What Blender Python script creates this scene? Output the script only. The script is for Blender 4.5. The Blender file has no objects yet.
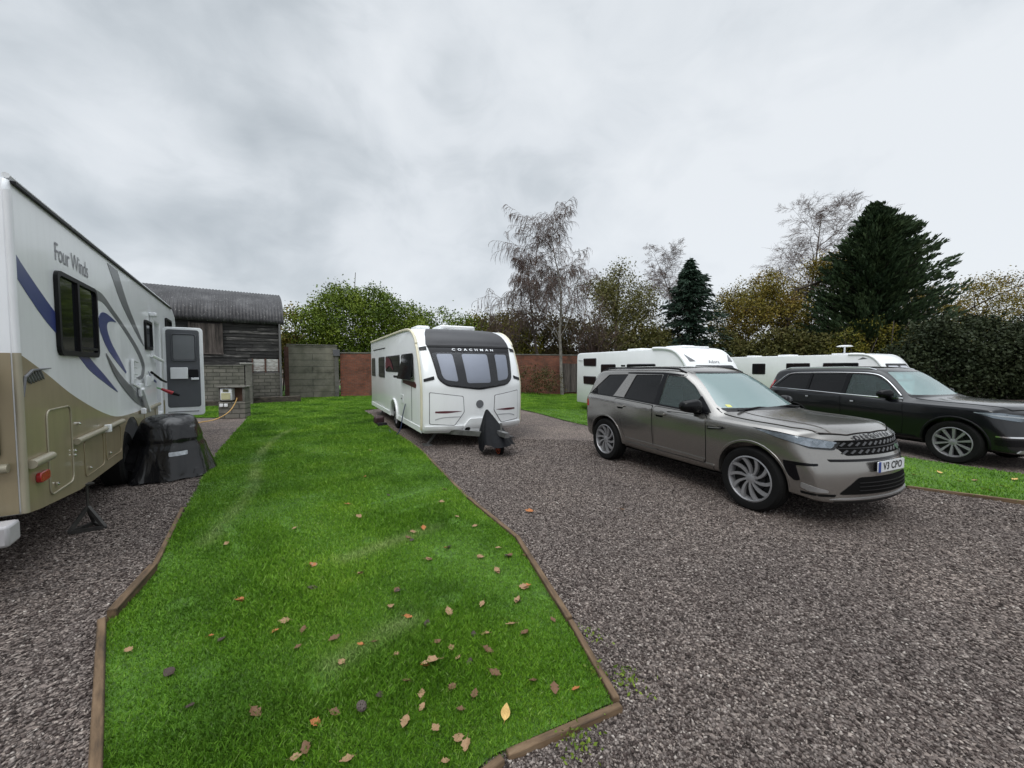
import bpy, bmesh, math, random
import numpy as np
from mathutils import Vector, Matrix
from mathutils.bvhtree import BVHTree

SC = bpy.context.scene
COL = SC.collection
PI = math.pi
V3 = Vector
rnd = random.Random(7)

# ------------------------------------------------------------------ materials
def nn(nt, typ, **kw):
    n = nt.nodes.new(typ)
    for k, v in kw.items():
        setattr(n, k, v)
    return n

def ramp(nt, stops, interp='LINEAR'):
    r = nn(nt, 'ShaderNodeValToRGB')
    r.color_ramp.interpolation = interp
    e = r.color_ramp.elements
    while len(e) > 1:
        e.remove(e[-1])
    e[0].position = stops[0][0]; e[0].color = (*stops[0][1], 1)
    for p, c in stops[1:]:
        x = e.new(p); x.color = (*c, 1)
    return r

def base(name):
    m = bpy.data.materials.new(name); m.use_nodes = True
    nt = m.node_tree
    b = nt.nodes['Principled BSDF']
    return m, nt, b

def pbr(name, col, rough=.5, metal=0., coat=0., var=.12, vscale=3., bump=0., bscale=60., spec=.5, dirt=0., dirtcol=(.12, .11, .08)):
    """plain material with a little noise in colour, roughness and relief"""
    m, nt, b = base(name)
    tc = nn(nt, 'ShaderNodeTexCoord')
    no = nn(nt, 'ShaderNodeTexNoise'); no.inputs['Scale'].default_value = vscale; no.inputs['Detail'].default_value = 6
    nt.links.new(tc.outputs['Object'], no.inputs['Vector'])
    lo = tuple(c * (1 - var) for c in col); hi = tuple(min(1, c * (1 + var)) for c in col)
    r = ramp(nt, [(.3, lo), (.7, hi)])
    nt.links.new(no.outputs['Fac'], r.inputs['Fac'])
    out = r.outputs['Color']
    if dirt > 0:
        n2 = nn(nt, 'ShaderNodeTexNoise'); n2.inputs['Scale'].default_value = 2.2; n2.inputs['Detail'].default_value = 10; n2.inputs['Roughness'].default_value = .7
        mp = nn(nt, 'ShaderNodeMapping'); mp.inputs['Scale'].default_value = (3.5, 3.5, .5)
        nt.links.new(tc.outputs['Object'], mp.inputs['Vector']); nt.links.new(mp.outputs['Vector'], n2.inputs['Vector'])
        r2 = ramp(nt, [(.45, (0, 0, 0)), (.8, (dirt, dirt, dirt))])
        nt.links.new(n2.outputs['Fac'], r2.inputs['Fac'])
        mx = nn(nt, 'ShaderNodeMixRGB'); mx.inputs['Color2'].default_value = (*dirtcol, 1)
        nt.links.new(r2.outputs['Color'], mx.inputs['Fac']); nt.links.new(out, mx.inputs['Color1'])
        out = mx.outputs['Color']
    nt.links.new(out, b.inputs['Base Color'])
    b.inputs['Roughness'].default_value = rough
    b.inputs['Metallic'].default_value = metal
    b.inputs['Coat Weight'].default_value = coat
    b.inputs['Coat Roughness'].default_value = .06
    b.inputs['Specular IOR Level'].default_value = spec
    if bump > 0:
        n3 = nn(nt, 'ShaderNodeTexNoise'); n3.inputs['Scale'].default_value = bscale; n3.inputs['Detail'].default_value = 4
        nt.links.new(tc.outputs['Object'], n3.inputs['Vector'])
        bp = nn(nt, 'ShaderNodeBump'); bp.inputs['Strength'].default_value = bump; bp.inputs['Distance'].default_value = .01
        nt.links.new(n3.outputs['Fac'], bp.inputs['Height']); nt.links.new(bp.outputs['Normal'], b.inputs['Normal'])
    return m

def glass_mat(name, tint, through, film=.0, ior=1.6):
    """tinted pane: see-through by `through`, fresnel mirror on top, and a faint film of dew"""
    m, nt, b = base(name)
    nt.nodes.remove(b)
    o = nt.nodes['Material Output']
    tr = nn(nt, 'ShaderNodeBsdfTransparent'); tr.inputs['Color'].default_value = tuple(c * through for c in tint) + (1,)
    di = nn(nt, 'ShaderNodeBsdfDiffuse'); di.inputs['Color'].default_value = (tint[0] * .8, tint[1] * .8, tint[2] * .8, 1)
    m1 = nn(nt, 'ShaderNodeMixShader'); m1.inputs[0].default_value = film
    nt.links.new(tr.outputs[0], m1.inputs[1]); nt.links.new(di.outputs[0], m1.inputs[2])
    gl = nn(nt, 'ShaderNodeBsdfGlossy'); gl.inputs['Roughness'].default_value = .03
    fr = nn(nt, 'ShaderNodeFresnel'); fr.inputs['IOR'].default_value = ior
    m2 = nn(nt, 'ShaderNodeMixShader')
    nt.links.new(fr.outputs[0], m2.inputs[0]); nt.links.new(m1.outputs[0], m2.inputs[1]); nt.links.new(gl.outputs[0], m2.inputs[2])
    nt.links.new(m2.outputs[0], o.inputs['Surface'])
    return m

# ------------------------------------------------------------------ mesh builder
class MB:
    def __init__(s):
        s.v = []; s.f = []
    def add(s, vs, fs):
        o = len(s.v); s.v += [tuple(v) for v in vs]; s.f += [tuple(i + o for i in f) for f in fs]; return s
    def box(s, c, d, R=None):
        hx, hy, hz = d[0] / 2, d[1] / 2, d[2] / 2
        vs = [V3((x, y, z)) for x in (-hx, hx) for y in (-hy, hy) for z in (-hz, hz)]
        if R is not None: vs = [R @ v for v in vs]
        vs = [v + V3(c) for v in vs]
        return s.add(vs, [(0, 1, 3, 2), (4, 6, 7, 5), (0, 4, 5, 1), (2, 3, 7, 6), (0, 2, 6, 4), (1, 5, 7, 3)])
    def beam(s, a, b, w, h, up=V3((0, 0, 1))):
        a = V3(a); b = V3(b); d = (b - a); L = d.length; d.normalize()
        y = up.cross(d)
        if y.length < 1e-4: y = V3((0, 1, 0)).cross(d)
        y.normalize(); z = d.cross(y)
        R = Matrix((d, y, z)).transposed()
        return s.box((a + b) / 2, (L, w, h), R)
    def tube(s, pts, r, n=8, cap=True):
        pts = [V3(p) for p in pts]; N = len(pts)
        rr = r if isinstance(r, (list, tuple)) else [r] * N
        ref = None; vs = []
        for i, p in enumerate(pts):
            t = (pts[min(i + 1, N - 1)] - pts[max(i - 1, 0)])
            if t.length < 1e-9: t = V3((0, 0, 1))
            t.normalize()
            if ref is None:
                ref = V3((0, 0, 1)) if abs(t.z) < .9 else V3((1, 0, 0))
            u = (ref - t * ref.dot(t))
            if u.length < 1e-5: u = t.orthogonal()
            u.normalize(); ref = u; w = t.cross(u)
            for k in range(n):
                a = 2 * PI * k / n
                vs.append(p + (u * math.cos(a) + w * math.sin(a)) * rr[i])
        fs = []
        for i in range(N - 1):
            for k in range(n):
                k2 = (k + 1) % n
                fs.append((i * n + k, i * n + k2, (i + 1) * n + k2, (i + 1) * n + k))
        if cap:
            fs.append(tuple(range(n))[::-1]); fs.append(tuple((N - 1) * n + k for k in range(n)))
        return s.add(vs, fs)
    def lathe(s, prof, origin, axis, n=32, closed=False):
        ax = V3(axis).normalized(); u = ax.orthogonal().normalized(); w = ax.cross(u); o = V3(origin)
        vs = []
        for r, h in prof:
            for k in range(n):
                a = 2 * PI * k / n
                vs.append(o + ax * h + (u * math.cos(a) + w * math.sin(a)) * r)
        fs = []
        M = len(prof)
        for i in range(M - 1 + (1 if closed else 0)):
            j = (i + 1) % M
            for k in range(n):
                k2 = (k + 1) % n
                fs.append((i * n + k, i * n + k2, j * n + k2, j * n + k))
        return s.add(vs, fs)
    def prism(s, poly, to3, d):
        """poly of 2-D points, to3(p) -> 3-D, extruded by vector d"""
        n = len(poly); d = V3(d)
        a = [V3(to3(p)) for p in poly]; b = [p + d for p in a]
        return s.add(a + b, [tuple(range(n))[::-1], tuple(range(n, 2 * n))] + [(i, (i + 1) % n, (i + 1) % n + n, i + n) for i in range(n)])
    def mesh(s, name):
        me = bpy.data.meshes.new(name); me.from_pydata(s.v, [], s.f)
        bm = bmesh.new(); bm.from_mesh(me); bmesh.ops.recalc_face_normals(bm, faces=bm.faces); bm.to_mesh(me); bm.free()
        return me
    def build(s, name, m, parent=None, ang=40, bevel=0., smooth=True, loc=None):
        return link(name, s.mesh(name), m, parent, ang, bevel, smooth, loc)

def link(name, me, m, parent=None, ang=40, bevel=0., smooth=True, loc=None):
    o = bpy.data.objects.new(name, me); COL.objects.link(o)
    if m is not None and len(me.materials) == 0:
        me.materials.append(m)
    if smooth and len(me.polygons):
        me.polygons.foreach_set('use_smooth', [True] * len(me.polygons))
        me.set_sharp_from_angle(angle=math.radians(ang))
    if bevel > 0:
        b = o.modifiers.new('bevel', 'BEVEL'); b.width = bevel; b.segments = 2; b.limit_method = 'ANGLE'; b.angle_limit = math.radians(35)
    if parent is not None: o.parent = parent
    if loc is not None: o.location = loc
    return o

def fastmesh(name, verts, quads, m, parent=None, smooth=False, k=4):
    verts = np.asarray(verts, dtype=np.float32).reshape(-1, 3); quads = np.asarray(quads, dtype=np.int32).reshape(-1, k)
    me = bpy.data.meshes.new(name)
    me.vertices.add(len(verts)); me.vertices.foreach_set('co', verts.ravel())
    nq = len(quads)
    me.loops.add(nq * k); me.loops.foreach_set('vertex_index', quads.ravel())
    me.polygons.add(nq); me.polygons.foreach_set('loop_start', np.arange(nq, dtype=np.int32) * k)
    me.polygons.foreach_set('loop_total', np.full(nq, k, dtype=np.int32))
    me.update(calc_edges=True); me.validate()
    o = bpy.data.objects.new(name, me); COL.objects.link(o); me.materials.append(m)
    if smooth: me.polygons.foreach_set('use_smooth', [True] * nq)
    if parent is not None: o.parent = parent
    return o

def tag(o, label=None, cat=None, group=None, kind=None):
    if label: o['label'] = label
    if cat: o['category'] = cat
    if group: o['group'] = group
    if kind: o['kind'] = kind
    return o

def empty(name, loc=(0, 0, 0), rz=0., parent=None):
    o = bpy.data.objects.new(name, None); COL.objects.link(o)
    o.location = loc; o.rotation_euler = (0, 0, rz); o.empty_display_size = .2
    if parent is not None: o.parent = parent
    return o

def copy_tree(o, parent=None):
    c = o.copy(); COL.objects.link(c); c.parent = parent
    for ch in list(o.children): copy_tree(ch, c)
    return c

def spline(pts, n=6, closed=False):
    P = [np.array(p, float) for p in pts]; N = len(P); out = []
    rng = range(N) if closed else range(N - 1)
    for i in rng:
        if closed: p0, p1, p2, p3 = P[i - 1], P[i], P[(i + 1) % N], P[(i + 2) % N]
        else: p0, p1, p2, p3 = P[max(i - 1, 0)], P[i], P[i + 1], P[min(i + 2, N - 1)]
        for k in range(n):
            t = k / n
            out.append(tuple(.5 * ((2 * p1) + (-p0 + p2) * t + (2 * p0 - 5 * p1 + 4 * p2 - p3) * t * t + (-p0 + 3 * p1 - 3 * p2 + p3) * t ** 3)))
    if not closed: out.append(tuple(P[-1]))
    return out

def rrect(x0, z0, x1, z1, r, n=4):
    out = []
    for cx, cz, a0 in ((x1 - r, z0 + r, -90), (x1 - r, z1 - r, 0), (x0 + r, z1 - r, 90), (x0 + r, z0 + r, 180)):
        for k in range(n + 1):
            a = math.radians(a0 + 90 * k / n); out.append((cx + r * math.cos(a), cz + r * math.sin(a)))
    return out

def rpoly(poly, r, n=4):
    """round the corners of a polygon"""
    out = []; N = len(poly)
    for i in range(N):
        p = np.array(poly[i], float); a = np.array(poly[i - 1], float); b = np.array(poly[(i + 1) % N], float)
        da = a - p; db = b - p; la = np.linalg.norm(da); lb = np.linalg.norm(db)
        rr = min(r, la * .45, lb * .45)
        s = p + da / la * rr; e = p + db / lb * rr
        for k in range(n + 1):
            t = k / n; out.append(tuple((1 - t) ** 2 * s + 2 * t * (1 - t) * p + t * t * e))
    return out

# ------------------------------------------------------------------ draping sheets onto a body
def grid_poly(poly, step):
    bm = bmesh.new()
    vs = [bm.verts.new((p[0], p[1], 0)) for p in poly]
    bm.faces.new(vs)
    bmesh.ops.triangulate(bm, faces=bm.faces[:])
    xs = [p[0] for p in poly]; ys = [p[1] for p in poly]
    for ax, lo, hi in ((0, min(xs), max(xs)), (1, min(ys), max(ys))):
        c = math.floor(lo / step) * step + step
        while c < hi:
            pl = (c, 0, 0) if ax == 0 else (0, c, 0); no = (1, 0, 0) if ax == 0 else (0, 1, 0)
            bmesh.ops.bisect_plane(bm, geom=bm.verts[:] + bm.edges[:] + bm.faces[:], plane_co=pl, plane_no=no, dist=1e-5)
            c += step
    bmesh.ops.dissolve_degenerate(bm, dist=1e-5, edges=bm.edges[:])
    bm.verts.index_update()
    V = [(v.co.x, v.co.y) for v in bm.verts]; F = [tuple(v.index for v in f.verts) for f in bm.faces]
    bm.free(); return V, F

def drape(name, poly, bvh, dirv, mat, parent, off=.004, thick=.012, step=.06, up=V3((0, 0, 1)), mesh2d=None, loose=False):
    dirv = V3(dirv).normalized(); up = V3(up); right = up.cross(dirv).normalized(); up = dirv.cross(right).normalized()
    V, F = mesh2d if mesh2d else grid_poly(poly, step)
    P = []
    for s, u in V:
        o = right * s + up * u + dirv * 12
        h = bvh.ray_cast(o, -dirv)
        if h[0] is None:
            drape.miss = getattr(drape, 'miss', 0) + 1
            q = bvh.find_nearest(right * s + up * u + dirv * 1.0)[0]
            base_p = right * s + up * u + dirv * q.dot(dirv)
        else: base_p = h[0]
        P.append(base_p + dirv * off)
    # orient, then skirt
    from collections import Counter
    ec = Counter(); F2 = []
    for f in F:
        a, b, c = P[f[0]], P[f[1]], P[f[2]]
        if (b - a).cross(c - a).dot(dirv) < 0: f = f[::-1]
        F2.append(f)
        for i in range(len(f)): ec[(f[i], f[(i + 1) % len(f)])] += 1
    vs = [tuple(p) for p in P]; fs = list(F2)
    if thick > 0:
        for (a, b) in list(ec):
            if (b, a) not in ec:
                o = len(vs); pa, pb = P[a], P[b]
                vs += [tuple(pa), tuple(pb), tuple(pb - dirv * thick), tuple(pa - dirv * thick)]
                fs.append((o, o + 3, o + 2, o + 1))
    me = bpy.data.meshes.new(name); me.from_pydata(vs, [], fs)
    return link(name, me, mat, parent, 50)

def text2d(s, size, spacing=1.0, shear=0, bold=0):
    cu = bpy.data.curves.new('t', 'FONT'); cu.body = s; cu.size = size; cu.space_character = spacing; cu.align_x = 'CENTER'; cu.align_y = 'CENTER'; cu.shear = shear
    cu.offset = bold; cu.resolution_u = 4
    o = bpy.data.objects.new('t', cu); COL.objects.link(o)
    dg = bpy.context.evaluated_depsgraph_get()
    me = bpy.data.meshes.new_from_object(o.evaluated_get(dg))
    V = [(v.co.x, v.co.y) for v in me.vertices]; F = [tuple(p.vertices) for p in me.polygons]
    COL.objects.unlink(o); bpy.data.objects.remove(o); bpy.data.curves.remove(cu); bpy.data.meshes.remove(me)
    return V, F

def moved(m2, dx, dy, sx=1., sy=1., rot=0.):
    c, s = math.cos(rot), math.sin(rot)
    return [((x * sx) * c - (y * sy) * s + dx, (x * sx) * s + (y * sy) * c + dy) for x, y in m2[0]], m2[1]

def evaluated_mesh(o):
    dg = bpy.context.evaluated_depsgraph_get(); dg.update()
    return bpy.data.meshes.new_from_object(o.evaluated_get(dg))

def bvh_of(me):
    bm = bmesh.new(); bm.from_mesh(me); t = BVHTree.FromBMesh(bm); bm.free(); return t

def cut(o, cutters):
    """boolean difference; cutters are (MB, material_index)"""
    for mb, mi in cutters:
        me = mb.mesh('cutter'); c = bpy.data.objects.new('cutter', me); COL.objects.link(c)
        for _ in range(max(mi + 1, 1)): me.materials.append(None)
        me.polygons.foreach_set('material_index', [mi] * len(me.polygons))
        c.parent = o.parent; c.matrix_parent_inverse = Matrix(); c.matrix_basis = o.matrix_basis.copy()
        bo = o.modifiers.new('b', 'BOOLEAN'); bo.object = c; bo.operation = 'DIFFERENCE'; bo.solver = 'EXACT'
        m2 = evaluated_mesh(o)
        if len(m2.vertices) == 0:
            bo.use_self = True; m2 = evaluated_mesh(o)
        if len(m2.vertices) == 0:
            bo.solver = 'FAST'; m2 = evaluated_mesh(o)
        o.modifiers.remove(bo)
        mats = list(o.data.materials); o.data = m2
        m2.materials.clear()
        for x in mats: m2.materials.append(x)
        bpy.data.objects.remove(c)
    return o

def sst(t):
    t = np.clip(t, 0, 1); return t * t * (3 - 2 * t)
def gz(x, y):
    a = sst((np.asarray(y, float) - 8) / 6) * sst((np.asarray(x, float) - .5) / 2.5)
    b = sst((np.asarray(x, float) - 5.5) / 2.)
    return -.16 * a - .06 * b * (1 - a)
def G(x, y): return V3((x, y, float(gz(x, y))))

# ------------------------------------------------------------------ shared materials
M = {}
M['black'] = pbr('black_plastic', (.006, .006, .007), .5, var=.2, spec=.2)
M['rubber'] = pbr('tyre_rubber', (.007, .007, .007), .8, spec=.15, var=.3, bump=.2, bscale=40)
M['darkhole'] = pbr('dark_lining', (.004, .004, .004), .9, spec=.1)
M['alloy'] = pbr('alloy', (.27, .27, .28), .34, metal=.45, var=.05)
M['alloydark'] = pbr('alloy_dark', (.012, .012, .013), .4, spec=.3)
M['chrome'] = pbr('chrome', (.75, .76, .78), .12, metal=1., var=.03)
M['steel'] = pbr('galvanised_steel', (.22, .22, .22), .5, metal=.8, var=.25, vscale=12)
M['white'] = pbr('white_gel_coat', (.80, .82, .83), .28, coat=.3, var=.03, vscale=1.5, dirt=.10, dirtcol=(.45, .46, .42))
M['white2'] = pbr('white_gel_coat_weathered', (.74, .76, .78), .35, coat=.2, var=.05, vscale=2, dirt=.3, dirtcol=(.42, .43, .40))
M['seam'] = pbr('seam_grey', (.10, .10, .11), .6)
M['darkglass'] = pbr('dark_acrylic', (.008, .009, .011), .06, spec=.6, var=.1)
M['red'] = pbr('red_lens', (.35, .015, .02), .2, coat=.5)
M['lens'] = glass_mat('clear_lens', (.9, .93, .95), .9, .02, 1.32)
# ------------------------------------------------------------------ sky
world = bpy.data.worlds.new("World"); SC.world = world; world.use_nodes = True
nt = world.node_tree
bg = nt.nodes['Background']
SUN_EL, SUN_AZ = math.radians(48), math.radians(205)      # azimuth measured clockwise from +Y: behind the camera
sky = nn(nt, 'ShaderNodeTexSky', sky_type='NISHITA'); sky.sun_disc = False
sky.sun_elevation = SUN_EL; sky.sun_rotation = SUN_AZ
tc = nn(nt, 'ShaderNodeTexCoord')
sep = nn(nt, 'ShaderNodeSeparateXYZ'); nt.links.new(tc.outputs['Generated'], sep.inputs[0])
def mth(op, a, b=None, clamp=False):
    n = nn(nt, 'ShaderNodeMath', operation=op); n.use_clamp = clamp
    for i, q in enumerate((a, b)):
        if q is None: continue
        if isinstance(q, (int, float)): n.inputs[i].default_value = q
        else: nt.links.new(q, n.inputs[i])
    return n.outputs[0]
zz = mth('MAXIMUM', sep.outputs['Z'], 0.0)
cx = sep.outputs['X']
cmb = nn(nt, 'ShaderNodeCombineXYZ'); nt.links.new(sep.outputs['X'], cmb.inputs[0]); nt.links.new(sep.outputs['Y'], cmb.inputs[1]); nt.links.new(mth('MULTIPLY', zz, 1.5), cmb.inputs[2])
def cloud(scale, detail, rough, dist, off):
    mp = nn(nt, 'ShaderNodeMapping'); mp.inputs['Location'].default_value = off
    nt.links.new(cmb.outputs[0], mp.inputs['Vector'])
    n = nn(nt, 'ShaderNodeTexNoise'); n.inputs['Scale'].default_value = scale; n.inputs['Detail'].default_value = detail
    n.inputs['Roughness'].default_value = rough; n.inputs['Distortion'].default_value = dist
    nt.links.new(mp.outputs[0], n.inputs['Vector']); return n.outputs['Fac']
c1 = cloud(1.7, 4, .5, .35, (3.4, 1.3, .7))
c2 = cloud(6.0, 7, .55, .5, (1.0, 5.2, 2))
mixc = mth('ADD', mth('MULTIPLY', c1, .72), mth('MULTIPLY', c2, .28))
# the left-hand side of the sky carries the darker cloud bank
left = mth('MULTIPLY', mth('MULTIPLY', cx, -1.0), .17)
mixc = mth('SUBTRACT', mixc, mth('MINIMUM', mth('MAXIMUM', left, -.04), .10))
cr = ramp(nt, [(.26, (.42, .465, .505)), (.37, (.57, .615, .655)), (.46, (.71, .75, .79)), (.56, (.79, .825, .86))])
nt.links.new(mixc, cr.inputs['Fac'])
# overcast skies are brighter overhead than near the horizon
zr = nn(nt, 'ShaderNodeMapRange'); zr.interpolation_type = 'SMOOTHSTEP'
nt.links.new(sep.outputs['Z'], zr.inputs[0]); zr.inputs[1].default_value = .70; zr.inputs[2].default_value = 1.0; zr.inputs[3].default_value = 1.0; zr.inputs[4].default_value = 4.0
vm = nn(nt, 'ShaderNodeVectorMath', operation='SCALE'); nt.links.new(cr.outputs['Color'], vm.inputs[0]); nt.links.new(zr.outputs[0], vm.inputs['Scale'])
sc10 = nn(nt, 'ShaderNodeVectorMath', operation='SCALE'); nt.links.new(vm.outputs[0], sc10.inputs[0]); sc10.inputs['Scale'].default_value = 10.0
mixw = nn(nt, 'ShaderNodeMixRGB'); mixw.inputs['Fac'].default_value = .93
nt.links.new(sky.outputs[0], mixw.inputs['Color1']); nt.links.new(sc10.outputs[0], mixw.inputs['Color2'])
nt.links.new(mixw.outputs[0], bg.inputs['Color']); bg.inputs['Strength'].default_value = .1

sl = bpy.data.lights.new('sun', 'SUN'); sl.energy = 1.1; sl.angle = math.radians(25); sl.color = (1, .97, .93)
so = bpy.data.objects.new('sun', sl); COL.objects.link(so)
sd = V3((math.sin(SUN_AZ) * math.cos(SUN_EL), math.cos(SUN_AZ) * math.cos(SUN_EL), math.sin(SUN_EL)))
so.rotation_euler = sd.to_track_quat('Z', 'Y').to_euler()

# ------------------------------------------------------------------ ground
def gravel_mat():
    m, nt, b = base('gravel')
    tc = nn(nt, 'ShaderNodeTexCoord')
    vo = nn(nt, 'ShaderNodeTexVoronoi'); vo.inputs['Scale'].default_value = 72; vo.inputs['Randomness'].default_value = 1
    nt.links.new(tc.outputs['Object'], vo.inputs['Vector'])
    r = ramp(nt, [(0, (.024, .020, .018)), (.25, (.066, .055, .051)), (.5, (.120, .101, .093)), (.75, (.182, .154, .141)), (.93, (.25, .216, .195)), (1, (.36, .32, .29))])
    sp = nn(nt, 'ShaderNodeSeparateColor'); nt.links.new(vo.outputs['Color'], sp.inputs[0]); nt.links.new(sp.outputs[0], r.inputs['Fac'])
    n = nn(nt, 'ShaderNodeTexNoise'); n.inputs['Scale'].default_value = .55; n.inputs['Detail'].default_value = 7; n.inputs['Roughness'].default_value = .65
    nt.links.new(tc.outputs['Object'], n.inputs['Vector'])
    rr = ramp(nt, [(.30, (.62, .61, .62)), (.44, (.90, .885, .88)), (.55, (1.06, 1.03, 1.0)), (.72, (1.30, 1.25, 1.2))]); nt.links.new(n.outputs['Fac'], rr.inputs['Fac'])
    mx = nn(nt, 'ShaderNodeMixRGB', blend_type='MULTIPLY'); mx.inputs['Fac'].default_value = 1
    nt.links.new(r.outputs['Color'], mx.inputs['Color1']); nt.links.new(rr.outputs['Color'], mx.inputs['Color2'])
    nt.links.new(mx.outputs['Color'], b.inputs['Base Color'])
    b.inputs['Roughness'].default_value = .9; b.inputs['Specular IOR Level'].default_value = .12
    bp = nn(nt, 'ShaderNodeBump'); bp.inputs['Strength'].default_value = .8; bp.inputs['Distance'].default_value = .009; bp.invert = True
    nt.links.new(vo.outputs['Distance'], bp.inputs['Height']); nt.links.new(bp.outputs['Normal'], b.inputs['Normal'])
    return m
def turf_mat():
    m, nt, b = base('turf')
    tc = nn(nt, 'ShaderNodeTexCoord')
    n = nn(nt, 'ShaderNodeTexNoise'); n.inputs['Scale'].default_value = 28; n.inputs['Detail'].default_value = 8
    nt.links.new(tc.outputs['Object'], n.inputs['Vector'])
    r = ramp(nt, [(.3, (.025, .06, .006)), (.6, (.07, .165, .012)), (.8, (.12, .24, .03))]); nt.links.new(n.outputs['Fac'], r.inputs['Fac'])
    nt.links.new(r.outputs['Color'], b.inputs['Base Color']); b.inputs['Roughness'].default_value = .9
    bp = nn(nt, 'ShaderNodeBump'); bp.inputs['Strength'].default_value = .8; bp.inputs['Distance'].default_value = .02
    nt.links.new(n.outputs['Fac'], bp.inputs['Height']); nt.links.new(bp.outputs['Normal'], b.inputs['Normal'])
    return m
M['gravel'] = gravel_mat(); M['turf'] = turf_mat()
xs = [-500, -250, -120, -70] + list(range(-40, 61)) + [80, 130, 260, 500]
ys = [-400, -200, -80, -30] + list(range(-10, 61)) + [80, 130, 260, 500]
gv = [(x, y, float(gz(x, y))) for y in ys for x in xs]; nx = len(xs)
gf = [(j * nx + i, j * nx + i + 1, (j + 1) * nx + i + 1, (j + 1) * nx + i) for j in range(len(ys) - 1) for i in range(nx - 1)]
tag(MB().add(gv, gf).build('ground', M['gravel']), 'grey gravel pitches and drive', kind='structure')

LEFT_LAWN = [(-1.12, .95), (-1.75, 1.56), (-2.66, 2.46), (-2.81, 2.88), (-3.86, 4.51), (-5.68, 7.35), (-8.45, 12.21), (-8.62, 12.62), (-12.6, 12.75), (-22, 12.9), (-22, 34), (22, 34), (22, 29.), (4.0, 17.2), (.37, 15.1),
             (-1.2, 17.3), (-4.9, 16.2), (-5.75, 14.8), (-4.26, 12.21), (-1.89, 7.8), (-.57, 4.85), (.04, 3.71), (.37, 2.47), (.50, 1.86), (-.08, 1.60), (-.7, 1.05)]
RIGHT_LAWN = [(.37, 15.1), (2.2, 11.56), (5.55, 5.38), (6.40, 4.72), (8.3, 3.4), (10.0, 4.9), (8.26, 6.16), (7.56, 7.35), (5.9, 10.6), (3.9, 14.4), (6.5, 15.6), (11.5, 15.5), (22, 29.), (4.0, 17.2)]
def sheet(name, poly, step, z, mat, label):
    V, F = grid_poly(poly, step)
    o = MB().add([(x, y, float(gz(x, y)) + z) for x, y in V], F).build(name, mat)
    return tag(o, label, kind='structure')
sheet('lawn', LEFT_LAWN, .7, .02, M['turf'], 'mown lawn strip between the gravel pitches')
sheet('lawn', RIGHT_LAWN, .7, .02, M['turf'], 'lawn strip beyond the silver car')

def inside(poly, x, y):
    c = np.zeros(len(x), bool); n = len(poly); j = n - 1
    for i in range(n):
        xi, yi = poly[i]; xj, yj = poly[j]
        cond = ((yi > y) != (yj > y)) & (x < (xj - xi) * (y - yi) / ((yj - yi) + 1e-12) + xi)
        c ^= cond; j = i
    return c
R = np.random.default_rng(11)
def polar_sample(n, r0, r1, a0, a1, power):
    """random ground points, denser near the origin"""
    u = R.random(n); r = (r0 ** power + u * (r1 ** power - r0 ** power)) ** (1 / power)
    a = R.uniform(a0, a1, n)
    return r * np.sin(a), r * np.cos(a), r
# grass blades (one mass)
def grass_mat():
    m, nt, b = base('grass_blades')
    geo = nn(nt, 'ShaderNodeNewGeometry')
    tc = nn(nt, 'ShaderNodeTexCoord')
    n = nn(nt, 'ShaderNodeTexNoise'); n.inputs['Scale'].default_value = 1.1; n.inputs['Detail'].default_value = 6; n.inputs['Roughness'].default_value = .6
    nt.links.new(tc.outputs['Object'], n.inputs['Vector'])
    ad = nn(nt, 'ShaderNodeMath', operation='MULTIPLY_ADD'); nt.links.new(geo.outputs['Random Per Island'], ad.inputs[0]); ad.inputs[1].default_value = .55
    sb = nn(nt, 'ShaderNodeMath', operation='SUBTRACT'); nt.links.new(n.outputs['Fac'], sb.inputs[0]); sb.inputs[1].default_value = .28
    nt.links.new(sb.outputs[0], ad.inputs[2])
    r = ramp(nt, [(0, (.036, .094, .006)), (.3, (.080, .195, .010)), (.6, (.135, .290, .020)), (.85, (.205, .35, .045)), (1, (.36, .40, .14))])
    nt.links.new(ad.outputs[0], r.inputs['Fac']); nt.links.new(r.outputs['Color'], b.inputs['Base Color'])
    # worn, paler wheel tracks and drier patches, stored on the blades themselves
    at = nn(nt, 'ShaderNodeAttribute'); at.attribute_name = 'dry'
    mx = nn(nt, 'ShaderNodeMixRGB'); mx.inputs['Color2'].default_value = (.33, .42, .15, 1)
    nt.links.new(at.outputs['Fac'], mx.inputs['Fac']); nt.links.new(r.outputs['Color'], mx.inputs['Color1'])
    n3 = nn(nt, 'ShaderNodeTexNoise'); n3.inputs['Scale'].default_value = .8; n3.inputs['Detail'].default_value = 8; n3.inputs['Roughness'].default_value = .62
    nt.links.new(tc.outputs['Object'], n3.inputs['Vector'])
    r3 = ramp(nt, [(.34, (.52, .58, .66)), (.47, (.88, .90, .95)), (.56, (1.05, 1.02, 1)), (.70, (1.5, 1.28, 1.3))]); nt.links.new(n3.outputs['Fac'], r3.inputs['Fac'])
    mm = nn(nt, 'ShaderNodeMixRGB', blend_type='MULTIPLY'); mm.inputs['Fac'].default_value = 1
    nt.links.new(mx.outputs['Color'], mm.inputs['Color1']); nt.links.new(r3.outputs['Color'], mm.inputs['Color2']); nt.links.new(mm.outputs['Color'], b.inputs['Base Color'])
    b.inputs['Roughness'].default_value = .55; b.inputs['Specular IOR Level'].default_value = .22
    return m
M['grass'] = grass_mat()
TRACKS = [[(-5.9, 10.4), (-5.5, 8.9), (-4.6, 6.9), (-3.6, 5.3), (-3.1, 4.1), (-2.9, 3.6)], [(-1.45, 3.3), (-1.2, 3.55), (-.95, 3.8), (-.8, 3.95)], [(-1.0, 2.1), (-.85, 2.3), (-.7, 2.45)]]
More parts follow.
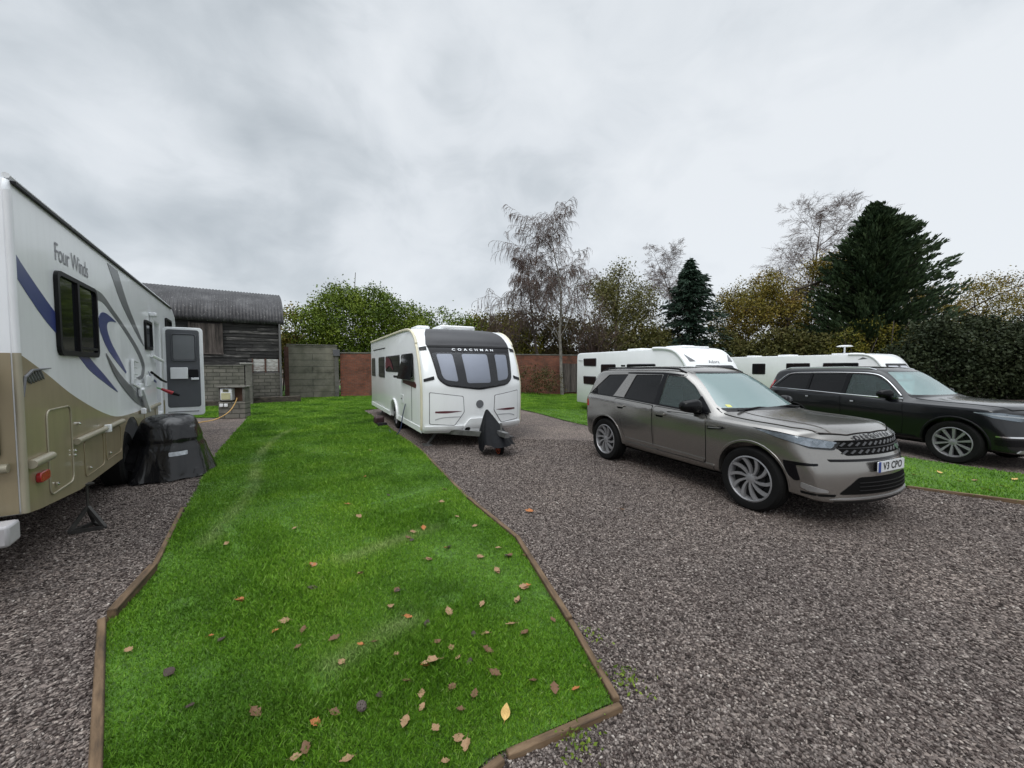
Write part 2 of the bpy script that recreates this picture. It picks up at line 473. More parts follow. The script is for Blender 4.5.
def make_blades(poly, n, r0, r1, a0, a1, power, name, label, hmul=1.):
    x, y, r = polar_sample(n, r0, r1, a0, a1, power)
    k = inside(poly, x, y); x, y, r = x[k], y[k], r[k]; n = len(x)
    x = x + R.normal(0, .012, n); y = y + R.normal(0, .012, n)
    bare = (.5 + .5 * np.sin(x * 5.1 + 1.7 * np.sin(y * 3.3)) * np.sin(y * 4.7 + 2 * np.sin(x * 2.3))) > .93
    k = ~bare | (R.random(n) < .45); x, y, r = x[k], y[k], r[k]; n = len(x)
    z = gz(x, y) + .015
    # patches of longer and shorter growth
    ph = .5 + .5 * np.sin(x * 2.1 + 1.3 * np.sin(y * 1.7)) * np.sin(y * 2.6 + np.sin(x * 3.1))
    h = (.009 + .020 * R.random(n) ** 1.3) * (.6 + .8 * ph) * hmul * (1 + .06 * r)
    w = .0008 + .00055 * r * (.6 + .8 * R.random(n))
    az = R.uniform(0, 2 * PI, n); lean = R.uniform(.1, 1.0, n) * h
    laz = R.uniform(0, 2 * PI, n)
    bx, by = np.cos(az) * w, np.sin(az) * w
    lx, ly = np.cos(laz) * lean, np.sin(laz) * lean
    P = np.stack([np.stack([x - bx, y - by, z], 1), np.stack([x + bx, y + by, z], 1),
                  np.stack([x + lx * .45 + bx * .8, y + ly * .45 + by * .8, z + h * .62], 1), np.stack([x + lx, y + ly, z + h], 1)], 1)
    Q = np.arange(n * 4).reshape(n, 4)
    dry = np.zeros(n)
    for T in TRACKS:
        T = np.array(spline(T, 6)); d = np.full(n, 9.)
        for a, b in zip(T[:-1], T[1:]):
            ab = b - a; t = np.clip(((x - a[0]) * ab[0] + (y - a[1]) * ab[1]) / (ab @ ab), 0, 1)
            d = np.minimum(d, np.hypot(x - a[0] - t * ab[0], y - a[1] - t * ab[1]))
        dry = np.maximum(dry, np.exp(-(d / .085) ** 2))
    pn = .5 + .5 * np.sin(x * 3.7 + 2 * np.sin(y * 2.9 + x)) * np.sin(y * 4.1 + np.sin(x * 5.3))
    dry = np.clip(dry * (.45 + .55 * R.random(n)) * (.5 + .6 * pn) + (R.random(n) < .05 + .10 * pn ** 4) * .6 * R.random(n), 0, .85)
    o = fastmesh(name, P, Q, M['grass'])
    at = o.data.attributes.new('dry', 'FLOAT', 'POINT'); at.data.foreach_set('value', np.repeat(dry, 4).astype(np.float32))
    return tag(o, label, kind='stuff')
make_blades(LEFT_LAWN, 2600000, 1.3, 26, -1.05, .75, .62, 'grass', 'short green grass of the lawn strip between the pitches')
make_blades(RIGHT_LAWN, 300000, 4.0, 22, .0, 1.15, .8, 'grass', 'short green grass of the lawn beyond the silver car')

# loose stones near the viewer (one mass)
def stone_mat():
    m, nt, b = base('stones')
    geo = nn(nt, 'ShaderNodeNewGeometry')
    r = ramp(nt, [(0, (.028, .023, .021)), (.25, (.072, .055, .050)), (.55, (.125, .106, .097)), (.8, (.187, .159, .145)), (.95, (.265, .228, .206)), (1, (.42, .38, .345))])
    nt.links.new(geo.outputs['Random Per Island'], r.inputs['Fac'])
    nt.links.new(r.outputs['Color'], b.inputs['Base Color']); b.inputs['Roughness'].default_value = .85; b.inputs['Specular IOR Level'].default_value = .15
    return m
M['stones'] = stone_mat()
def stones(n):
    x, y, r = polar_sample(n, 1.3, 9.0, -1.15, 1.0, .75)
    k = ~(inside(LEFT_LAWN, x, y) | inside(RIGHT_LAWN, x, y)); x, y, r = x[k], y[k], r[k]; n = len(x)
    s = (.0035 + .0062 * R.random(n) ** 1.6) * (1 + .06 * r)
    oc = np.array([(1, 0, 0), (0, 1, 0), (-1, 0, 0), (0, -1, 0), (.1, .1, 1), (-.1, 0, -1)], float)
    sc = np.stack([R.uniform(.7, 1.5, n), R.uniform(.7, 1.3, n), R.uniform(.4, .8, n)], 1)
    P = oc[None] * sc[:, None, :] + R.normal(0, .17, (n, 6, 3))
    a = R.uniform(0, 2 * PI, n); t = R.uniform(-.5, .5, n)
    c, sn = np.cos(a)[:, None], np.sin(a)[:, None]; ct, st_ = np.cos(t)[:, None], np.sin(t)[:, None]
    X, Y, Z = P[..., 0], P[..., 1], P[..., 2]
    X, Z = X * ct - Z * st_, X * st_ + Z * ct
    X, Y = X * c - Y * sn, X * sn + Y * c
    P = np.stack([X, Y, Z], 2) * s[:, None, None]
    P += np.stack([x, y, gz(x, y) + s * .35], 1)[:, None, :]
    T = np.array([(0, 1, 4), (1, 2, 4), (2, 3, 4), (3, 0, 4), (1, 0, 5), (2, 1, 5), (3, 2, 5), (0, 3, 5)])
    Q = (np.arange(n)[:, None, None] * 6 + T[None]).reshape(-1, 3)
    return tag(fastmesh('gravel', P, Q, M['stones'], k=3), 'loose grey and mauve gravel stones on the pitches', kind='stuff')
stones(230000)
# ------------------------------------------------------------------ MOTORHOME (local: x forward along its side, y away from us, z up)
M['rvwhite'] = pbr('rv_white', (.75, .77, .79), .32, coat=.35, var=.03, vscale=1.2, dirt=.22, dirtcol=(.40, .41, .40))
M['rvtan'] = pbr('rv_bronze', (.31, .255, .16), .38, metal=.25, coat=.3, var=.08, vscale=1.5, dirt=.35, dirtcol=(.10, .095, .07))
M['rvtanlight'] = pbr('rv_bronze_trim', (.34, .31, .23), .4, metal=.2, coat=.2, var=.08)
M['blue'] = pbr('blue_vinyl', (.035, .05, .19), .3, coat=.3, var=.1)
M['greydecal'] = pbr('grey_vinyl', (.12, .125, .135), .35, coat=.2, var=.12)
M['lettering'] = pbr('grey_letters', (.16, .16, .18), .4)
M['doorgrey'] = pbr('door_inner_grey', (.075, .08, .09), .5, var=.08)
M['doormesh'] = pbr('door_mesh', (.13, .14, .15), .35, var=.1, spec=.6)
RVD = (-.571, .821)
rv_rz = math.atan2(RVD[1], RVD[0])
rv = tag(empty('motorhome', (-3.66, 2.86, 0), rv_rz), 'large white and bronze motorhome with blue swooshes, side door standing open', 'motorhome')
RVL, RVW, RVH = 7.75, 2.45, 3.1
side = [(0, .59), (.25, .555), (1.15, .47), (2.75, .46)]
ar = [(3.35 + .56 * math.cos(a), .46 + .5 * math.sin(a)) for a in np.linspace(PI, 0, 9)]
side += ar + [(4.4, .46), (RVL, .46), (RVL + .05, .9), (RVL, 1.75), (RVL + .75, 2.0), (RVL + .85, 2.4), (RVL + .55, 2.95), (RVL + .2, 3.07), (RVL - .3, RVH), (.12, RVH), (.03, 3.07), (0, 2.98)]
b = MB().prism(side, lambda p: (p[0], 0, p[1]), (0, RVW, 0))
body = b.build('body', M['rvwhite'], rv, bevel=.035)
body.data.materials.append(M['darkhole'])
bb = [m for m in body.modifiers]
for m_ in bb: body.modifiers.remove(m_)
# entrance opening
cut(body, [(MB().box((5.85, .35, 1.66), (.62, 1.0, 1.78)), 1)])
bv = body.modifiers.new('bevel', 'BEVEL'); bv.width = .03; bv.segments = 3; bv.limit_method = 'ANGLE'; bv.angle_limit = math.radians(60)
body.data.polygons.foreach_set('use_smooth', [True] * len(body.data.polygons)); body.data.set_sharp_from_angle(angle=math.radians(30))
def flat(name, poly, mat, off=.003, thick=.003, parent=rv, holes=None):
    """a sheet on the side wall, standing `off` proud of it"""
    mb = MB(); V, F = grid_poly(poly, 5.0)
    from collections import Counter
    mb.add([(x, -off, z) for x, z in V], F)
    n = len(poly)
    mb2 = MB().prism(poly, lambda p: (p[0], -off, p[1]), (0, thick, 0))
    return mb2.build(name, mat, parent, smooth=False)
# bronze lower half of the wall
top = spline([(0.0, 1.80), (.19, 1.74), (.55, 1.615), (.99, 1.45), (1.55, 1.28), (2.1, 1.14), (2.61, 1.05), (3.3, 1.01), (4.2, 1.0), (5.52, 1.0)], 5)
low = [(.002, .592), (.25, .557), (1.15, .472), (2.75, .462)]
arc = [(3.35 + .565 * math.cos(a), .463 + .505 * math.sin(a)) for a in np.linspace(PI, 0, 11)]
panel = low + arc + [(5.52, .462)] + top[::-1]
flat('lower_panel', panel, M['rvtan'], .006, .006)
flat('lower_panel', [(6.2, .462), (7.7, .462), (7.7, 1.0), (6.2, 1.0)], M['rvtan'], .006, .006)
# decals
U = spline([(.0, 2.60), (.14, 2.49), (.74, 2.19), (1.63, 1.80), (2.18, 1.59), (2.72, 1.37)], 4); Lw = spline([(0.0, 2.40), (.57, 2.075), (1.3, 1.80), (1.62, 1.66), (2.17, 1.5), (2.70, 1.362)], 4)
flat('swoosh_decal', U + Lw[::-1], M['blue'], .003)
flat('swoosh_decal', spline([(2.5, 3.0), (2.72, 2.84), (3.18, 2.54), (4.1, 2.16), (4.5, 2.04)], 4) + spline([(4.5, 2.055), (4.2, 2.22), (3.47, 2.62), (2.98, 3.0)], 4), M['greydecal'], .0035)
Bo = spline([(1.80, 2.58), (2.22, 2.57), (2.67, 2.44), (3.24, 2.27), (4.05, 1.99), (4.46, 1.76), (4.42, 1.57), (4.17, 1.49), (3.82, 1.505)], 5)
Bi = spline([(1.80, 2.45), (2.21, 2.47), (2.65, 2.36), (3.22, 2.19), (3.88, 1.94), (4.24, 1.73), (4.2, 1.60), (4.1, 1.55), (3.84, 1.53)], 5)
flat('swoosh_decal', Bo + Bi[::-1], M['greydecal'], .003)
Co = spline([(2.80, 2.29), (2.39, 2.35), (2.15, 2.34), (2.03, 2.24), (2.11, 2.08), (2.44, 1.87), (3.19, 1.60)], 5)
Ci = spline([(2.78, 2.285), (2.52, 2.27), (2.38, 2.23), (2.37, 2.14), (2.54, 1.99), (2.85, 1.83), (3.23, 1.62)], 5)
flat('swoosh_decal', Co + Ci[::-1], M['blue'], .0035)
Do = spline([(2.24, 1.86), (2.61, 1.58), (3.28, 1.29), (3.9, 1.10), (4.52, .99)], 5); Du = spline([(2.26, 1.86), (2.85, 1.60), (3.66, 1.34), (4.2, 1.16), (4.6, 1.02)], 5)
flat('swoosh_decal', Do + Du[::-1], M['greydecal'], .0078)
flat('swoosh_decal', spline([(4.75, 1.62), (5.1, 1.5), (5.5, 1.42)], 4) + [(5.5, 1.38), (5.0, 1.47)], M['blue'], .003)
# leaf sprig emblem
mb = MB()
mb.tube([(.0 + .02, -.012, 1.47), (.07, -.012, 1.62), (.2, -.012, 1.67), (.56, -.012, 1.685)], [.008, .012, .011, .004], 6)
for i in range(6):
    t = i / 5; p = (.10 + .24 * t, -.012, 1.64 + .03 * t)
    mb.tube([p, (p[0] + .03, -.012, p[2] - .05), (p[0] + .075, -.012, p[2] - .075)], [.006, .012, .003], 6)
mb.build('sprig_emblem', M['greydecal'], rv)
# name
Vt, Ft = moved(text2d('Four Winds', .235, .94), 1.27, 2.735, .86, 1)
mb = MB().add([(x, -.004, z) for x, z in Vt], Ft)
fx = min(p[0] for p in Vt); fz = min(p[1] for p in Vt if p[0] < fx + .02)
o = mb.build('name_lettering', M['lettering'], rv, smooth=False)
# windows
def rv_window(x0, z0, x1, z1, r, mull=None):
    fr = MB()
    out = rrect(x0, z0, x1, z1, r); inn = rrect(x0 + .045, z0 + .05, x1 - .045, z1 - .04, r * .7)
    n = len(out)
    vs = [(p[0], -.03, p[1]) for p in out] + [(p[0], -.03, p[1]) for p in inn] + [(p[0], .005, p[1]) for p in out] + [(p[0], -.008, p[1]) for p in inn]
    fs = []
    for i in range(n):
        j = (i + 1) % n
        fs += [(i, j, j + n, i + n), (i, i + 2 * n, j + 2 * n, j), (i + n, j + n, j + 3 * n, i + 3 * n)]
    fr.add(vs, fs)
    if mull: fr.box((mull, -.02, (z0 + z1) / 2), (.055, .022, z1 - z0 - .06)); fr.box(((mull + x1) / 2, -.017, z0 + .09), (x1 - mull, .02, .025))
    f = fr.build('window', M['black'], rv, smooth=False)
    MB().prism(inn, lambda p: (p[0], -.010, p[1]), (0, .008, 0)).build('pane', M['darkglass'], f, smooth=False)
    return f
rv_window(.75, 1.80, 1.90, 2.57, .08, 1.28)
rv_window(4.55, 1.99, 5.14, 2.50, .06)
rv_window(6.75, 2.2, 7.55, 2.76, .06)
# storage hatches: a raised rim round a flush lid
def hatch(x0, z0, x1, z1, r):
    h = MB().tube([(p[0], -.010, p[1]) for p in rrect(x0, z0, x1, z1, r) + [rrect(x0, z0, x1, z1, r)[0]]], .007 if x0 < .5 else .0045, 6, False).build('hatch', M['rvtan'] if x0 > .5 else M['rvtanlight'], rv)
    l = MB()
    l.lathe([(.0, 0), (.016, 0), (.018, -.012), (.0, -.02)], (x0 + .13, -.012, z0 + .07), (0, 1, 0), 10)
    l.build('latch', M['chrome'], h)
hatch(.42, .61, .97, 1.33, .07); hatch(1.30, .56, 1.95, .93, .05); hatch(2.05, .58, 2.72, .92, .05); hatch(4.25, .55, 5.2, .93, .05)
# belt rails, reflector, knobs
MB().tube([(.03, -.03, .955), (.40, -.03, .955)], .034, 12).build('rub_rail', M['rvtanlight'], rv)
MB().tube([(1.0, -.03, .975), (2.75, -.03, .975)], .030, 12).build('rub_rail', M['rvtanlight'], rv)
MB().tube([(4.0, -.03, .975), (5.5, -.03, .985)], .03, 12).build('rub_rail', M['rvtanlight'], rv)
MB().box((1.97, -.05, .975), (.05, .06, .09)).box((3.95, -.05, .99), (.06, .06, .09)).build('rail_clip', M['white'], rv, bevel=.008)
f = MB().prism(rrect(.17, .775, .36, .855, .03), lambda p: (p[0], -.035, p[1]), (0, .03, 0)).build('side_marker', M['red'], rv, bevel=.006)
for kx, kz in ((1.14, 1.135), (.98, .85), (2.5, .98), (.99, .89)):
    MB().lathe([(0, 0), (.014, 0), (.016, -.02), (0, -.028)], (kx, -.006, kz), (0, 1, 0), 10).build('knob', M['chrome'], rv)
# white awning bracket, hinges and grab handle ahead of the wheel
mb = MB()
mb.beam((3.45, -.03, 1.80), (3.80, -.03, 1.77), .03, .03).beam((3.45, -.03, 1.80), (3.42, -.03, 1.44), .03, .035).beam((3.42, -.03, 1.44), (3.85, -.03, 1.36), .03, .03)
for z in (1.70, 1.60, 1.52): mb.beam((3.45, -.03, z), (3.72, -.03, z - .02), .025, .022)
mb.box((3.95, -.03, 1.33), (.22, .035, .20)); mb.beam((3.9, -.05, 1.35), (4.3, -.06, .95), .05, .05); mb.box((4.32, -.05, 1.46), (.16, .03, .17)); mb.box((4.95, -.02, 1.50), (.05, .04, .12))
mb.build('awning_bracket', M['white2'], rv, bevel=.006)
MB().box((4.75, -.015, 1.45), (.20, .02, .16)).box((4.2, -.016, 1.2), (.16, .02, .12)).build('socket_cover', M['white2'], rv, bevel=.01)
MB().tube([(5.0, -.02, 1.90), (5.3, -.10, 1.82), (5.56, -.10, 1.80)], .03, 8).build('grab_handle', M['white'], rv)
MB().tube([(4.9, -.02, 1.60), (5.15, -.12, 1.45), (5.5, -.14, 1.40)], .02, 8).build('grab_handle', M['black'], rv)
MB().box((5.1, -.05, 2.64), (.16, .10, .07)).box((5.1, -.02, 2.56), (.08, .05, .14)).build('porch_lamp', M['white2'], rv, bevel=.015)
# gutter and roof fittings
MB().box((3.85, -.012, 3.055), (7.6, .03, .022)).build('gutter', M['black'], rv)
MB().tube([(.05, .02, 3.10), (7.6, .02, 3.10)], .022, 8).build('roof_trim', M['white2'], rv)
MB().prism(rrect(2.5, .25, 3.5, .85, .1), lambda p: (p[0], p[1], 3.09), (0, 0, .10)).build('roof_vent', M['white2'], rv, bevel=.02)
MB().prism(rrect(5.4, .6, 6.1, 1.3, .1), lambda p: (p[0], p[1], 3.09), (0, 0, .12)).build('roof_vent', M['white2'], rv, bevel=.02)
# open entrance door: hinged at its front edge, standing straight out from the wall
door = MB().prism(rrect(0, .66, .65, 2.52, .07), lambda p: (6.200, -.02 - p[0], p[1]), (.045, 0, 0)).build('door', M['white2'], rv, bevel=.01)
MB().prism(rrect(.05, .84, .59, 2.47, .05), lambda p: (6.194, -.02 - p[0], p[1]), (.01, 0, 0)).build('inner_panel', M['doorgrey'], door, smooth=False)
MB().prism(rrect(.16, 1.84, .51, 2.36, .04), lambda p: (6.184, -.02 - p[0], p[1]), (.012, 0, 0)).build('pane', M['doormesh'], door, bevel=.004)
fr = rrect(.14, 1.82, .53, 2.38, .05)
MB().tube([(6.182, -.02 - p[0], p[1]) for p in fr + [fr[0]]], .012, 6, False).build('pane_frame', M['doorgrey'], door)
MB().box((6.160, -.27, 1.56), (.06, .28, .24)).build('storage_pocket', M['rvwhite'], door, bevel=.01)
MB().box((6.170, -.50, 1.56), (.04, .16, .16)).build('door_latch', M['black'], door, bevel=.01)
MB().box((6.165, -.52, 1.44), (.05, .13, .05)).build('handle', M['white2'], door, bevel=.01)
MB().box((6.195, -.32, .75), (.012, .50, .012)).build('kick_strip', M['seam'], door)
MB().box((5.85, -.26, .42), (.62, .46, .04)).box((5.85, -.03, .5), (.6, .06, .12)).build('entry_step', M['steel'], rv, bevel=.008)
# rear wall: trim, lamp, ladder, bumper
MB().tube([(.0, .0, .6), (.0, 0, 1.80)], .022, 10).build('corner_trim', M['rvtanlight'], rv)
MB().tube([(.0, .0, 1.80), (.0, 0, 2.98)], .022, 10).build('corner_trim', M['white2'], rv)
MB().prism([(.03, 1.80), (RVW - .03, 1.80), (RVW - .03, .6), (.03, .6)], lambda p: (-.006, p[0], p[1]), (.006, 0, 0)).build('rear_panel', M['rvtan'], rv, smooth=False)
f = MB().prism(rrect(.10, 1.03, .34, 1.34, .03), lambda p: (-.035, p[0], p[1]), (.03, 0, 0)).build('tail_lamp', M['black'], rv, bevel=.008)
MB().prism(rrect(.13, 1.06, .31, 1.18, .02), lambda p: (-.042, p[0], p[1]), (.01, 0, 0)).build('lamp_lens', M['red'], f)
f = MB().prism(rrect(.3, 1.95, 2.1, 2.65, .1), lambda p: (-.03, p[0], p[1]), (.025, 0, 0)).build('window', M['black'], rv, bevel=.01)
MB().prism(rrect(.35, 2.0, 2.05, 2.6, .08), lambda p: (-.036, p[0], p[1]), (.01, 0, 0)).build('pane', M['darkglass'], f, smooth=False)
MB().tube([(-.035, .06, .955), (-.035, 2.3, .955)], .034, 10).build('rub_rail', M['rvtanlight'], rv)
lad = MB()
for yy in (.45, .85): lad.tube([(-.02, yy, 3.1), (-.14, yy, 3.2), (-.16, yy, 3.05), (-.16, yy, 1.3), (-.02, yy, 1.25)], .016, 8)
for zz_ in np.arange(1.4, 3.0, .3): lad.tube([(-.16, .45, zz_), (-.16, .85, zz_)], .014, 8)
lad.build('ladder', M['black'], rv)
sp = MB().lathe([(0, -.24), (.30, -.24), (.36, -.20), (.37, -.05), (.34, -.01), (0, 0)], (-.01, .50, 1.58), (1, 0, 0), 28).build('spare_wheel_cover', M['black'], rv)
MB().box((-.24, 1.2, .53), (.18, 2.44, .15)).build('bumper', pbr('bumper_grey', (.36, .35, .36), .4, var=.15), rv, bevel=.02)
MB().box((-.10, .4, .55), (.24, .1, .08)).box((-.10, 2.0, .55), (.24, .1, .08)).build('bumper_bracket', M['black'], rv)
# running gear
def rv_wheel(x, y, s):
    w = empty('wheel', (x, y, .38), parent=rv)
    MB().lathe([(.20, -.11), (.34, -.12), (.38, -.09), (.38, .09), (.34, .12), (.20, .11)], (0, 0, 0), (0, 1, 0), 32, True).build('tyre', M['rubber'], w)
    MB().lathe([(0, -.06 * s), (.08, -.07 * s), (.10, -.03 * s), (.17, -.03 * s), (.20, -.10 * s), (.21, -.10 * s), (.205, .1 * s)], (0, 0, 0), (0, 1, 0), 24).build('rim', M['steel'], w)
for yy in (.16, RVW - .16): rv_wheel(3.35, yy, 1 if yy < 1 else -1); rv_wheel(8.15, yy, 1 if yy < 1 else -1)
MB().box((3.8, RVW / 2, .5), (6.9, .9, .16)).tube([(3.35, .2, .38), (3.35, RVW - .2, .38)], .07, 10).build('chassis', M['black'], rv)
# cab (ahead of the house, hidden from here but part of the vehicle)
cabp = [(7.7, .5), (9.75, .5), (9.85, .75), (9.8, 1.12), (9.0, 1.28), (8.75, 1.30), (8.35, 1.86), (7.7, 1.9)]
cab = MB().prism(cabp, lambda p: (p[0], .12, p[1]), (0, RVW - .24, 0)).build('cab', M['rvwhite'], rv, bevel=.05)
for yy, s in ((.115, 1), (RVW - .115, -1)):
    MB().prism([(7.85, 1.30), (8.6, 1.32), (8.28, 1.78), (7.85, 1.8)], lambda p: (p[0], yy - .003 * s, p[1]), (0, .004 * s, 0)).build('cab_window', M['darkglass'], cab, smooth=False)
MB().box((9.83, RVW / 2, .85), (.06, 1.5, .3)).build('grille', M['black'], cab, bevel=.01)
for yy in (.4, RVW - .4): MB().lathe([(0, .0), (.11, 0), (.12, .04), (.0, .07)], (9.8, yy, .92), (1, 0, 0), 16).build('headlight', M['lens'], cab)

# stabiliser stand under the rear corner
M['standmetal'] = pbr('dark_stand_metal', (.06, .058, .055), .5, metal=.6, var=.4, vscale=14)
js = tag(empty('axle_stand', (-4.42, 3.96, 0), rv_rz + .5), 'small rusty A-frame stand propping the rear of the motorhome', 'axle stand')
mb = MB()
a, b_, c_, t_ = V3((-.13, -.08, .02)), V3((.13, -.08, .02)), V3((0, .14, .02)), V3((0, 0, .24))
for p, q in ((a, b_), (b_, c_), (c_, a)): mb.beam(p, q, .032, .032)
mb.build('base', M['standmetal'], js)
mb = MB()
for p in (a, b_, c_): mb.beam(p, t_, .03, .03)
mb.build('leg', M['standmetal'], js)
MB().tube([(0, 0, .22), (0, 0, .48)], .011, 10).build('screw', M['standmetal'], js)
MB().box((0, 0, .482), (.09, .09, .012)).build('head_plate', M['standmetal'], js)

# black cover draped over something bulky on the gravel beside the motorhome
def tarp():
    m, nt, b = base('black_cover')
    b.inputs['Base Color'].default_value = (.008, .008, .009, 1); b.inputs['Roughness'].default_value = .20; b.inputs['Specular IOR Level'].default_value = .5
    tc = nn(nt, 'ShaderNodeTexCoord'); n = nn(nt, 'ShaderNodeTexNoise'); n.inputs['Scale'].default_value = 2.2; n.inputs['Detail'].default_value = 3; n.inputs['Distortion'].default_value = .6
    mp = nn(nt, 'ShaderNodeMapping'); mp.inputs['Scale'].default_value = (2.2, 2.2, .8); nt.links.new(tc.outputs['Object'], mp.inputs['Vector']); nt.links.new(mp.outputs[0], n.inputs['Vector'])
    bp = nn(nt, 'ShaderNodeBump'); bp.inputs['Strength'].default_value = .6; bp.inputs['Distance'].default_value = .06
    nt.links.new(n.outputs['Fac'], bp.inputs['Height']); nt.links.new(bp.outputs['Normal'], b.inputs['Normal'])
    return m
M['tarp'] = tarp()
cv = tag(empty('equipment_cover', (-5.43, 6.08, 0), rv_rz), 'black waterproof cover draped over bulky gear beside the motorhome', 'cover')
def cover_mesh():
    nu, nv = 96, 40; vs = []; fs = []
    rr = random.Random(4)
    fold = [(rr.uniform(0, 2 * PI), rr.randint(5, 13), rr.uniform(.3, 1)) for _ in range(4)]
    for j in range(nv + 1):
        t = j / nv
        for i in range(nu):
            a = 2 * PI * i / nu
            ca, sa = math.cos(a), math.sin(a)
            e = .82                                # squarish plan
            sx = math.copysign(abs(ca) ** e, ca); sy = math.copysign(abs(sa) ** e, sa)
            if t < .38:                            # top
                q = t / .38; x = sx * .37 * math.sin(q * PI / 2 * .92); y = sy * .33 * math.sin(q * PI / 2 * .92); z = 1.02 - .17 * q ** 2.6 + .035 * math.sin(x * 7 + 1) * q
            else:
                q = (t - .38) / .62
                fl = 1 + .52 * q ** .8
                amp = .06 * q ** .7
                f = sum(w * math.sin(n * a + p + 1.6 * q) for p, n, w in fold) * amp
                skirt = .34 * max(0, q - .55) ** 1.2 * (1 + .9 * max(0, math.cos(a - .1)))    # spread hem towards the front of the pitch
                rad = fl + f + skirt
                x = sx * .37 * rad; y = sy * .33 * rad; z = .85 * (1 - q) ** (.95) + .012
                z = max(z, .012 + .02 * abs(math.sin(6 * a)))
                # belt line pulled tight
                if .30 < q < .42: x *= .965; y *= .965
            vs.append((x * 1.04, y * 1.04, z * .92))
    for j in range(nv):
        for i in range(nu):
            i2 = (i + 1) % nu
            fs.append((j * nu + i, j * nu + i2, (j + 1) * nu + i2, (j + 1) * nu + i))
    return MB().add(vs, fs)
bmv = cover_mesh().build('cover_sheet', M['tarp'], cv, ang=80)
cord = [(.47 * math.cos(a) * 1.03, -.43 + .0 * a, .62 - .22 * math.sin(a * .5 + .2)) for a in np.linspace(.3, 1.9, 8)]
drape('painted_glint', rrect(-.02, .36, .20, .42, .012), bvh_of(bmv.data), (-1, -.12, 0), pbr('pale_glint', (.40, .42, .45), .3, var=.4, vscale=20), cv, .006, .003, .05)  # pale patch painted on as a sheen highlight of the cover

# red and black folded umbrella leaning in the doorway
um = tag(empty('folded_umbrella', (0, 0, 0)), 'folded red and black umbrella poking out of the motorhome doorway', 'umbrella')
Rm = Matrix.Translation((-3.66, 2.86, 0)) @ Matrix.Rotation(rv_rz, 4, 'Z')
pts = [Rm @ V3(p) for p in ((5.66, .12, 1.33), (5.70, -.04, 1.26), (5.74, -.20, 1.17), (5.77, -.30, 1.12))]
ud = [tuple(p) for p in pts]
MB().tube(ud[:2], .014, 8).build('shaft', pbr('green_shaft', (.10, .30, .10), .4), um)
MB().tube(ud[1:3], [.022, .038], 10).build('canopy', pbr('red_canopy', (.30, .012, .02), .5), um)
MB().tube(ud[2:], [.036, .022], 10).build('handle', M['black'], um)
# ------------------------------------------------------------------ CARAVANS (local: x forward, front face at x = 0; near side y = -W/2)
M['cream'] = pbr('cream_trim', (.62, .58, .44), .45, var=.08)
M['blackgloss'] = pbr('black_gloss_panel', (.007, .007, .009), .3, spec=.25, var=.1)
M['blind'] = pbr('pale_blind', (.50, .53, .58), .8, var=.06, vscale=8)
M['pane'] = glass_mat('caravan_acrylic', (.92, .94, .98), .98, .02, 1.4)
M['burgundy'] = pbr('burgundy_vinyl', (.10, .02, .03), .35)
M['greyvinyl'] = pbr('grey_vinyl_light', (.40, .41, .43), .4)
M['roofgrey'] = pbr('roof_grey', (.66, .68, .69), .5, dirt=.5, dirtcol=(.30, .32, .26))
def blind_mat():
    m, nt, b = base('pleated_blind')
    tc = nn(nt, 'ShaderNodeTexCoord'); w = nn(nt, 'ShaderNodeTexWave', bands_direction='Z'); w.inputs['Scale'].default_value = 14
    nt.links.new(tc.outputs['Object'], w.inputs['Vector'])
    r = ramp(nt, [(0, (.40, .425, .48)), (1, (.58, .60, .65))]); nt.links.new(w.outputs['Fac'], r.inputs['Fac'])
    nt.links.new(r.outputs['Color'], b.inputs['Base Color']); b.inputs['Roughness'].default_value = .8
    return m
M['pleat'] = blind_mat()
def caravan_body(root, prof, W, bow, wheel_x=None, mat=None, wheel_r=.33):
    """prof: (x, z) loop of the side outline, front bottom first; the front bulges by `bow` in plan"""
    mat = mat or M['white']
    prof = np.array(prof, float); n = len(prof); c = prof.mean(0)
    ys = [-W / 2, -W / 2 + .012, -W / 2 + .04] + list(np.linspace(-W / 2 + .15, W / 2 - .15, 11)) + [W / 2 - .04, W / 2 - .012, W / 2]
    vs = []; fs = []
    nrm = []
    for i in range(n):
        t = prof[(i + 1) % n] - prof[i - 1]; nrm.append(np.array([-t[1], t[0]]) / (np.linalg.norm(t) + 1e-9))
    nrm = np.array(nrm)
    if ((prof - c) * nrm).sum() < 0: nrm = -nrm
    for k, y in enumerate(ys):
        ins = {0: .035, 1: .012, 2: .0}.get(min(k, len(ys) - 1 - k), 0.)
        pp = prof - nrm * ins
        for x, z in pp:
            wgt = float(np.clip((x + 1.3) / 1.3, 0, 1)) ** .7
            crown = .03 * (1 - (2 * y / W) ** 2) if z > 2.2 else 0
            vs.append((x + bow * wgt * (1 - abs(2 * y / W) ** 2.2), y, z + crown))
    for k in range(len(ys) - 1):
        for i in range(n):
            j = (i + 1) % n
            fs.append((k * n + i, k * n + j, (k + 1) * n + j, (k + 1) * n + i))
    fs.append(tuple(range(n))); fs.append(tuple((len(ys) - 1) * n + i for i in range(n))[::-1])
    o = MB().add(vs, fs).build('body', mat, root, ang=35)
    bvh = bvh_of(o.data)
    if wheel_x is not None:
        o.data.materials.append(M['darkhole'])
        cutters = []
        for s in (-1, 1):
            mb = MB(); mb.lathe([(0, -.17), (wheel_r + .10, -.17), (wheel_r + .10, .17), (0, .17)], (wheel_x, s * (W / 2 - .12), wheel_r - .02), (0, 1, 0), 28)
            cutters.append((mb, 1))
        cut(o, cutters)
        o.data.polygons.foreach_set('use_smooth', [True] * len(o.data.polygons)); o.data.set_sharp_from_angle(angle=math.radians(35))
    return o, bvh
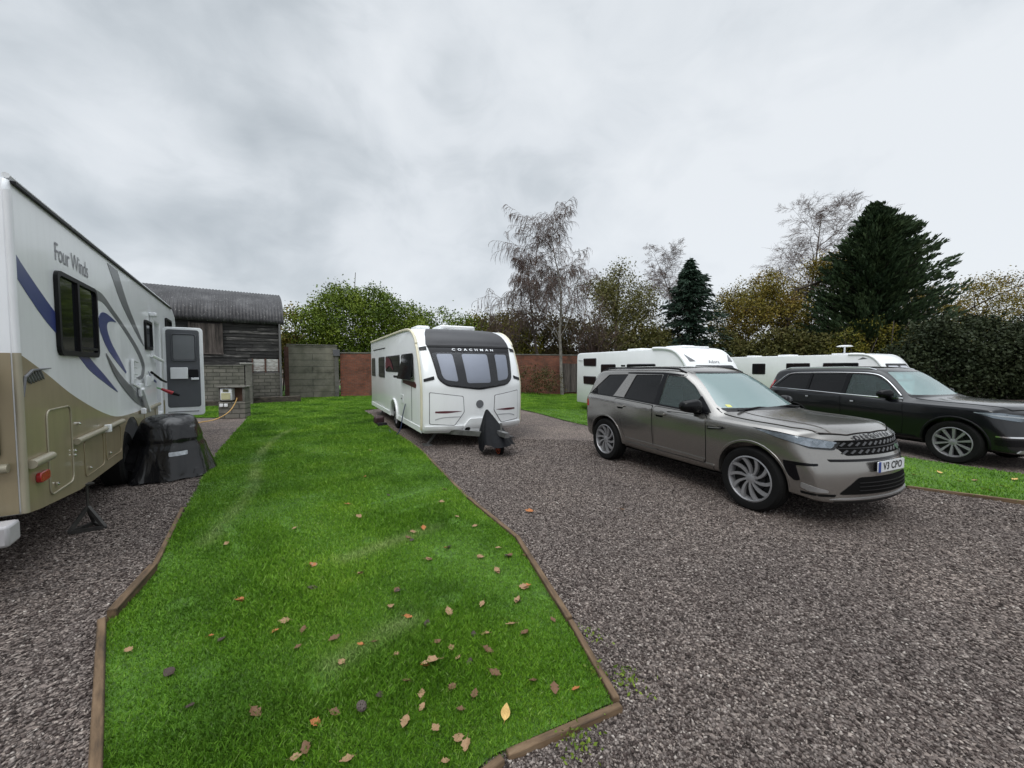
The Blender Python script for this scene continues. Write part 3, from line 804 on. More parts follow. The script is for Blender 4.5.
def caravan_wheel(root, x, y, s, r=.33):
    w = empty('wheel', (x, y, r), parent=root)
    MB().lathe([(.20, -.09), (r - .04, -.095), (r, -.07), (r, .07), (r - .04, .095), (.20, .09)], (0, 0, 0), (0, 1, 0), 32, True).build('tyre', M['rubber'], w)
    mb = MB().lathe([(.03, .0), (.03, .02), (.17, .045), (.21, .09), (.205, .06), (.17, -.06)], (0, 0, 0), (0, s, 0), 30)
    for k in range(5):
        a = 2 * PI * k / 5
        mb.beam((.03 * math.cos(a), s * .075, .03 * math.sin(a)), (.20 * math.cos(a), s * .085, .20 * math.sin(a)), .02, .055, V3((0, 1, 0)))
    mb.lathe([(0, .10), (.045, .095), (.05, .06)], (0, 0, 0), (0, s, 0), 16)
    mb.build('rim', M['alloy'], w)
    MB().lathe([(.0, .02), (.2, .02)], (0, 0, 0), (0, s, 0), 24).build('brake_disc', M['darkhole'], w)
def smooth_front(L, H, front, n=5):
    """front: (x, z) control points bottom to roof; closes along roof, rear and floor"""
    f = spline(front, n)
    back = [(-L * .3, H), (-L * .6, H), (-L + .18, H), (-L + .07, H - .03), (-L + .02, H - .10), (-L, H - .25), (-L, 1.2), (-L, .38), (-L + .05, .31), (-L * .6, .30), (-L * .3, .30)]
    return f + back
NEAR = (0, -1, 0); FRONT = (1, 0, 0)

# --- the white caravan in the middle
c1F = (.47, -.883); c1L = (.883, .47); W1 = 2.3; L1 = 7.1
c1 = tag(empty('touring_caravan', G(-1.85 + c1L[0] * W1 / 2, 7.97 + c1L[1] * W1 / 2), math.atan2(c1F[1], c1F[0])), 'white touring caravan with black-topped panoramic front window, parked on the middle pitch', 'caravan')
fr1 = [(-.08, .30), (0, .40), (.022, .55), (.035, .8), (.035, 1.1), (.02, 1.35), (-.10, 1.7), (-.26, 2.02), (-.36, 2.16), (-.52, 2.33), (-.75, 2.47), (-1.05, 2.555), (-1.5, 2.59)]
body, bv1 = caravan_body(c1, smooth_front(L1, 2.6, fr1), W1, .27, -2.95)
hw = W1 / 2
# black brow above the window, wrap of the brow round the side
drape('front_brow', rpoly([(-1.0, 2.10), (1.0, 2.10), (.86, 2.57), (-.86, 2.57)], .06), bv1, (1, 0, .55), M['blackgloss'], c1, .006, .02, .06, mesh2d=None) if False else None
br = [(-.98, 2.10), (.98, 2.10), (.86, 2.34), (.80, 2.52), (-.80, 2.52), (-.86, 2.34)]
def uproj(poly, k=.55):
    """(y, z) wanted on the curved nose -> (y, u) for a tilted drape direction"""
    return poly
d_up = V3((1, 0, .9)).normalized(); up_up = d_up.cross(V3((0, 0, 1)).cross(d_up).normalized())
def tilt(y, x, z): return (y, V3((x, 0, z)).dot(up_up))
brow = [tilt(-1.0, -.32, 2.13), tilt(-.6, -.20, 2.13), tilt(.0, -.08, 2.13), tilt(.6, -.20, 2.13), tilt(1.0, -.32, 2.13), tilt(.94, -.62, 2.40), tilt(.80, -1.0, 2.56), tilt(.0, -.90, 2.60), tilt(-.80, -1.0, 2.56), tilt(-.94, -.62, 2.40)]
M['charcoal'] = pbr('charcoal_cap', (.030, .030, .034), .35, spec=.3, var=.1)
drape('front_brow', rpoly(brow, .05), bv1, d_up, M['charcoal'], c1, .007, .02, .06)
# the big dark window panel with three blinds behind clear panes
win = [(-.985, 2.16), (-.95, 2.02), (-.86, 1.42), (-.70, 1.29), (0, 1.20), (.70, 1.29), (.86, 1.42), (.95, 2.02), (.985, 2.16)]
wp = drape('front_window', rpoly(win, .08), bv1, FRONT, M['blackgloss'], c1, .010, .03, .06)
for poly in ([(-.83, 1.97), (-.77, 1.50), (-.71, 1.42), (-.46, 1.38), (-.50, 1.97)], [(-.30, 1.97), (-.27, 1.35), (.27, 1.35), (.30, 1.97)], [(.83, 1.97), (.77, 1.50), (.71, 1.42), (.46, 1.38), (.50, 1.97)]):
    drape('blind', rpoly(poly, .05), bv1, FRONT, M['pleat'], wp, .014, .004, .07)
drape('pane', rpoly([(-.93, 2.0), (-.84, 1.44), (-.68, 1.32), (0, 1.235), (.68, 1.32), (.84, 1.44), (.93, 2.0)], .08), bv1, FRONT, M['pane'], wp, .030, .0, .1)
drape('window_lip', [(-.985, 2.125), (.985, 2.125), (.98, 2.165), (-.98, 2.165)], bv1, FRONT, M['black'], wp, .028, .03, .06)
drape('name_lettering', None, bv1, FRONT, pbr('white_letters', (.75, .77, .8), .4), c1, .034, .0, mesh2d=moved(text2d('COACHMAN', .105, 2.0, 0, .003), 0, 2.065, 1, .62))
# side fins of the brow
for s in (-1, 1):
    drape('brow_fin', rpoly([(s * 1.00, 2.06), (s * 1.14, 2.04), (s * 1.14, 2.11), (s * 1.0, 2.14)][::s], .01), bv1, FRONT, M['blackgloss'], c1, .02, .04, .06)
    drape('marker_lamp', rpoly([(s * .93, 1.50), (s * 1.13, 1.44), (s * 1.13, 1.38), (s * .93, 1.43)][::s], .012), bv1, FRONT, M['blackgloss'], c1, .012, .02, .06)
    lk = drape('locker_door', rpoly([(s * 1.04, 1.17), (s * .36, 1.08), (s * .34, .74), (s * .54, .46), (s * 1.04, .50)][::s], .03), bv1, FRONT, M['seam'], c1, .004, .02, .08)
    drape('door_skin', rpoly([(s * 1.028, 1.156), (s * .373, 1.068), (s * .354, .746), (s * .547, .473), (s * 1.028, .512)][::s], .03), bv1, FRONT, M['white'], lk, .012, .01, .08)
    drape('swoosh', spline([(s * .93, .735), (s * .70, .73), (s * .40, .76)], 5) + spline([(s * .40, .765), (s * .70, .775), (s * .93, .77)], 5), bv1, FRONT, M['burgundy'], lk, .016, .002, .1)
    drape('swoosh', spline([(s * .93, .58), (s * .75, .63), (s * .42, .64)], 5) + spline([(s * .42, .655), (s * .75, .65), (s * .93, .605)], 5), bv1, FRONT, M['greyvinyl'], lk, .016, .002, .1)
    for kz in (1.03, .62): MB().lathe([(0, .02), (.014, .016), (.016, 0)], (.05, s * .98, kz), (1, 0, 0), 10).build('lock', M['seam'], lk)
    drape('bumper_step', rpoly([(s * 1.13, .36), (s * .40, .36), (s * .34, .46), (s * 1.13, .455)][::s], .02), bv1, FRONT, M['white'], c1, .035, .05, .08)
drape('name_badge', [(.085 * math.cos(a), .90 + .085 * math.sin(a)) for a in np.linspace(0, 2 * PI, 20)[:-1]], bv1, FRONT, M['greydecal'], c1, .012, .01, .1)
drape('front_fairing', rpoly([(-.40, .28), (.40, .28), (.34, .46), (.24, .60), (-.24, .60), (-.34, .46)], .05), bv1, FRONT, M['white'], c1, .05, .07, .08)
drape('fog_lamp', rrect(-.33, .33, -.22, .42, .04), bv1, FRONT, M['black'], c1, .058, .01, .1)
# near-side windows
for x0, z0, x1, z1 in ((-6.85, 1.36, -6.12, 2.0), (-5.35, 1.36, -4.30, 2.0), (-4.10, 1.55, -2.15, 2.0), (-1.95, 1.42, -.80, 2.0)):
    f = drape('window', rrect(x0, z0, x1, z1, .05), bv1, NEAR, M['seam'], c1, .010, .015, .5)
    drape('pane', rrect(x0 + .02, z0 + .02, x1 - .02, z1 - .02, .05), bv1, NEAR, M['darkglass'], f, .022, .012, .5)
# the front side window stands ajar on its top hinge
aj = MB().prism(rpoly([(-1.99, 1.40), (-.56, 1.40), (-.76, 2.0), (-1.72, 2.0)], .05), lambda p: (p[0], -hw - .025 - (2.0 - p[1]) * .16, p[1]), (0, .012, 0)).build('open_window', M['darkglass'], c1, smooth=False)
for xx in (-1.8, -.72): MB().tube([(xx, -hw, 1.47), (xx, -hw - .10, 1.44)], .008, 6).build('window_stay', M['steel'], aj)
f = drape('lower_window_trim', rpoly([(-1.85, 1.30), (-.55, 1.22), (-.50, 1.30), (-.62, 1.36), (-1.85, 1.37)], .02), bv1, NEAR, M['burgundy'], c1, .006, .008, .5)
drape('window_sticker', spline([(-4.0, 1.62), (-3.4, 1.72), (-2.9, 1.6), (-3.3, 1.9), (-3.9, 1.95)], 4, True), bv1, NEAR, M['burgundy'], c1, .036, .002, .5)
drape('side_lettering', rpoly([(-6.5, 2.245), (-4.35, 2.235), (-4.1, 2.27), (-6.5, 2.285)], .01), bv1, NEAR, M['blackgloss'], c1, .003, .002, .5)
drape('model_lettering', rpoly([(-3.0, 1.40), (-2.2, 1.40), (-2.2, 1.46), (-3.0, 1.46)], .01), bv1, NEAR, M['blackgloss'], c1, .003, .002, .5)
drape('service_hatch', rpoly([(-.97, .46), (-.93, .46), (-.93, 1.30), (-.97, 1.30)], .01), bv1, NEAR, M['seam'], c1, .003, .003, .5)
f = drape('service_hatch', rrect(-2.1, .78, -1.78, 1.0, .03), bv1, NEAR, M['white2'], c1, .012, .012, .5)
MB().lathe([(0, .02), (.02, .018), (.022, 0)], (-1.94, -hw - .01, .9), (0, -1, 0), 10).build('lock', M['seam'], f)
# cream awning rails along both edges, skirt, arch trim
prof1 = smooth_front(L1, 2.6, fr1)
i1 = [i for i, p in enumerate(prof1) if p[1] > .36 and p[0] > -L1 + .06]
for s in (-1, 1):
    pts = [(x - (.07 if z < 2.2 else .02), s * (hw + .010), z - (.02 if z > 2.2 else 0)) for x, z in prof1 if z > .36 and x > -L1 + .1]
    MB().tube(pts, .034, 6).build('awning_rail', M['cream'], c1)
    MB().box((-1.35, s * (hw + .004), .36), (2.5, .02, .13)).box((-5.25, s * (hw + .004), .36), (3.6, .02, .13)).build('side_skirt', M['white'], c1, bevel=.008)
    arc = [(-2.95 + .47 * math.cos(a), s * (hw + .010), .34 + .47 * math.sin(a)) for a in np.linspace(-.05, PI + .05, 16)]
    MB().tube(arc, .035, 8).build('wheel_arch_trim', M['white'], c1)
    caravan_wheel(c1, -2.95, s * (hw - .13), s)
# roof fittings
MB().prism(rrect(-1.75, -.45, -.95, .45, .12), lambda p: (p[0], p[1], 2.58), (0, 0, .10)).build('rooflight', M['white'], c1, bevel=.03)
MB().prism(rrect(-1.9, -.95, -1.2, -.62, .1), lambda p: (p[0], p[1], 2.58), (0, 0, .09)).build('roof_box', M['white'], c1, bevel=.03)
MB().prism(rrect(-4.6, -.3, -3.9, .4, .1), lambda p: (p[0], p[1], 2.58), (0, 0, .09)).build('rooflight', M['white'], c1, bevel=.03)
# chassis, steadies, A-frame, jockey wheel
mb = MB()
for s in (-1, 1): mb.beam((-6.8, s * .75, .30), (-.2, s * .75, .30), .05, .12); mb.beam((-.2, s * .75, .30), (1.3, 0, .38), .05, .10)
mb.tube([(-2.95, -1.0, .33), (-2.95, 1.0, .33)], .04, 8); mb.box((1.42, 0, .42), (.35, .09, .09))
mb.build('chassis', M['steel'], c1)
for x, s in ((-.35, -1), (-.35, 1), (-6.4, -1), (-6.4, 1)):
    MB().beam((x - .05, s * .70, .30), (x + .10, s * .98, .03), .05, .03).box((x + .10, s * 1.0, .018), (.20, .16, .03)).build('corner_steady', M['steel'], c1)
jw = empty('jockey_wheel', (1.28, .0, 0), parent=c1)
MB().lathe([(.05, -.035), (.105, -.04), (.115, -.025), (.115, .025), (.105, .04), (.05, .035)], (0, 0, .116), (0, 1, 0), 24, True).build('tyre', M['rubber'], jw)
MB().lathe([(0, -.045), (.03, -.045), (.045, -.03), (.095, -.042), (.095, .042), (.045, .03), (.03, .045), (0, .045)], (0, 0, .116), (0, 1, 0), 20).build('rim', pbr('orange_rim', (.42, .075, .03), .5), jw)
MB().tube([(.0, .06, .116), (.06, .06, .25), (.06, .0, .30), (.06, 0, .62)], .02, 8).build('stem', M['steel'], jw)
# sagging charcoal hitch cover
hc = tag(empty('hitch_cover', (0, 0, 0)), 'limp black hood over the tow hitch of the white caravan on the middle pitch', 'cover')
hc.location = c1.location; hc.rotation_euler = c1.rotation_euler
M['hood'] = pbr('hitch_hood', (.005, .0055, .007), .5, spec=.08, var=.3, vscale=6, bump=.6, bscale=14)
def hood():
    nu, nv = 36, 14; vs = []; fs = []
    for j in range(nv + 1):
        t = j / nv
        for i in range(nu):
            a = 2 * PI * i / nu; ca, sa = math.cos(a), math.sin(a)
            e = .75; px = math.copysign(abs(ca) ** e, ca); py = math.copysign(abs(sa) ** e, sa)
            fold = 1 + .07 * t * math.sin(5 * a + 2 * t) + .03 * math.sin(9 * a)
            cxx = .72 + .42 * t ** 1.2; rx = .02 + .40 * t ** 1.1; ry = .02 + .29 * t ** .9
            zt = .82 - .55 * t - (.10 * t ** 3 * (1 + math.sin(3 * a)) if ca < .3 else .06 * t ** 2)
            vs.append((cxx + rx * px * fold, ry * py * fold - .02, zt + .02 * math.sin(4 * a) * t))
    for j in range(nv):
        for i in range(nu):
            i2 = (i + 1) % nu; fs.append((j * nu + i, j * nu + i2, (j + 1) * nu + i2, (j + 1) * nu + i))
    fs.append(tuple(range(nu)))
    return MB().add(vs, fs)
hood().build('hood', M['hood'], hc, ang=60)
tag(MB().tube([(0, 0, 0), (.02, .01, .0)], .001).build('x', None), 'x', 'x') if False else None
# dark wheel chock / leveller by the wheel and mains lead down from the hatch
lv = tag(empty('wheel_leveller', G(-3.78, 11.05), math.atan2(c1F[1], c1F[0])), 'dark plastic levelling ramp and bags behind the wheel of the white caravan', 'leveller')
MB().prism([(-.35, 0), (.35, 0), (.30, .12), (.1, .10), (-.1, .06)], lambda p: (p[0], -.12, p[1]), (0, .24, 0)).build('ramp', M['black'], lv, bevel=.01)
MB().box((-.30, .0, .12), (.30, .26, .22)).build('storage_bag', pbr('maroon_bag', (.035, .012, .014), .6), lv, bevel=.04)
q = [Matrix.Translation(c1.location) @ Matrix.Rotation(c1.rotation_euler.z, 4, 'Z') @ V3(p) for p in ((-1.5, -hw - .02, .80), (-1.55, -hw - .08, .5), (-1.6, -hw - .12, .2), (-1.75, -hw - .2, .02), (-2.2, -hw - .25, .02), (-2.6, -hw - .2, .02))]
tag(MB().tube(spline([tuple(p) for p in q], 5), .012, 6).build('power_lead', pbr('blue_lead', (.04, .05, .12), .5)), 'dark blue power lead hanging from the near side of the middle-pitch caravan', 'cord')

# --- second caravan, behind the silver car
c2F = (.413, -.911); c2L = (.911, .413); W2 = 2.16; L2 = 6.1
c2o = G(5.36, 11.38)
c2 = tag(empty('touring_caravan', (5.36 + c2L[0] * W2 / 2, 11.38 + c2L[1] * W2 / 2, -.16), math.atan2(c2F[1], c2F[0])), 'white caravan half hidden behind the silver car, two small dark windows at its tail', 'caravan')
fr2 = [(-.06, .30), (0, .40), (.02, .8), (.03, 1.2), (-.05, 1.55), (-.22, 1.90), (-.40, 2.14), (-.62, 2.33), (-.9, 2.43), (-1.3, 2.47), (-1.7, 2.47)]
body2, bv2 = caravan_body(c2, smooth_front(L2, 2.43, fr2), W2, .10, -2.7)
h2 = W2 / 2
for x0, z0, x1, z1 in ((-5.60, 1.86, -4.70, 2.20), (-5.60, 1.10, -4.70, 1.46)):
    f = drape('window', rpoly([(x0, z1), (x0 + .03, z0 + .02), (x1, z0), (x1, z1)], .05), bv2, NEAR, M['seam'], c2, .01, .015, .5)
    drape('pane', rpoly([(x0 + .03, z1 - .03), (x0 + .06, z0 + .05), (x1 - .03, z0 + .03), (x1 - .03, z1 - .03)], .04), bv2, NEAR, M['darkglass'], f, .022, .012, .5)
MB().tube([(-5.95, -h2 - .01, 2.12), (-5.6, -h2 - .03, 2.10)], .008, 6).build('window_stay', M['seam'], c2)
for x0, x1 in ((-2.9, -1.5), (-4.4, -3.5)):
    f = drape('window', rrect(x0, 1.25, x1, 1.95, .06), bv2, NEAR, M['seam'], c2, .01, .015, .5)
    drape('pane', rrect(x0 + .02, 1.27, x1 - .02, 1.93, .05), bv2, NEAR, M['darkglass'], f, .022, .012, .5)
wp = drape('front_window', rpoly([(-.85, 1.90), (-.85, 1.15), (.85, 1.15), (.85, 1.90)], .1), bv2, FRONT, M['darkglass'], c2, .012, .03, .1)
for s in (-1, 1):
    drape('brow_decal', rpoly([(s * .95, 2.02), (s * .72, 2.03), (s * .98, 2.30)][::s], .02), bv2, (1, 0, .2), M['greydecal'], c2, .006, .01, .1)
    pts = [(x - .06, s * (h2 + .005), z - .02) for x, z in smooth_front(L2, 2.43, fr2) if z > .4 and x > -1.6]
    MB().tube(pts, .05, 8).build('edge_moulding', M['white'], c2)
    caravan_wheel(c2, -2.7, s * (h2 - .13), s)
    MB().beam((-5.4, s * .7, .30), (-5.3, s * .9, .04), .05, .03).box((-5.3, s * .92, .02), (.18, .14, .03)).build('corner_steady', M['steel'], c2)
drape('name_lettering', None, bv2, (1, 0, .3), M['greydecal'], c2, .012, 0, mesh2d=moved(text2d('Adora', .17, 1.1, .2), .0, 1.98))
MB().prism(rrect(-3.6, -.5, -2.8, .3, .1), lambda p: (p[0], p[1], 2.44), (0, 0, .09)).build('rooflight', M['white'], c2, bevel=.03)
MB().prism(rrect(-1.5, -.6, -.8, .6, .1), lambda p: (p[0], p[1], 2.43), (0, 0, .09)).build('rooflight', M['white'], c2, bevel=.03)
MB().prism(rrect(-2.5, .3, -1.6, .9, .1), lambda p: (p[0], p[1], 2.44), (0, 0, .16)).build('aerial', M['white2'], c2, bevel=.05)
MB().box((-2.8, 0, .34), (6.0, 1.5, .1)).beam((-.2, .7, .3), (1.2, 0, .38), .05, .1).beam((-.2, -.7, .3), (1.2, 0, .38), .05, .1).tube([(1.0, 0, .4), (1.0, 0, .02)], .03, 8).build('chassis', M['steel'], c2)

# --- third caravan, behind the black car
c3F = (.39, -.921); c3L = (.921, .39); W3 = 2.25; L3 = 8.2
c3 = tag(empty('touring_caravan', (16.9 + c3L[0] * W3 / 2, 17.35 + c3L[1] * W3 / 2, -.18), math.atan2(c3F[1], c3F[0])), 'long white caravan behind the black car, small mushroom aerial on its roof', 'caravan')
fr3 = [(-.06, .30), (0, .40), (.02, .8), (.03, 1.2), (-.05, 1.6), (-.22, 1.95), (-.38, 2.18), (-.55, 2.34), (-.8, 2.45), (-1.2, 2.48), (-1.6, 2.48)]
body3, bv3 = caravan_body(c3, smooth_front(L3, 2.46, fr3), W3, .10, -3.4)
h3 = W3 / 2
for x0, z0, x1, z1 in ((-6.35, 1.42, -5.55, 2.05), (-4.4, 1.55, -3.2, 2.06), (-2.6, 1.55, -1.1, 2.06)):
    f = drape('window', rrect(x0, z0, x1, z1, .05), bv3, NEAR, M['seam'], c3, .01, .015, .5)
    drape('pane', rrect(x0 + .02, z0 + .02, x1 - .02, z1 - .02, .05), bv3, NEAR, M['darkglass'], f, .022, .012, .5)
wp = drape('front_window', rpoly([(-.92, 2.02), (-.92, 1.2), (.92, 1.2), (.92, 2.02)], .1), bv3, FRONT, M['blackgloss'], c3, .012, .03, .1)
for a_, b_ in ((-.82, -.1), (.1, .82)): drape('blind', rrect(a_, 1.3, b_, 1.92, .05), bv3, FRONT, M['pleat'], wp, .018, .004, .1)
for s in (-1, 1):
    pts = [(x - .05, s * (h3 + .005), z - .02) for x, z in smooth_front(L3, 2.46, fr3) if z > .4 and x > -1.5]
    MB().tube(pts, .045, 8).build('edge_moulding', M['white'], c3)
    caravan_wheel(c3, -3.4, s * (h3 - .13), s)
drape('side_decal', [(-1.15, 2.20), (-.75, 2.24), (-.95, 2.32)], bv3, NEAR, M['greydecal'], c3, .004, .004, .5)
for x0, x1 in ((-2.6, -1.5), (-5.3, -4.6), (-7.2, -6.7)):
    MB().prism(rrect(x0, -.5, x1, .3, .08), lambda p: (p[0], p[1], 2.46), (0, 0, .09)).build('rooflight', M['white'], c3, bevel=.03)
MB().lathe([(0, .07), (.22, .05), (.34, .0), (.30, -.02), (.04, -.03), (.035, -.42)], (-2.1, -.3, 2.90), (0, 0, 1), 28).build('aerial', M['white'], c3)
MB().box((-3.6, 0, .34), (7.6, 1.5, .1)).beam((-.2, .7, .3), (1.2, 0, .38), .05, .1).beam((-.2, -.7, .3), (1.2, 0, .38), .05, .1).tube([(1.0, 0, .4), (1.0, 0, .02)], .03, 8).build('chassis', M['steel'], c3)
# ------------------------------------------------------------------ CARS (local: x forward, y left, z up, origin on the ground at mid wheelbase)
def paint(name, col, metal, rough, dew=.25, dirt=1., coat=.7):
    m, nt, b = base(name)
    tc = nn(nt, 'ShaderNodeTexCoord')
    fl = nn(nt, 'ShaderNodeTexNoise'); fl.inputs['Scale'].default_value = 900; fl.inputs['Detail'].default_value = 1
    nt.links.new(tc.outputs['Object'], fl.inputs['Vector'])
    r = ramp(nt, [(.3, tuple(c * .82 for c in col)), (.7, tuple(c * 1.15 for c in col))]); nt.links.new(fl.outputs['Fac'], r.inputs['Fac'])
    # road dirt, strongest low on the flanks
    sp = nn(nt, 'ShaderNodeSeparateXYZ'); nt.links.new(tc.outputs['Object'], sp.inputs[0])
    mr = nn(nt, 'ShaderNodeMapRange'); nt.links.new(sp.outputs['Z'], mr.inputs[0]); mr.inputs[1].default_value = .2; mr.inputs[2].default_value = .85; mr.inputs[3].default_value = .55 * dirt; mr.inputs[4].default_value = .06 * dirt
    dn = nn(nt, 'ShaderNodeTexNoise'); dn.inputs['Scale'].default_value = 7; dn.inputs['Detail'].default_value = 8; dn.inputs['Roughness'].default_value = .7
    nt.links.new(tc.outputs['Object'], dn.inputs['Vector'])
    mu = nn(nt, 'ShaderNodeMath', operation='MULTIPLY'); nt.links.new(mr.outputs[0], mu.inputs[0]); nt.links.new(dn.outputs['Fac'], mu.inputs[1])
    mx = nn(nt, 'ShaderNodeMixRGB'); mx.inputs['Color2'].default_value = (.075, .068, .06, 1)
    nt.links.new(mu.outputs[0], mx.inputs['Fac']); nt.links.new(r.outputs['Color'], mx.inputs['Color1'])
    nt.links.new(mx.outputs['Color'], b.inputs['Base Color'])
    b.inputs['Metallic'].default_value = metal
    ra = nn(nt, 'ShaderNodeMath', operation='MULTIPLY_ADD'); nt.links.new(mu.outputs[0], ra.inputs[0]); ra.inputs[1].default_value = .5; ra.inputs[2].default_value = rough
    nt.links.new(ra.outputs[0], b.inputs['Roughness'])
    b.inputs['Coat Weight'].default_value = coat; b.inputs['Specular IOR Level'].default_value = .2; b.inputs['Coat IOR'].default_value = 1.42
    # beads of rain on the lacquer
    vo = nn(nt, 'ShaderNodeTexVoronoi'); vo.inputs['Scale'].default_value = 130
    nt.links.new(tc.outputs['Object'], vo.inputs['Vector'])
    rb = ramp(nt, [(.0, (1, 1, 1)), (.28, (0, 0, 0))]); nt.links.new(vo.outputs['Distance'], rb.inputs['Fac'])
    bp = nn(nt, 'ShaderNodeBump'); bp.inputs['Strength'].default_value = dew; bp.inputs['Distance'].default_value = .004
    nt.links.new(rb.outputs['Color'], bp.inputs['Height']); nt.links.new(bp.outputs['Normal'], b.inputs['Coat Normal'])
    cr_ = nn(nt, 'ShaderNodeMath', operation='MULTIPLY_ADD'); nt.links.new(mu.outputs[0], cr_.inputs[0]); cr_.inputs[1].default_value = .4; cr_.inputs[2].default_value = .07
    nt.links.new(cr_.outputs[0], b.inputs['Coat Roughness'])
    return m
M['suvpaint'] = paint('bronze_silver_paint', (.29, .278, .262), .85, .20, .18, .4)
M['blackpaint'] = paint('black_paint', (.003, .0035, .005), .0, .3, .04, .05, 1.)
M['privacy'] = glass_mat('privacy_glass', (.10, .10, .12), .30, .04, 1.45)
M['clearglass'] = glass_mat('car_glass', (.62, .86, .83), .70, .06, 1.5)
M['screenglass'] = glass_mat('windscreen_glass', (.66, .93, .93), .60, .34, 2.0)
M['interior'] = pbr('dark_interior', (.035, .036, .04), .7)
M['seat'] = pbr('seat_leather', (.045, .045, .05), .5)
M['gloss'] = pbr('piano_black', (.004, .004, .005), .2, spec=.22)
M['plate'] = pbr('plate_white', (.62, .64, .66), .35)
M['plateblue'] = pbr('plate_blue', (.02, .05, .25), .4)
M['lamphouse'] = pbr('lamp_reflector', (.30, .33, .36), .18, metal=.75)
M['lampback'] = pbr('lamp_backing', (.36, .39, .43), .3, metal=.3, var=.3, vscale=18)
M['meshgrey'] = pbr('grille_mesh_grey', (.075, .075, .078), .3, metal=.6)
M['skid'] = pbr('skid_silver', (.33, .33, .33), .35, metal=.7)

# station: x, bow, lean, zb, (ws, zs), (wm, zm), (wb, zb2), (wg, zg), (wr, zr), (wt, zt), zc
STN = [
 (-2.30, .40, .42, .44, (.80, .52), (.865, .76), (.835, 1.08), (.79, 1.13), (.64, 1.46), (.50, 1.535), 1.55),
 (-2.20, .24, .36, .33, (.855, .42), (.915, .75), (.895, 1.10), (.855, 1.145), (.675, 1.55), (.55, 1.625), 1.64),
 (-1.85, .0, .15, .28, (.895, .38), (.95, .75), (.93, 1.11), (.89, 1.155), (.69, 1.595), (.57, 1.67), 1.69),
 (-1.37, .0, .0, .26, (.89, .37), (.95, .75), (.928, 1.10), (.89, 1.145), (.69, 1.61), (.57, 1.685), 1.705),
 (-.75, .0, .0, .25, (.875, .36), (.935, .74), (.92, 1.075), (.885, 1.12), (.69, 1.62), (.57, 1.695), 1.715),
 (-.10, .0, .0, .25, (.87, .36), (.935, .73), (.92, 1.05), (.885, 1.09), (.685, 1.615), (.57, 1.69), 1.71),
 (.22, .06, .0, .25, (.87, .36), (.935, .72), (.92, 1.035), (.885, 1.07), (.675, 1.585), (.56, 1.655), 1.675),
 (.60, .13, .0, .25, (.875, .36), (.938, .72), (.922, 1.02), (.885, 1.055), (.735, 1.36), (.60, 1.425), 1.445),
 (.96, .17, .0, .25, (.88, .36), (.943, .72), (.926, 1.01), (.885, 1.045), (.80, 1.115), (.60, 1.165), 1.185),
 (1.09, .14, .0, .25, (.885, .36), (.946, .72), (.928, 1.005), (.882, 1.04), (.79, 1.075), (.55, 1.10), 1.115),
 (1.37, .06, .0, .25, (.89, .36), (.95, .72), (.93, .995), (.875, 1.03), (.77, 1.06), (.52, 1.08), 1.095),
 (1.80, .06, .0, .25, (.885, .34), (.945, .70), (.925, .985), (.87, 1.02), (.76, 1.045), (.50, 1.068), 1.077),
 (2.06, .20, -.10, .25, (.865, .33), (.92, .68), (.89, .955), (.835, .99), (.73, 1.015), (.48, 1.035), 1.043),
 (2.22, .28, -.40, .26, (.85, .31), (.895, .66), (.865, .92), (.81, .955), (.70, .98), (.46, .998), 1.005),
 (2.285, .33, -.44, .28, (.83, .32), (.87, .64), (.845, .885), (.795, .92), (.68, .945), (.45, .962), .968),
 (2.30, .34, -.44, .30, (.81, .34), (.845, .63), (.82, .865), (.77, .895), (.66, .918), (.44, .934), .94),
]
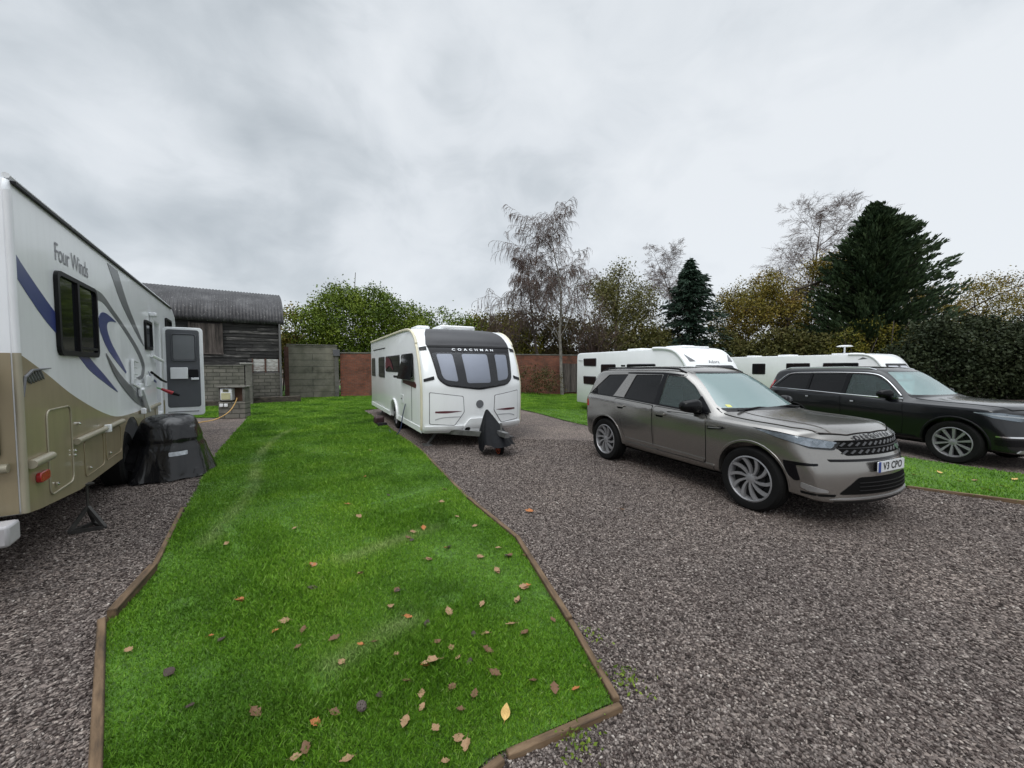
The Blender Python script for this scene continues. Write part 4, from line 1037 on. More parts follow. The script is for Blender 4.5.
def car_body(root, mat, fx=lambda x: x, sy=1., sz=lambda z: z, wheel_xs=(-1.37, 1.37), arch_r=.425, wr=.375, win=None, cabin=None):
    vs = []; rings = []
    for (x, bow, lean, zb, s_, m_, b_, g_, r_, t_, zc) in STN:
        pts = [(0, zb), (.72 * s_[0], zb), s_, m_, b_, g_, r_, t_, (0, zc)]
        L_, R_ = [], []
        for i, (y, z) in enumerate(pts):
            xx = x - math.copysign(bow, x) * abs(y / .95) ** 2.4 + (lean * max(0, z - (1.1 if x < 0 else .64)) if lean else 0)
            L_.append(len(vs)); vs.append((fx(xx), y * sy, sz(z)))
            if y == 0: R_.append(L_[-1])
            else: R_.append(len(vs)); vs.append((fx(xx), -y * sy, sz(z)))
        rings.append((L_, R_))
    fs = []; N = 9
    for a, b in zip(rings[:-1], rings[1:]):
        for i in range(N - 1):
            fs.append((a[0][i], b[0][i], b[0][i + 1], a[0][i + 1])); fs.append((a[1][i], a[1][i + 1], b[1][i + 1], b[1][i]))
    for r_, fl in ((rings[0], False), (rings[-1], True)):
        x, bow, lean = STN[-1 if fl else 0][:3]; rows = {}
        for i in range(2, 7):
            y, z = STN[-1 if fl else 0][4 + i - 2] if i < 8 else (0, 0)
            row = [r_[0][i]]
            for yy in (y * .55, 0, -y * .55):
                xx = x - math.copysign(bow, x) * abs(yy / .95) ** 2.4 + lean * max(0, z - (1.1 if x < 0 else .64))
                row.append(len(vs)); vs.append((fx(xx), yy * sy, sz(z + .006 * (1 - abs(yy / y)))))
            rows[i] = row + [r_[1][i]]
        for i in range(2, 6):
            for k in range(4): fs.append((rows[i][k], rows[i][k + 1], rows[i + 1][k + 1], rows[i + 1][k]))
        for j, row, c in ((1, rows[2], r_[0][0]), (7, rows[6], r_[0][8])):
            a_, b_ = r_[0][j], r_[1][j]
            fs += [(a_, row[0], row[1]), (a_, row[1], row[2], c), (c, row[2], row[3], b_), (b_, row[3], row[4])]
    me = MB().add(vs, fs).mesh('body')
    o = bpy.data.objects.new('body', me); COL.objects.link(o); o.parent = root
    me.materials.append(mat); me.materials.append(M['darkhole']); me.materials.append(M['interior'])
    # creases along belt line and lamp line
    at = me.attributes.new('crease_edge', 'FLOAT', 'EDGE')
    sharp = {}
    for a, b in zip(rings[:-1], rings[1:]):
        for side in (0, 1):
            for i, cval in ((2, .5), (4, .45), (5, .55), (6, .35)):
                sharp[tuple(sorted((a[side][i], b[side][i])))] = cval
    for e in me.edges:
        k = tuple(sorted(e.vertices))
        if k in sharp: at.data[e.index].value = sharp[k]
    ss = o.modifiers.new('s', 'SUBSURF'); ss.levels = 3; ss.render_levels = 3
    m2 = evaluated_mesh(o); o.modifiers.clear(); o.data = m2
    bvh = bvh_of(m2)
    cutters = []
    for wx in wheel_xs:
        for s in (-1, 1):
            mb = MB(); mb.lathe([(0, -.24), (arch_r, -.24), (arch_r, .30), (0, .30)], (wx, s * .84 * sy, wr + .01), (0, s, 0), 40)
            cutters.append((mb, 1))
    cb = cabin
    loops = []
    mb = MB()
    n = len(cb)
    for (x0, x1, hw_, z) in cb:
        loops.append([(x0, -hw_, z), (x1, -hw_, z), (x1, hw_, z), (x0, hw_, z)])
    mb.v = [p for l in loops for p in l]
    for k in range(n - 1):
        for i in range(4): mb.f.append((k * 4 + i, k * 4 + (i + 1) % 4, k * 4 + 4 + (i + 1) % 4, k * 4 + 4 + i))
    mb.f += [(3, 2, 1, 0), tuple((n - 1) * 4 + i for i in range(4))]
    cutters.append((mb, 2))
    for poly in win['side']:
        for s in (-1, 1):
            cutters.append((MB().prism(poly, lambda p: (p[0], s * .45, p[1]), (0, s * .8, 0)), 1))
    cutters.append((MB().prism(win['front'][0], lambda p: (win['front'][1], p[0], p[1]), (1.6, 0, 0)), 1))
    cutters.append((MB().prism(win['rear'][0], lambda p: (win['rear'][1], p[0], p[1]), (-1.6, 0, 0)), 1))
    cut(o, cutters)
    o.data.polygons.foreach_set('use_smooth', [True] * len(o.data.polygons)); o.data.set_sharp_from_angle(angle=math.radians(32))
    return o, bvh
def car_wheel(root, x, y, s, r, wid, rim_r, nsp, twist, pair):
    w = empty('wheel', (x, y, r), parent=root)
    h = wid / 2
    MB().lathe([(rim_r - .01, -h + .02), (rim_r + .02, -h), (r - .025, -h + .005), (r, -h + .035), (r + .001, -.06), (r - .008, -.055), (r - .008, -.045), (r + .001, -.04), (r + .001, .04), (r - .008, .045), (r - .008, .055), (r + .001, .06), (r, h - .035), (r - .025, h - .005), (rim_r + .02, h), (rim_r - .01, h - .02)], (0, 0, 0), (0, 1, 0), 44, True).build('tyre', M['rubber'], w)
    mb = MB()
    mb.lathe([(rim_r + .003, -.08), (rim_r + .003, h - .012), (rim_r - .012, h - .006), (rim_r - .022, h - .02), (rim_r - .03, h - .06), (rim_r - .03, -.08)], (0, 0, 0), (0, s, 0), 44, True)
    def sp(a0, a1, w0, w1):
        K = 5; up, dn = [], []
        for k in range(K + 1):
            t = k / K; rr = .045 + (rim_r - .02 - .045) * t; a = a0 + (a1 - a0) * t ** 1.3; ww = w0 + (w1 - w0) * t
            dep = h - .035 + .02 * t
            c, sn = math.cos(a), math.sin(a)
            for sg, lst in ((1, up), (-1, dn)):
                lst.append(((rr * c - sg * ww * sn), (rr * sn + sg * ww * c), dep))
        poly = up + dn[::-1]; n = len(poly)
        top = [(p[0], s * p[2], p[1]) for p in poly]; bot = [(p[0] * .99, s * (p[2] - .04), p[1] * .99) for p in poly]
        fs = [(k, k + 1, n - 2 - k, n - 1 - k) for k in range(K)]
        mb.add(top + bot, fs + [(i, i + n, (i + 1) % n + n, (i + 1) % n) for i in range(n)])
    for k in range(nsp):
        a = 2 * PI * k / nsp + .25
        if pair: sp(a - .10, a - .10 + twist - .12, .012, .024); sp(a + .10, a + .10 + twist + .12, .012, .024)
        else: sp(a, a + twist, .010, .0225)
    mb.lathe([(0, h - .028), (.030, h - .028), (.062, h - .04), (.066, h - .07)], (0, 0, 0), (0, s, 0), 20)
    mb.build('rim', M['alloy'], w, ang=30)
    MB().lathe([(0, h - .095), (rim_r - .03, h - .095)], (0, 0, 0), (0, s, 0), 30).lathe([(.0, h - .075), (.15, h - .075), (.15, h - .09)], (0, 0, 0), (0, s, 0), 30).build('brake_disc', M['alloydark'], w)
    return w
def seat(root, x, y, rear=False):
    mb = MB()
    sec = [(.0, .0, .50, .10), (.02, .0, .50, .22)]
    mb.prism(rpoly([(-.08, .46), (.46, .50), (.48, .62), (.05, .60), (-.12, 1.12), (-.24, 1.12), (-.18, .50)], .06), lambda p: (x + p[0], y - .24, p[1]), (0, .48, 0))
    mb.prism(rpoly([(-.17, 1.15), (-.27, 1.14), (-.31, 1.36), (-.20, 1.37)], .04), lambda p: (x + p[0], y - .13, p[1]), (0, .26, 0))
    mb.tube([(x - .22, y - .06, 1.08), (x - .24, y - .06, 1.2)], .01, 6).tube([(x - .22, y + .06, 1.08), (x - .24, y + .06, 1.2)], .01, 6)
    return mb.build('seat', M['seat'], root, bevel=.03)
def wheel_arch(root, x, s, y, r, zc, mat, name='wheel_arch_trim', rad=.028, a0=-.25, a1=None):
    a1 = PI + .25 if a1 is None else a1
    return MB().tube([(x + r * math.cos(a), y(math.sin(a)) * s, zc + r * math.sin(a)) for a in np.linspace(a0, a1, 22)], rad, 8).build(name, mat, root)
def roof_rail(root, bvh, s, x0, x1, y, mat):
    pts = []
    for i, x in enumerate(np.linspace(x0, x1, 15)):
        h = bvh.ray_cast(V3((x, s * (y - .03 * abs(i - 7) / 7), 5)), V3((0, 0, -1)))[0]
        pts.append((x, h.y, h.z + (.028 if 0 < i < 14 else .0)))
    return MB().tube(pts, .015, 8).build('roof_rail', mat, root)
def both(poly, s): return [(p[0] * (-s), p[1]) for p in poly]
def SIDE(s): return (0, s, 0)          # s = -1 right flank (s-coordinate = x), +1 left flank (s-coordinate = -x)
def mirror_shape(root, x, y, z, s, mat):
    mb = MB(); vs = []; fs = []; nu, nv = 14, 8
    for j in range(nv + 1):
        ph = -PI / 2 + PI * j / nv
        for i in range(nu):
            a = 2 * PI * i / nu
            px = math.copysign(abs(math.cos(a)) ** .7, math.cos(a)) * max(.02, abs(math.cos(ph)) ** .5)
            py = math.copysign(abs(math.sin(ph)) ** .8, math.sin(ph)); pz = math.copysign(abs(math.sin(a)) ** .75, math.sin(a)) * max(.02, abs(math.cos(ph)) ** .5)
            vs.append((x + px * .085 * (1 - .12 * py) - .03 * py, y + s * (.13 + py * .135), z + pz * .09 * (1 - .18 * py)))
    for j in range(nv):
        for i in range(nu):
            i2 = (i + 1) % nu; fs.append((j * nu + i, j * nu + i2, (j + 1) * nu + i2, (j + 1) * nu + i))
    mb.add(vs, fs)
    m = mb.build('door_mirror', mat, root, ang=70)
    MB().prism([(x - .07, z - .10), (x + .06, z - .09), (x + .03, z - .02), (x - .03, z - .03)], lambda p: (p[0], y - s * .05, p[1]), (0, s * .13, 0)).build('mirror_arm', M['black'], m, bevel=.01)
    return m

# --- the silver-bronze car on the drive
SF = (.401, -.916)
suv = tag(empty('parked_car', (3.09, 6.13, 0), math.atan2(SF[1], SF[0])), 'silver-bronze off-road car parked on the gravel drive, nose towards the right', 'car')
W_S = dict(
 side=[rpoly([(-.93, 1.165), (-.80, 1.56), (-.21, 1.57), (-.21, 1.125)], .03),
       rpoly([(-.13, 1.12), (-.11, 1.57), (.20, 1.545), (.40, 1.43), (.74, 1.12), (.74, 1.085)], .02),
       rpoly([(-1.90, 1.20), (-1.52, 1.55), (-.99, 1.565), (-1.20, 1.18)], .03)],
 front=(rpoly([(-.76, 1.15), (-.55, 1.60), (.55, 1.60), (.76, 1.15)], .06), .10),
 rear=(rpoly([(-.66, 1.18), (-.56, 1.50), (.56, 1.50), (.66, 1.18)], .06), -1.5))
CAB_S = [(-1.72, .84, .78, .42), (-1.80, .84, .82, 1.06), (-1.72, .17, .60, 1.585)]
sbody, sb = car_body(suv, M['suvpaint'], win=W_S, cabin=CAB_S)
P_SUV = M['suvpaint']
for s in (-1, 1):
    D_ = SIDE(s)
    names = [('rear_quarter_glass', W_S['side'][2], M['privacy']), ('rear_door_glass', W_S['side'][0], M['privacy']), ('front_door_glass', W_S['side'][1], M['clearglass'])]
    for nm, poly, mt in names:
        drape('window', both(poly, s), sb, D_, mt, suv, -.012, .004, .08)
    # dark frame: pillars between the panes and a strip above and below the glass
    drape('window_surround', both(rpoly([(-.22, 1.13), (-.20, 1.585), (-.115, 1.585), (-.125, 1.125)], .01), s), sb, D_, M['gloss'], suv, .003, .006, .08)
    drape('window_surround', both(rpoly([(.46, 1.09), (.745, 1.09), (.79, 1.085), (.56, 1.30)], .02), s), sb, D_, M['gloss'], suv, .004, .02, .06)
    drape('window_surround', both([(-1.97, 1.185), (-1.0, 1.155), (0, 1.102), (.76, 1.063), (.76, 1.083), (0, 1.125), (-.93, 1.172), (-1.93, 1.203)], s), sb, D_, M['gloss'], suv, .004, .006, .08)
    drape('window_surround', both(rpoly([(-1.02, 1.60), (-.80, 1.605), (-.20, 1.607), (.21, 1.578), (.21, 1.553), (-.20, 1.577), (-.78, 1.575), (-1.02, 1.578)], .005), s), sb, D_, M['gloss'], suv, .003, .006, .08)
    # doors: skins with shut lines, handles
    fd = [(.765, 1.055), (.785, .70), (.76, .42), (-.12, .42), (-.17, .46), (-.185, 1.10)]
    rd = [(-.205, 1.10), (-.19, .46), (-.80, .44), (-.90, .58), (-.95, .80), (-1.09, .93), (-1.13, 1.15)]
    for nm, poly in (('front_door', fd), ('rear_door', rd)):
        gap = drape('shut_line', both(rpoly(poly, .04), s), sb, D_, M['darkhole'], suv, .0015, .004, .08)
        c_ = np.mean(poly, 0); sk = [(c_[0] + (p[0] - c_[0]) * (1 - .009 / abs(p[0] - c_[0]) if abs(p[0] - c_[0]) > .05 else 1), c_[1] + (p[1] - c_[1]) * (1 - .009 / abs(p[1] - c_[1]) if abs(p[1] - c_[1]) > .05 else 1)) for p in poly]
        dsk = drape('door', both(rpoly(sk, .04), s), sb, D_, P_SUV, suv, .005, .006, .05)
        hx = -.10 if nm == 'front_door' else -1.00; hz = .985 if nm == 'front_door' else 1.025
        gap.parent = dsk
        hh = drape('handle_recess', both(rrect(hx - .02, hz - .045, hx + .13, hz + .01, .03), s), sb, D_, M['darkhole'], dsk, .007, .003, .08)
        drape('handle', both(rrect(hx - .03, hz - .012, hx + .17, hz + .022, .016), s), sb, D_, P_SUV, dsk, .035, .022, .1)
        MB()
    drape('belt_crease', both([(-1.95, 1.10), (-.9, 1.035), (.2, .965), (1.0, .925), (1.0, .933), (.2, .974), (-.9, 1.045), (-1.95, 1.111)], s), sb, D_, P_SUV, suv, .010, .010, .08)
    drape('fender_vent', both(rpoly([(.80, .885), (.98, .905), (1.06, .93), (1.02, .945), (.80, .925)], .012), s), sb, D_, M['gloss'], suv, .010, .012, .08)
    drape('vent_blade', both(rpoly([(.82, .905), (.97, .917), (1.02, .93), (.82, .918)], .004), s), sb, D_, M['skid'], suv, .016, .004, .08)
    drape('sill_trim', both(rpoly([(-.86, .33), (.86, .33), (.88, .42), (-.84, .43)], .02), s), sb, D_, P_SUV, suv, .018, .03, .08)
    drape('door_moulding', both(rpoly([(-.82, .455), (.74, .43), (.74, .475), (-.84, .505)], .01), s), sb, D_, P_SUV, suv, .020, .02, .08)
    for wx in (-1.37, 1.37):
        pts = []
        for a in np.linspace(-.28, PI + .28, 24):
            px, pz = wx + .445 * math.cos(a), .385 + .445 * math.sin(a)
            h = sb.ray_cast(V3((px, s * 5, pz)), V3((0, -s, 0)))
            if h[0] is not None: pts.append((px, h[0].y - s * .004, pz))
        MB().tube(pts, .009, 8).build('wheel_arch_trim', P_SUV, suv, ang=60)
        car_wheel(suv, wx, s * .812, s, .375, .235, .268, 10, .40 * (-s), False)
    roof_rail(suv, sb, s, -1.80, .16, .64, M['black'])
    mirror_shape(suv, .60, s * .89, 1.165, s, M['gloss'])
    # tail lamps
    drape('tail_lamp', both(rpoly([(-2.02, 1.07), (-2.02, .93), (-1.86, .95), (-1.90, 1.08)], .03), s), sb, SIDE(s), M['red'], suv, .008, .02, .06)
# windscreen, rear window, bonnet
drape('windscreen', rpoly([(-.775, 1.13), (-.56, 1.615), (.56, 1.615), (.775, 1.13)], .05), sb, FRONT, M['screenglass'], suv, -.008, .004, .08)
drape('windscreen_surround', [(-.80, 1.10), (.80, 1.10), (.78, 1.155), (-.78, 1.155)], sb, FRONT, M['gloss'], suv, .004, .01, .08)
drape('windscreen_surround', [(-.57, 1.60), (.57, 1.60), (.565, 1.625), (-.565, 1.625)], sb, FRONT, M['gloss'], suv, .003, .01, .08)
drape('rear_window', W_S['rear'][0], sb, (-1, 0, 0), M['privacy'], suv, -.008, .004, .1)
UP = (0, 0, 1)
def topdrape(name, poly, mat, parent, bvh, **k):
    """poly in (x, y) draped from above"""
    # up axis for the sheet: +x ; right = up x dir = x cross z = -y
    return drape(name, [(-p[1], p[0]) for p in poly], bvh, UP, mat, parent, up=V3((1, 0, 0)), **k)
bon = [(1.03, -.60), (1.10, 0), (1.03, .60), (.92, .80), (1.35, .815), (1.76, .80), (1.96, .69), (2.08, .40), (2.11, 0), (2.08, -.40), (1.96, -.69), (1.76, -.80), (1.35, -.815), (.92, -.80)]
g_ = topdrape('shut_line', rpoly(bon, .03), M['darkhole'], suv, sb, off=.002, thick=.004, step=.07)
bn = topdrape('bonnet', rpoly([(1.025 if i in (0, 2) else p[0] * (1 if p[0] > 1.2 else 1.0) - (.012 if p[0] > 1.9 else 0), p[1] * .985) for i, p in enumerate(bon)], .03), P_SUV, suv, sb, off=.007, thick=.007, step=.05)
g_.parent = bn
for y0, rot in ((-.30, .5), (.30, .5)):
    MB().tube([(1.0, y0 + .35, 1.135), (.99, y0 + .1, 1.155), (1.02, y0 - .35, 1.135)], .012, 6).build('wiper', M['black'], suv)
# scallops along the bonnet edges
for s in (-1, 1):
    topdrape('bonnet_rib', [(1.05, s * .56), (1.5, s * .60), (2.0, s * .56), (2.0, s * .55), (1.5, s * .585), (1.05, s * .545)][::s], P_SUV, bn, sb, off=.013, thick=.01, step=.06)
# nose
Vt = moved(text2d('DISCOVERY', .10, 1.55, 0, .005), 0, 1.02, 1.0, .80)
dl = V3((.707, 0, .707)); ul = V3((-.707, 0, .707)); hz_ = sb.ray_cast(V3((2.14, 0, 5)), V3((0, 0, -1)))[0]
drape('name_lettering', None, sb, dl, M['gloss'], suv, .018, .0, mesh2d=[[(x, (y - 1.02) + hz_.dot(ul)) for x, y in Vt[0]], Vt[1]])
gr = drape('grille', rpoly([(-.52, .775), (-.615, .88), (-.60, .925), (.60, .925), (.615, .88), (.52, .775)], .02), sb, FRONT, M['darkhole'], suv, .006, .02, .05)
def cells(quads_):
    V, F = [], []
    for q in quads_: F.append(tuple(range(len(V), len(V) + len(q)))); V += list(q)
    return V, F
cl = []
for zz_ in (.812, .886):
    for k in range(13):
        yy = (k - 6) * .088
        if abs(yy) > .54: continue
        cl.append([(yy - .038, zz_ - .012), (yy - .020, zz_ - .020), (yy + .038, zz_ + .012), (yy + .020, zz_ + .020)])
drape('grille_mesh', None, sb, FRONT, M['meshgrey'], gr, .014, .006, mesh2d=cells(cl))
drape('grille_bar', [(-.59, .843), (.59, .843), (.59, .851), (-.59, .851)], sb, FRONT, M['alloydark'], gr, .012, .006, .06)
def LQ(s):
    d = V3((.74, s * .67, 0)).normalized(); r_ = V3((0, 0, 1)).cross(d)
    return d, (lambda x, y, z: (V3((x, y, 0)).dot(r_), z))
for s in (-1, 1):
    d, q_ = LQ(s)
    lamp = [q_(1.40, s * .935, 1.0), q_(1.66, s * .93, .925), q_(1.95, s * .82, .845), q_(2.11, s * .66, .83), q_(2.13, s * .58, .905), q_(1.96, s * .78, .945), q_(1.70, s * .91, .985)]
    c_ = np.mean(lamp, 0); hl = drape('headlight', rpoly(lamp, .02), sb, d, M['gloss'], suv, .003, .02, .04)
    lamp_in = [(c_[0] + (p[0] - c_[0]) * .93, c_[1] + (p[1] - c_[1]) * .80) for p in lamp]
    drape('reflector', rpoly(lamp_in, .02), sb, d, M['lampback'], hl, .006, .003, .04)
    ctr = np.mean(lamp, 0)
    for (x, y, z, rr) in ((1.84, .84, .925, .026), (1.97, .755, .902, .028), (2.06, .67, .885, .026)):
        c0 = q_(x, s * y, z); drape('projector', [(c0[0] + rr * 1.5 * math.cos(a), c0[1] + rr * math.sin(a)) for a in np.linspace(0, 2 * PI, 16)[:-1]], sb, d, M['lamphouse'], hl, .007, .003, .2)
    drape('light_bar', [q_(1.58, s * .92, .97), q_(1.78, s * .88, .957), q_(2.02, s * .70, .916), q_(2.02, s * .70, .924), q_(1.78, s * .88, .966), q_(1.58, s * .92, .977)][::s], sb, d, M['lamphouse'], hl, .008, .003, .06)
    drape('lens', rpoly(lamp, .02), sb, d, M['lens'], hl, .016, .012, .04)
    # bumper corner: dark L-shaped slot, shelf, fog blade
    slot = [q_(1.76, s * .94, .69), q_(2.02, s * .80, .695), q_(2.02, s * .80, .672), q_(1.86, s * .90, .655), q_(1.90, s * .88, .50), q_(1.86, s * .90, .485), q_(1.79, s * .93, .56)]
    drape('bumper_slot', rpoly(slot, .015), sb, d, M['gloss'], suv, .004, .012, .04)
    bl = [q_(1.93, s * .90, .48), q_(2.10, s * .75, .425), q_(2.10, s * .75, .405), q_(1.98, s * .87, .405), q_(1.93, s * .90, .43)]
    drape('bumper_blade', rpoly(bl, .01), sb, d, M['skid'], suv, .012, .02, .05)
    drape('bumper_vent', rpoly([q_(1.93, s * .90, .39), q_(2.16, s * .70, .385), q_(2.14, s * .70, .36), q_(1.93, s * .89, .365)], .008), sb, d, M['darkhole'], suv, .006, .012, .06)
drape('bumper_gap', rpoly([(-.70, .715), (.70, .715), (.72, .74), (-.72, .74)], .008), sb, FRONT, M['gloss'], suv, .006, .02, .06)
drape('lower_intake', rpoly([(-.66, .385), (-.44, .56), (.44, .56), (.66, .385)], .04), sb, FRONT, M['darkhole'], suv, .006, .02, .05)
drape('lower_lip', rpoly([(-.74, .333), (-.64, .350), (.64, .350), (.74, .333), (.62, .332), (-.62, .332)], .006), sb, FRONT, M['skid'], suv, .012, .02, .05)
drape('lower_lip', rpoly([(-.66, .275), (.66, .275), (.70, .312), (-.70, .312)], .01), sb, FRONT, M['black'], suv, .008, .02, .05)
for zz_ in (.42, .46, .50): drape('intake_bar', [(-.45, zz_), (.45, zz_), (.45, zz_ + .008), (-.45, zz_ + .008)], sb, FRONT, M['alloydark'], suv, .014, .008, .1)
npx = sb.ray_cast(V3((5, 0, .65)), V3((-1, 0, 0)))[0].x + .022
pl = MB().prism(rrect(-.26, .605, .26, .716, .012), lambda p: (npx, p[0], p[1]), (.010, 0, 0)).build('number_plate', M['plate'], suv, smooth=False)
MB().box((npx + .011, -.235, .66), (.002, .045, .108)).build('plate_band', M['plateblue'], pl, smooth=False)
Vt, Ft = moved(text2d('V3 CPO', .105, 1.08, 0, .002), .02, .66, .98, 1)
MB().add([(npx + .0125, y, z) for y, z in Vt], Ft).build('plate_characters', M['black'], pl, smooth=False)
MB().box((npx - .012, 0, .66), (.03, .5, .09)).build('plate_bracket', M['gloss'], suv)
emb = drape('badge', [(.36 + .055 * math.cos(a), .815 + .026 * math.sin(a)) for a in np.linspace(0, 2 * PI, 18)[:-1]], sb, FRONT, pbr('badge_green', (.02, .07, .03), .3), suv, .018, .008, .2)
# inside
for y in (-.38, .38): seat(suv, -.05, y)
for y in (-.42, .0, .42): seat(suv, -1.0, y)
MB().prism([(.30, .55), (.84, .60), (.84, 1.05), (.62, 1.10), (.36, 1.0)], lambda p: (p[0], -.78, p[1]), (0, 1.56, 0)).build('dashboard', M['interior'], suv, bevel=.03)
MB().lathe([(.165, -.012), (.18, 0), (.165, .012), (.155, 0)], (.28, -.38, 1.0), (-.9, 0, .45), 28, True).beam((.28, -.53, 1.0), (.28, -.23, 1.0), .04, .03).build('steering_wheel', M['black'], suv)
MB().box((.28, 0, 1.50), (.04, .20, .06)).build('rear_view_mirror', M['black'], suv, bevel=.01)
st = drape('windscreen_sticker', rrect(-.65, 1.165, -.585, 1.195, .008), sb, FRONT, pbr('yellow_sticker', (.55, .55, .15), .5), suv, .0, .001, .1)
MB().tube([(-1.37, -.7, .375), (-1.37, .7, .375)], .06, 10).tube([(1.37, -.7, .375), (1.37, .7, .375)], .05, 10).box((0, 0, .28), (3.6, 1.2, .08)).build('underbody', M['darkhole'], suv)
MB().box((-2.0, 0, 1.715), (.12, .035, .04)).build('roof_aerial', M['gloss'], suv, bevel=.015)

# --- the long black car at the right edge
VF = (.279, -.960); VL = (.960, .279)
vxy = (8.0 - VF[0] * 1.49 + VL[0] * .94, 6.97 - VF[1] * 1.49 + VL[1] * .94)
vol = tag(empty('parked_car', (vxy[0], vxy[1], -.06), math.atan2(VF[1], VF[0])), 'long black estate car with chrome window strip, parked beyond the grass strip at the right', 'car')
fxv = lambda x: np.interp(x, [-2.345, -1.37, .0, .22, .96, 1.37, 2.285], [-2.60, -1.49, .05, .22, .86, 1.49, 2.36]).item()
szv = lambda z: z * 1.035 if z > .6 else z
W_V = dict(
 side=[rpoly([(-2.08, 1.215), (-1.72, 1.555), (-.40, 1.60), (-.42, 1.15)], .03),
       rpoly([(-.32, 1.145), (-.30, 1.60), (.12, 1.575), (.34, 1.46), (.70, 1.12)], .02)],
 front=(rpoly([(-.76, 1.19), (-.55, 1.65), (.55, 1.65), (.76, 1.19)], .06), .10),
 rear=(rpoly([(-.66, 1.22), (-.56, 1.52), (.56, 1.52), (.66, 1.22)], .06), -1.6))
CAB_V = [(-1.9, .76, .78, .42), (-2.0, .76, .82, 1.09), (-1.9, .17, .60, 1.63)]
vbody, vb = car_body(vol, M['blackpaint'], fxv, 1.012, szv, (-1.49, 1.49), .435, .385, W_V, CAB_V)
P_V = M['blackpaint']
for s in (-1, 1):
    D_ = SIDE(s)
    drape('window', both(W_V['side'][0], s), vb, D_, M['privacy'], vol, -.012, .004, .08)
    drape('window', both(W_V['side'][1], s), vb, D_, M['clearglass'], vol, -.012, .004, .08)
    drape('pillar', both([(-.415, 1.15), (-.395, 1.60), (-.30, 1.60), (-.32, 1.145)], s), vb, D_, M['gloss'], vol, .003, .006, .08)
    drape('pillar', both([(-1.22, 1.19), (-1.20, 1.59), (-1.14, 1.59), (-1.15, 1.185)], s), vb, D_, M['gloss'], vol, .002, .006, .08)
    arc = spline([(-2.12, 1.21), (-1.95, 1.40), (-1.72, 1.575), (-1.2, 1.612), (-.4, 1.622), (.1, 1.60), (.36, 1.475), (.72, 1.12)], 5)
    pts = []
    for px, pz in arc + [(.3, 1.118), (-.4, 1.14), (-1.2, 1.178), (-2.12, 1.21)]:
        h = vb.ray_cast(V3((px, s * 5, pz)), V3((0, -s, 0)))
        if h[0] is not None: pts.append((px, h[0].y + s * .004, pz))
    MB().tube(pts, .011, 6).build('chrome_strip', M['chrome'], vol)
    fd = [(.74, 1.10), (.77, .70), (.74, .42), (-.30, .42), (-.36, .46), (-.375, 1.13)]
    rd = [(-.395, 1.13), (-.38, .46), (-.95, .44), (-1.05, .60), (-1.12, .82), (-1.32, .97), (-1.42, 1.17)]
    for nm, poly in (('front_door', fd), ('rear_door', rd)):
        gap = drape('shut_line', both(rpoly(poly, .04), s), vb, D_, M['darkhole'], vol, .0015, .004, .08)
        c_ = np.mean(poly, 0); sk = [(c_[0] + (p[0] - c_[0]) * (1 - .007 / max(.05, abs(p[0] - c_[0]))), c_[1] + (p[1] - c_[1]) * (1 - .007 / max(.05, abs(p[1] - c_[1])))) for p in poly]
        dsk = drape('door', both(rpoly(sk, .04), s), vb, D_, P_V, vol, .005, .006, .05); gap.parent = dsk
        hx = -.32 if nm == 'front_door' else -1.30; hz = 1.0 if nm == 'front_door' else 1.04
        drape('handle', both(rrect(hx, hz - .016, hx + .22, hz + .018, .016), s), vb, D_, P_V, dsk, .035, .02, .1)
        drape('handle_strip', both(rrect(hx + .15, hz - .012, hx + .215, hz + .014, .008), s), vb, D_, M['chrome'], dsk, .038, .004, .1)
    drape('sill_trim', both(rpoly([(-.95, .31), (.95, .31), (.95, .41), (-.95, .42)], .02), s), vb, D_, M['black'], vol, .016, .03, .08)
    for wx in (-1.49, 1.49):
        pts = []
        for a in np.linspace(-.28, PI + .28, 24):
            px, pz = wx + .455 * math.cos(a), .395 + .455 * math.sin(a)
            h = vb.ray_cast(V3((px, s * 5, pz)), V3((0, -s, 0)))
            if h[0] is not None: pts.append((px, h[0].y - s * .004, pz))
        MB().tube(pts, .018, 8).build('wheel_arch_trim', M['black'], vol, ang=60)
        car_wheel(vol, wx, s * .825, s, .385, .245, .272, 10, .0, False)
    roof_rail(vol, vb, s, -1.95, .10, .64, M['chrome'])
    mirror_shape(vol, .50, s * .90, 1.20, s, M['gloss'])
    d, q_ = LQ(s)
    lamp = [q_(1.72, s * .93, .965), q_(1.95, s * .89, .885), q_(2.20, s * .66, .83), q_(2.27, s * .55, .86), q_(2.24, s * .58, .935), q_(2.0, s * .84, .975)]
    hl = drape('headlight', rpoly(lamp, .015), vb, d, M['lamphouse'], vol, .003, .02, .04)
    drape('light_bar', [q_(1.74, s * .93, .955), q_(2.0, s * .86, .915), q_(2.26, s * .56, .88), q_(2.26, s * .56, .90), q_(2.0, s * .86, .935), q_(1.74, s * .93, .965)][::s], vb, d, M['plate'], hl, .008, .003, .06)
    drape('lens', rpoly(lamp, .015), vb, d, M['lens'], hl, .014, .01, .04)
    drape('bumper_strip', rpoly([q_(2.0, s * .90, .565), q_(2.28, s * .60, .56), q_(2.28, s * .60, .59), q_(2.0, s * .90, .585)], .005), vb, d, M['chrome'], vol, .012, .02, .06)
    drape('bumper_vent', rpoly([q_(1.98, s * .90, .53), q_(2.26, s * .62, .525), q_(2.26, s * .62, .42), q_(2.0, s * .88, .42)], .02), vb, d, M['gloss'], vol, .006, .012, .06)
    drape('tail_lamp', both(rpoly([(-2.55, .95), (-2.50, 1.15), (-2.18, 1.52), (-2.06, 1.56), (-2.12, 1.50), (-2.30, 1.18), (-2.20, .97)], .02), s), vb, (-.6, s, 0), M['red'], vol, .01, .02, .06, mesh2d=None) if False else None
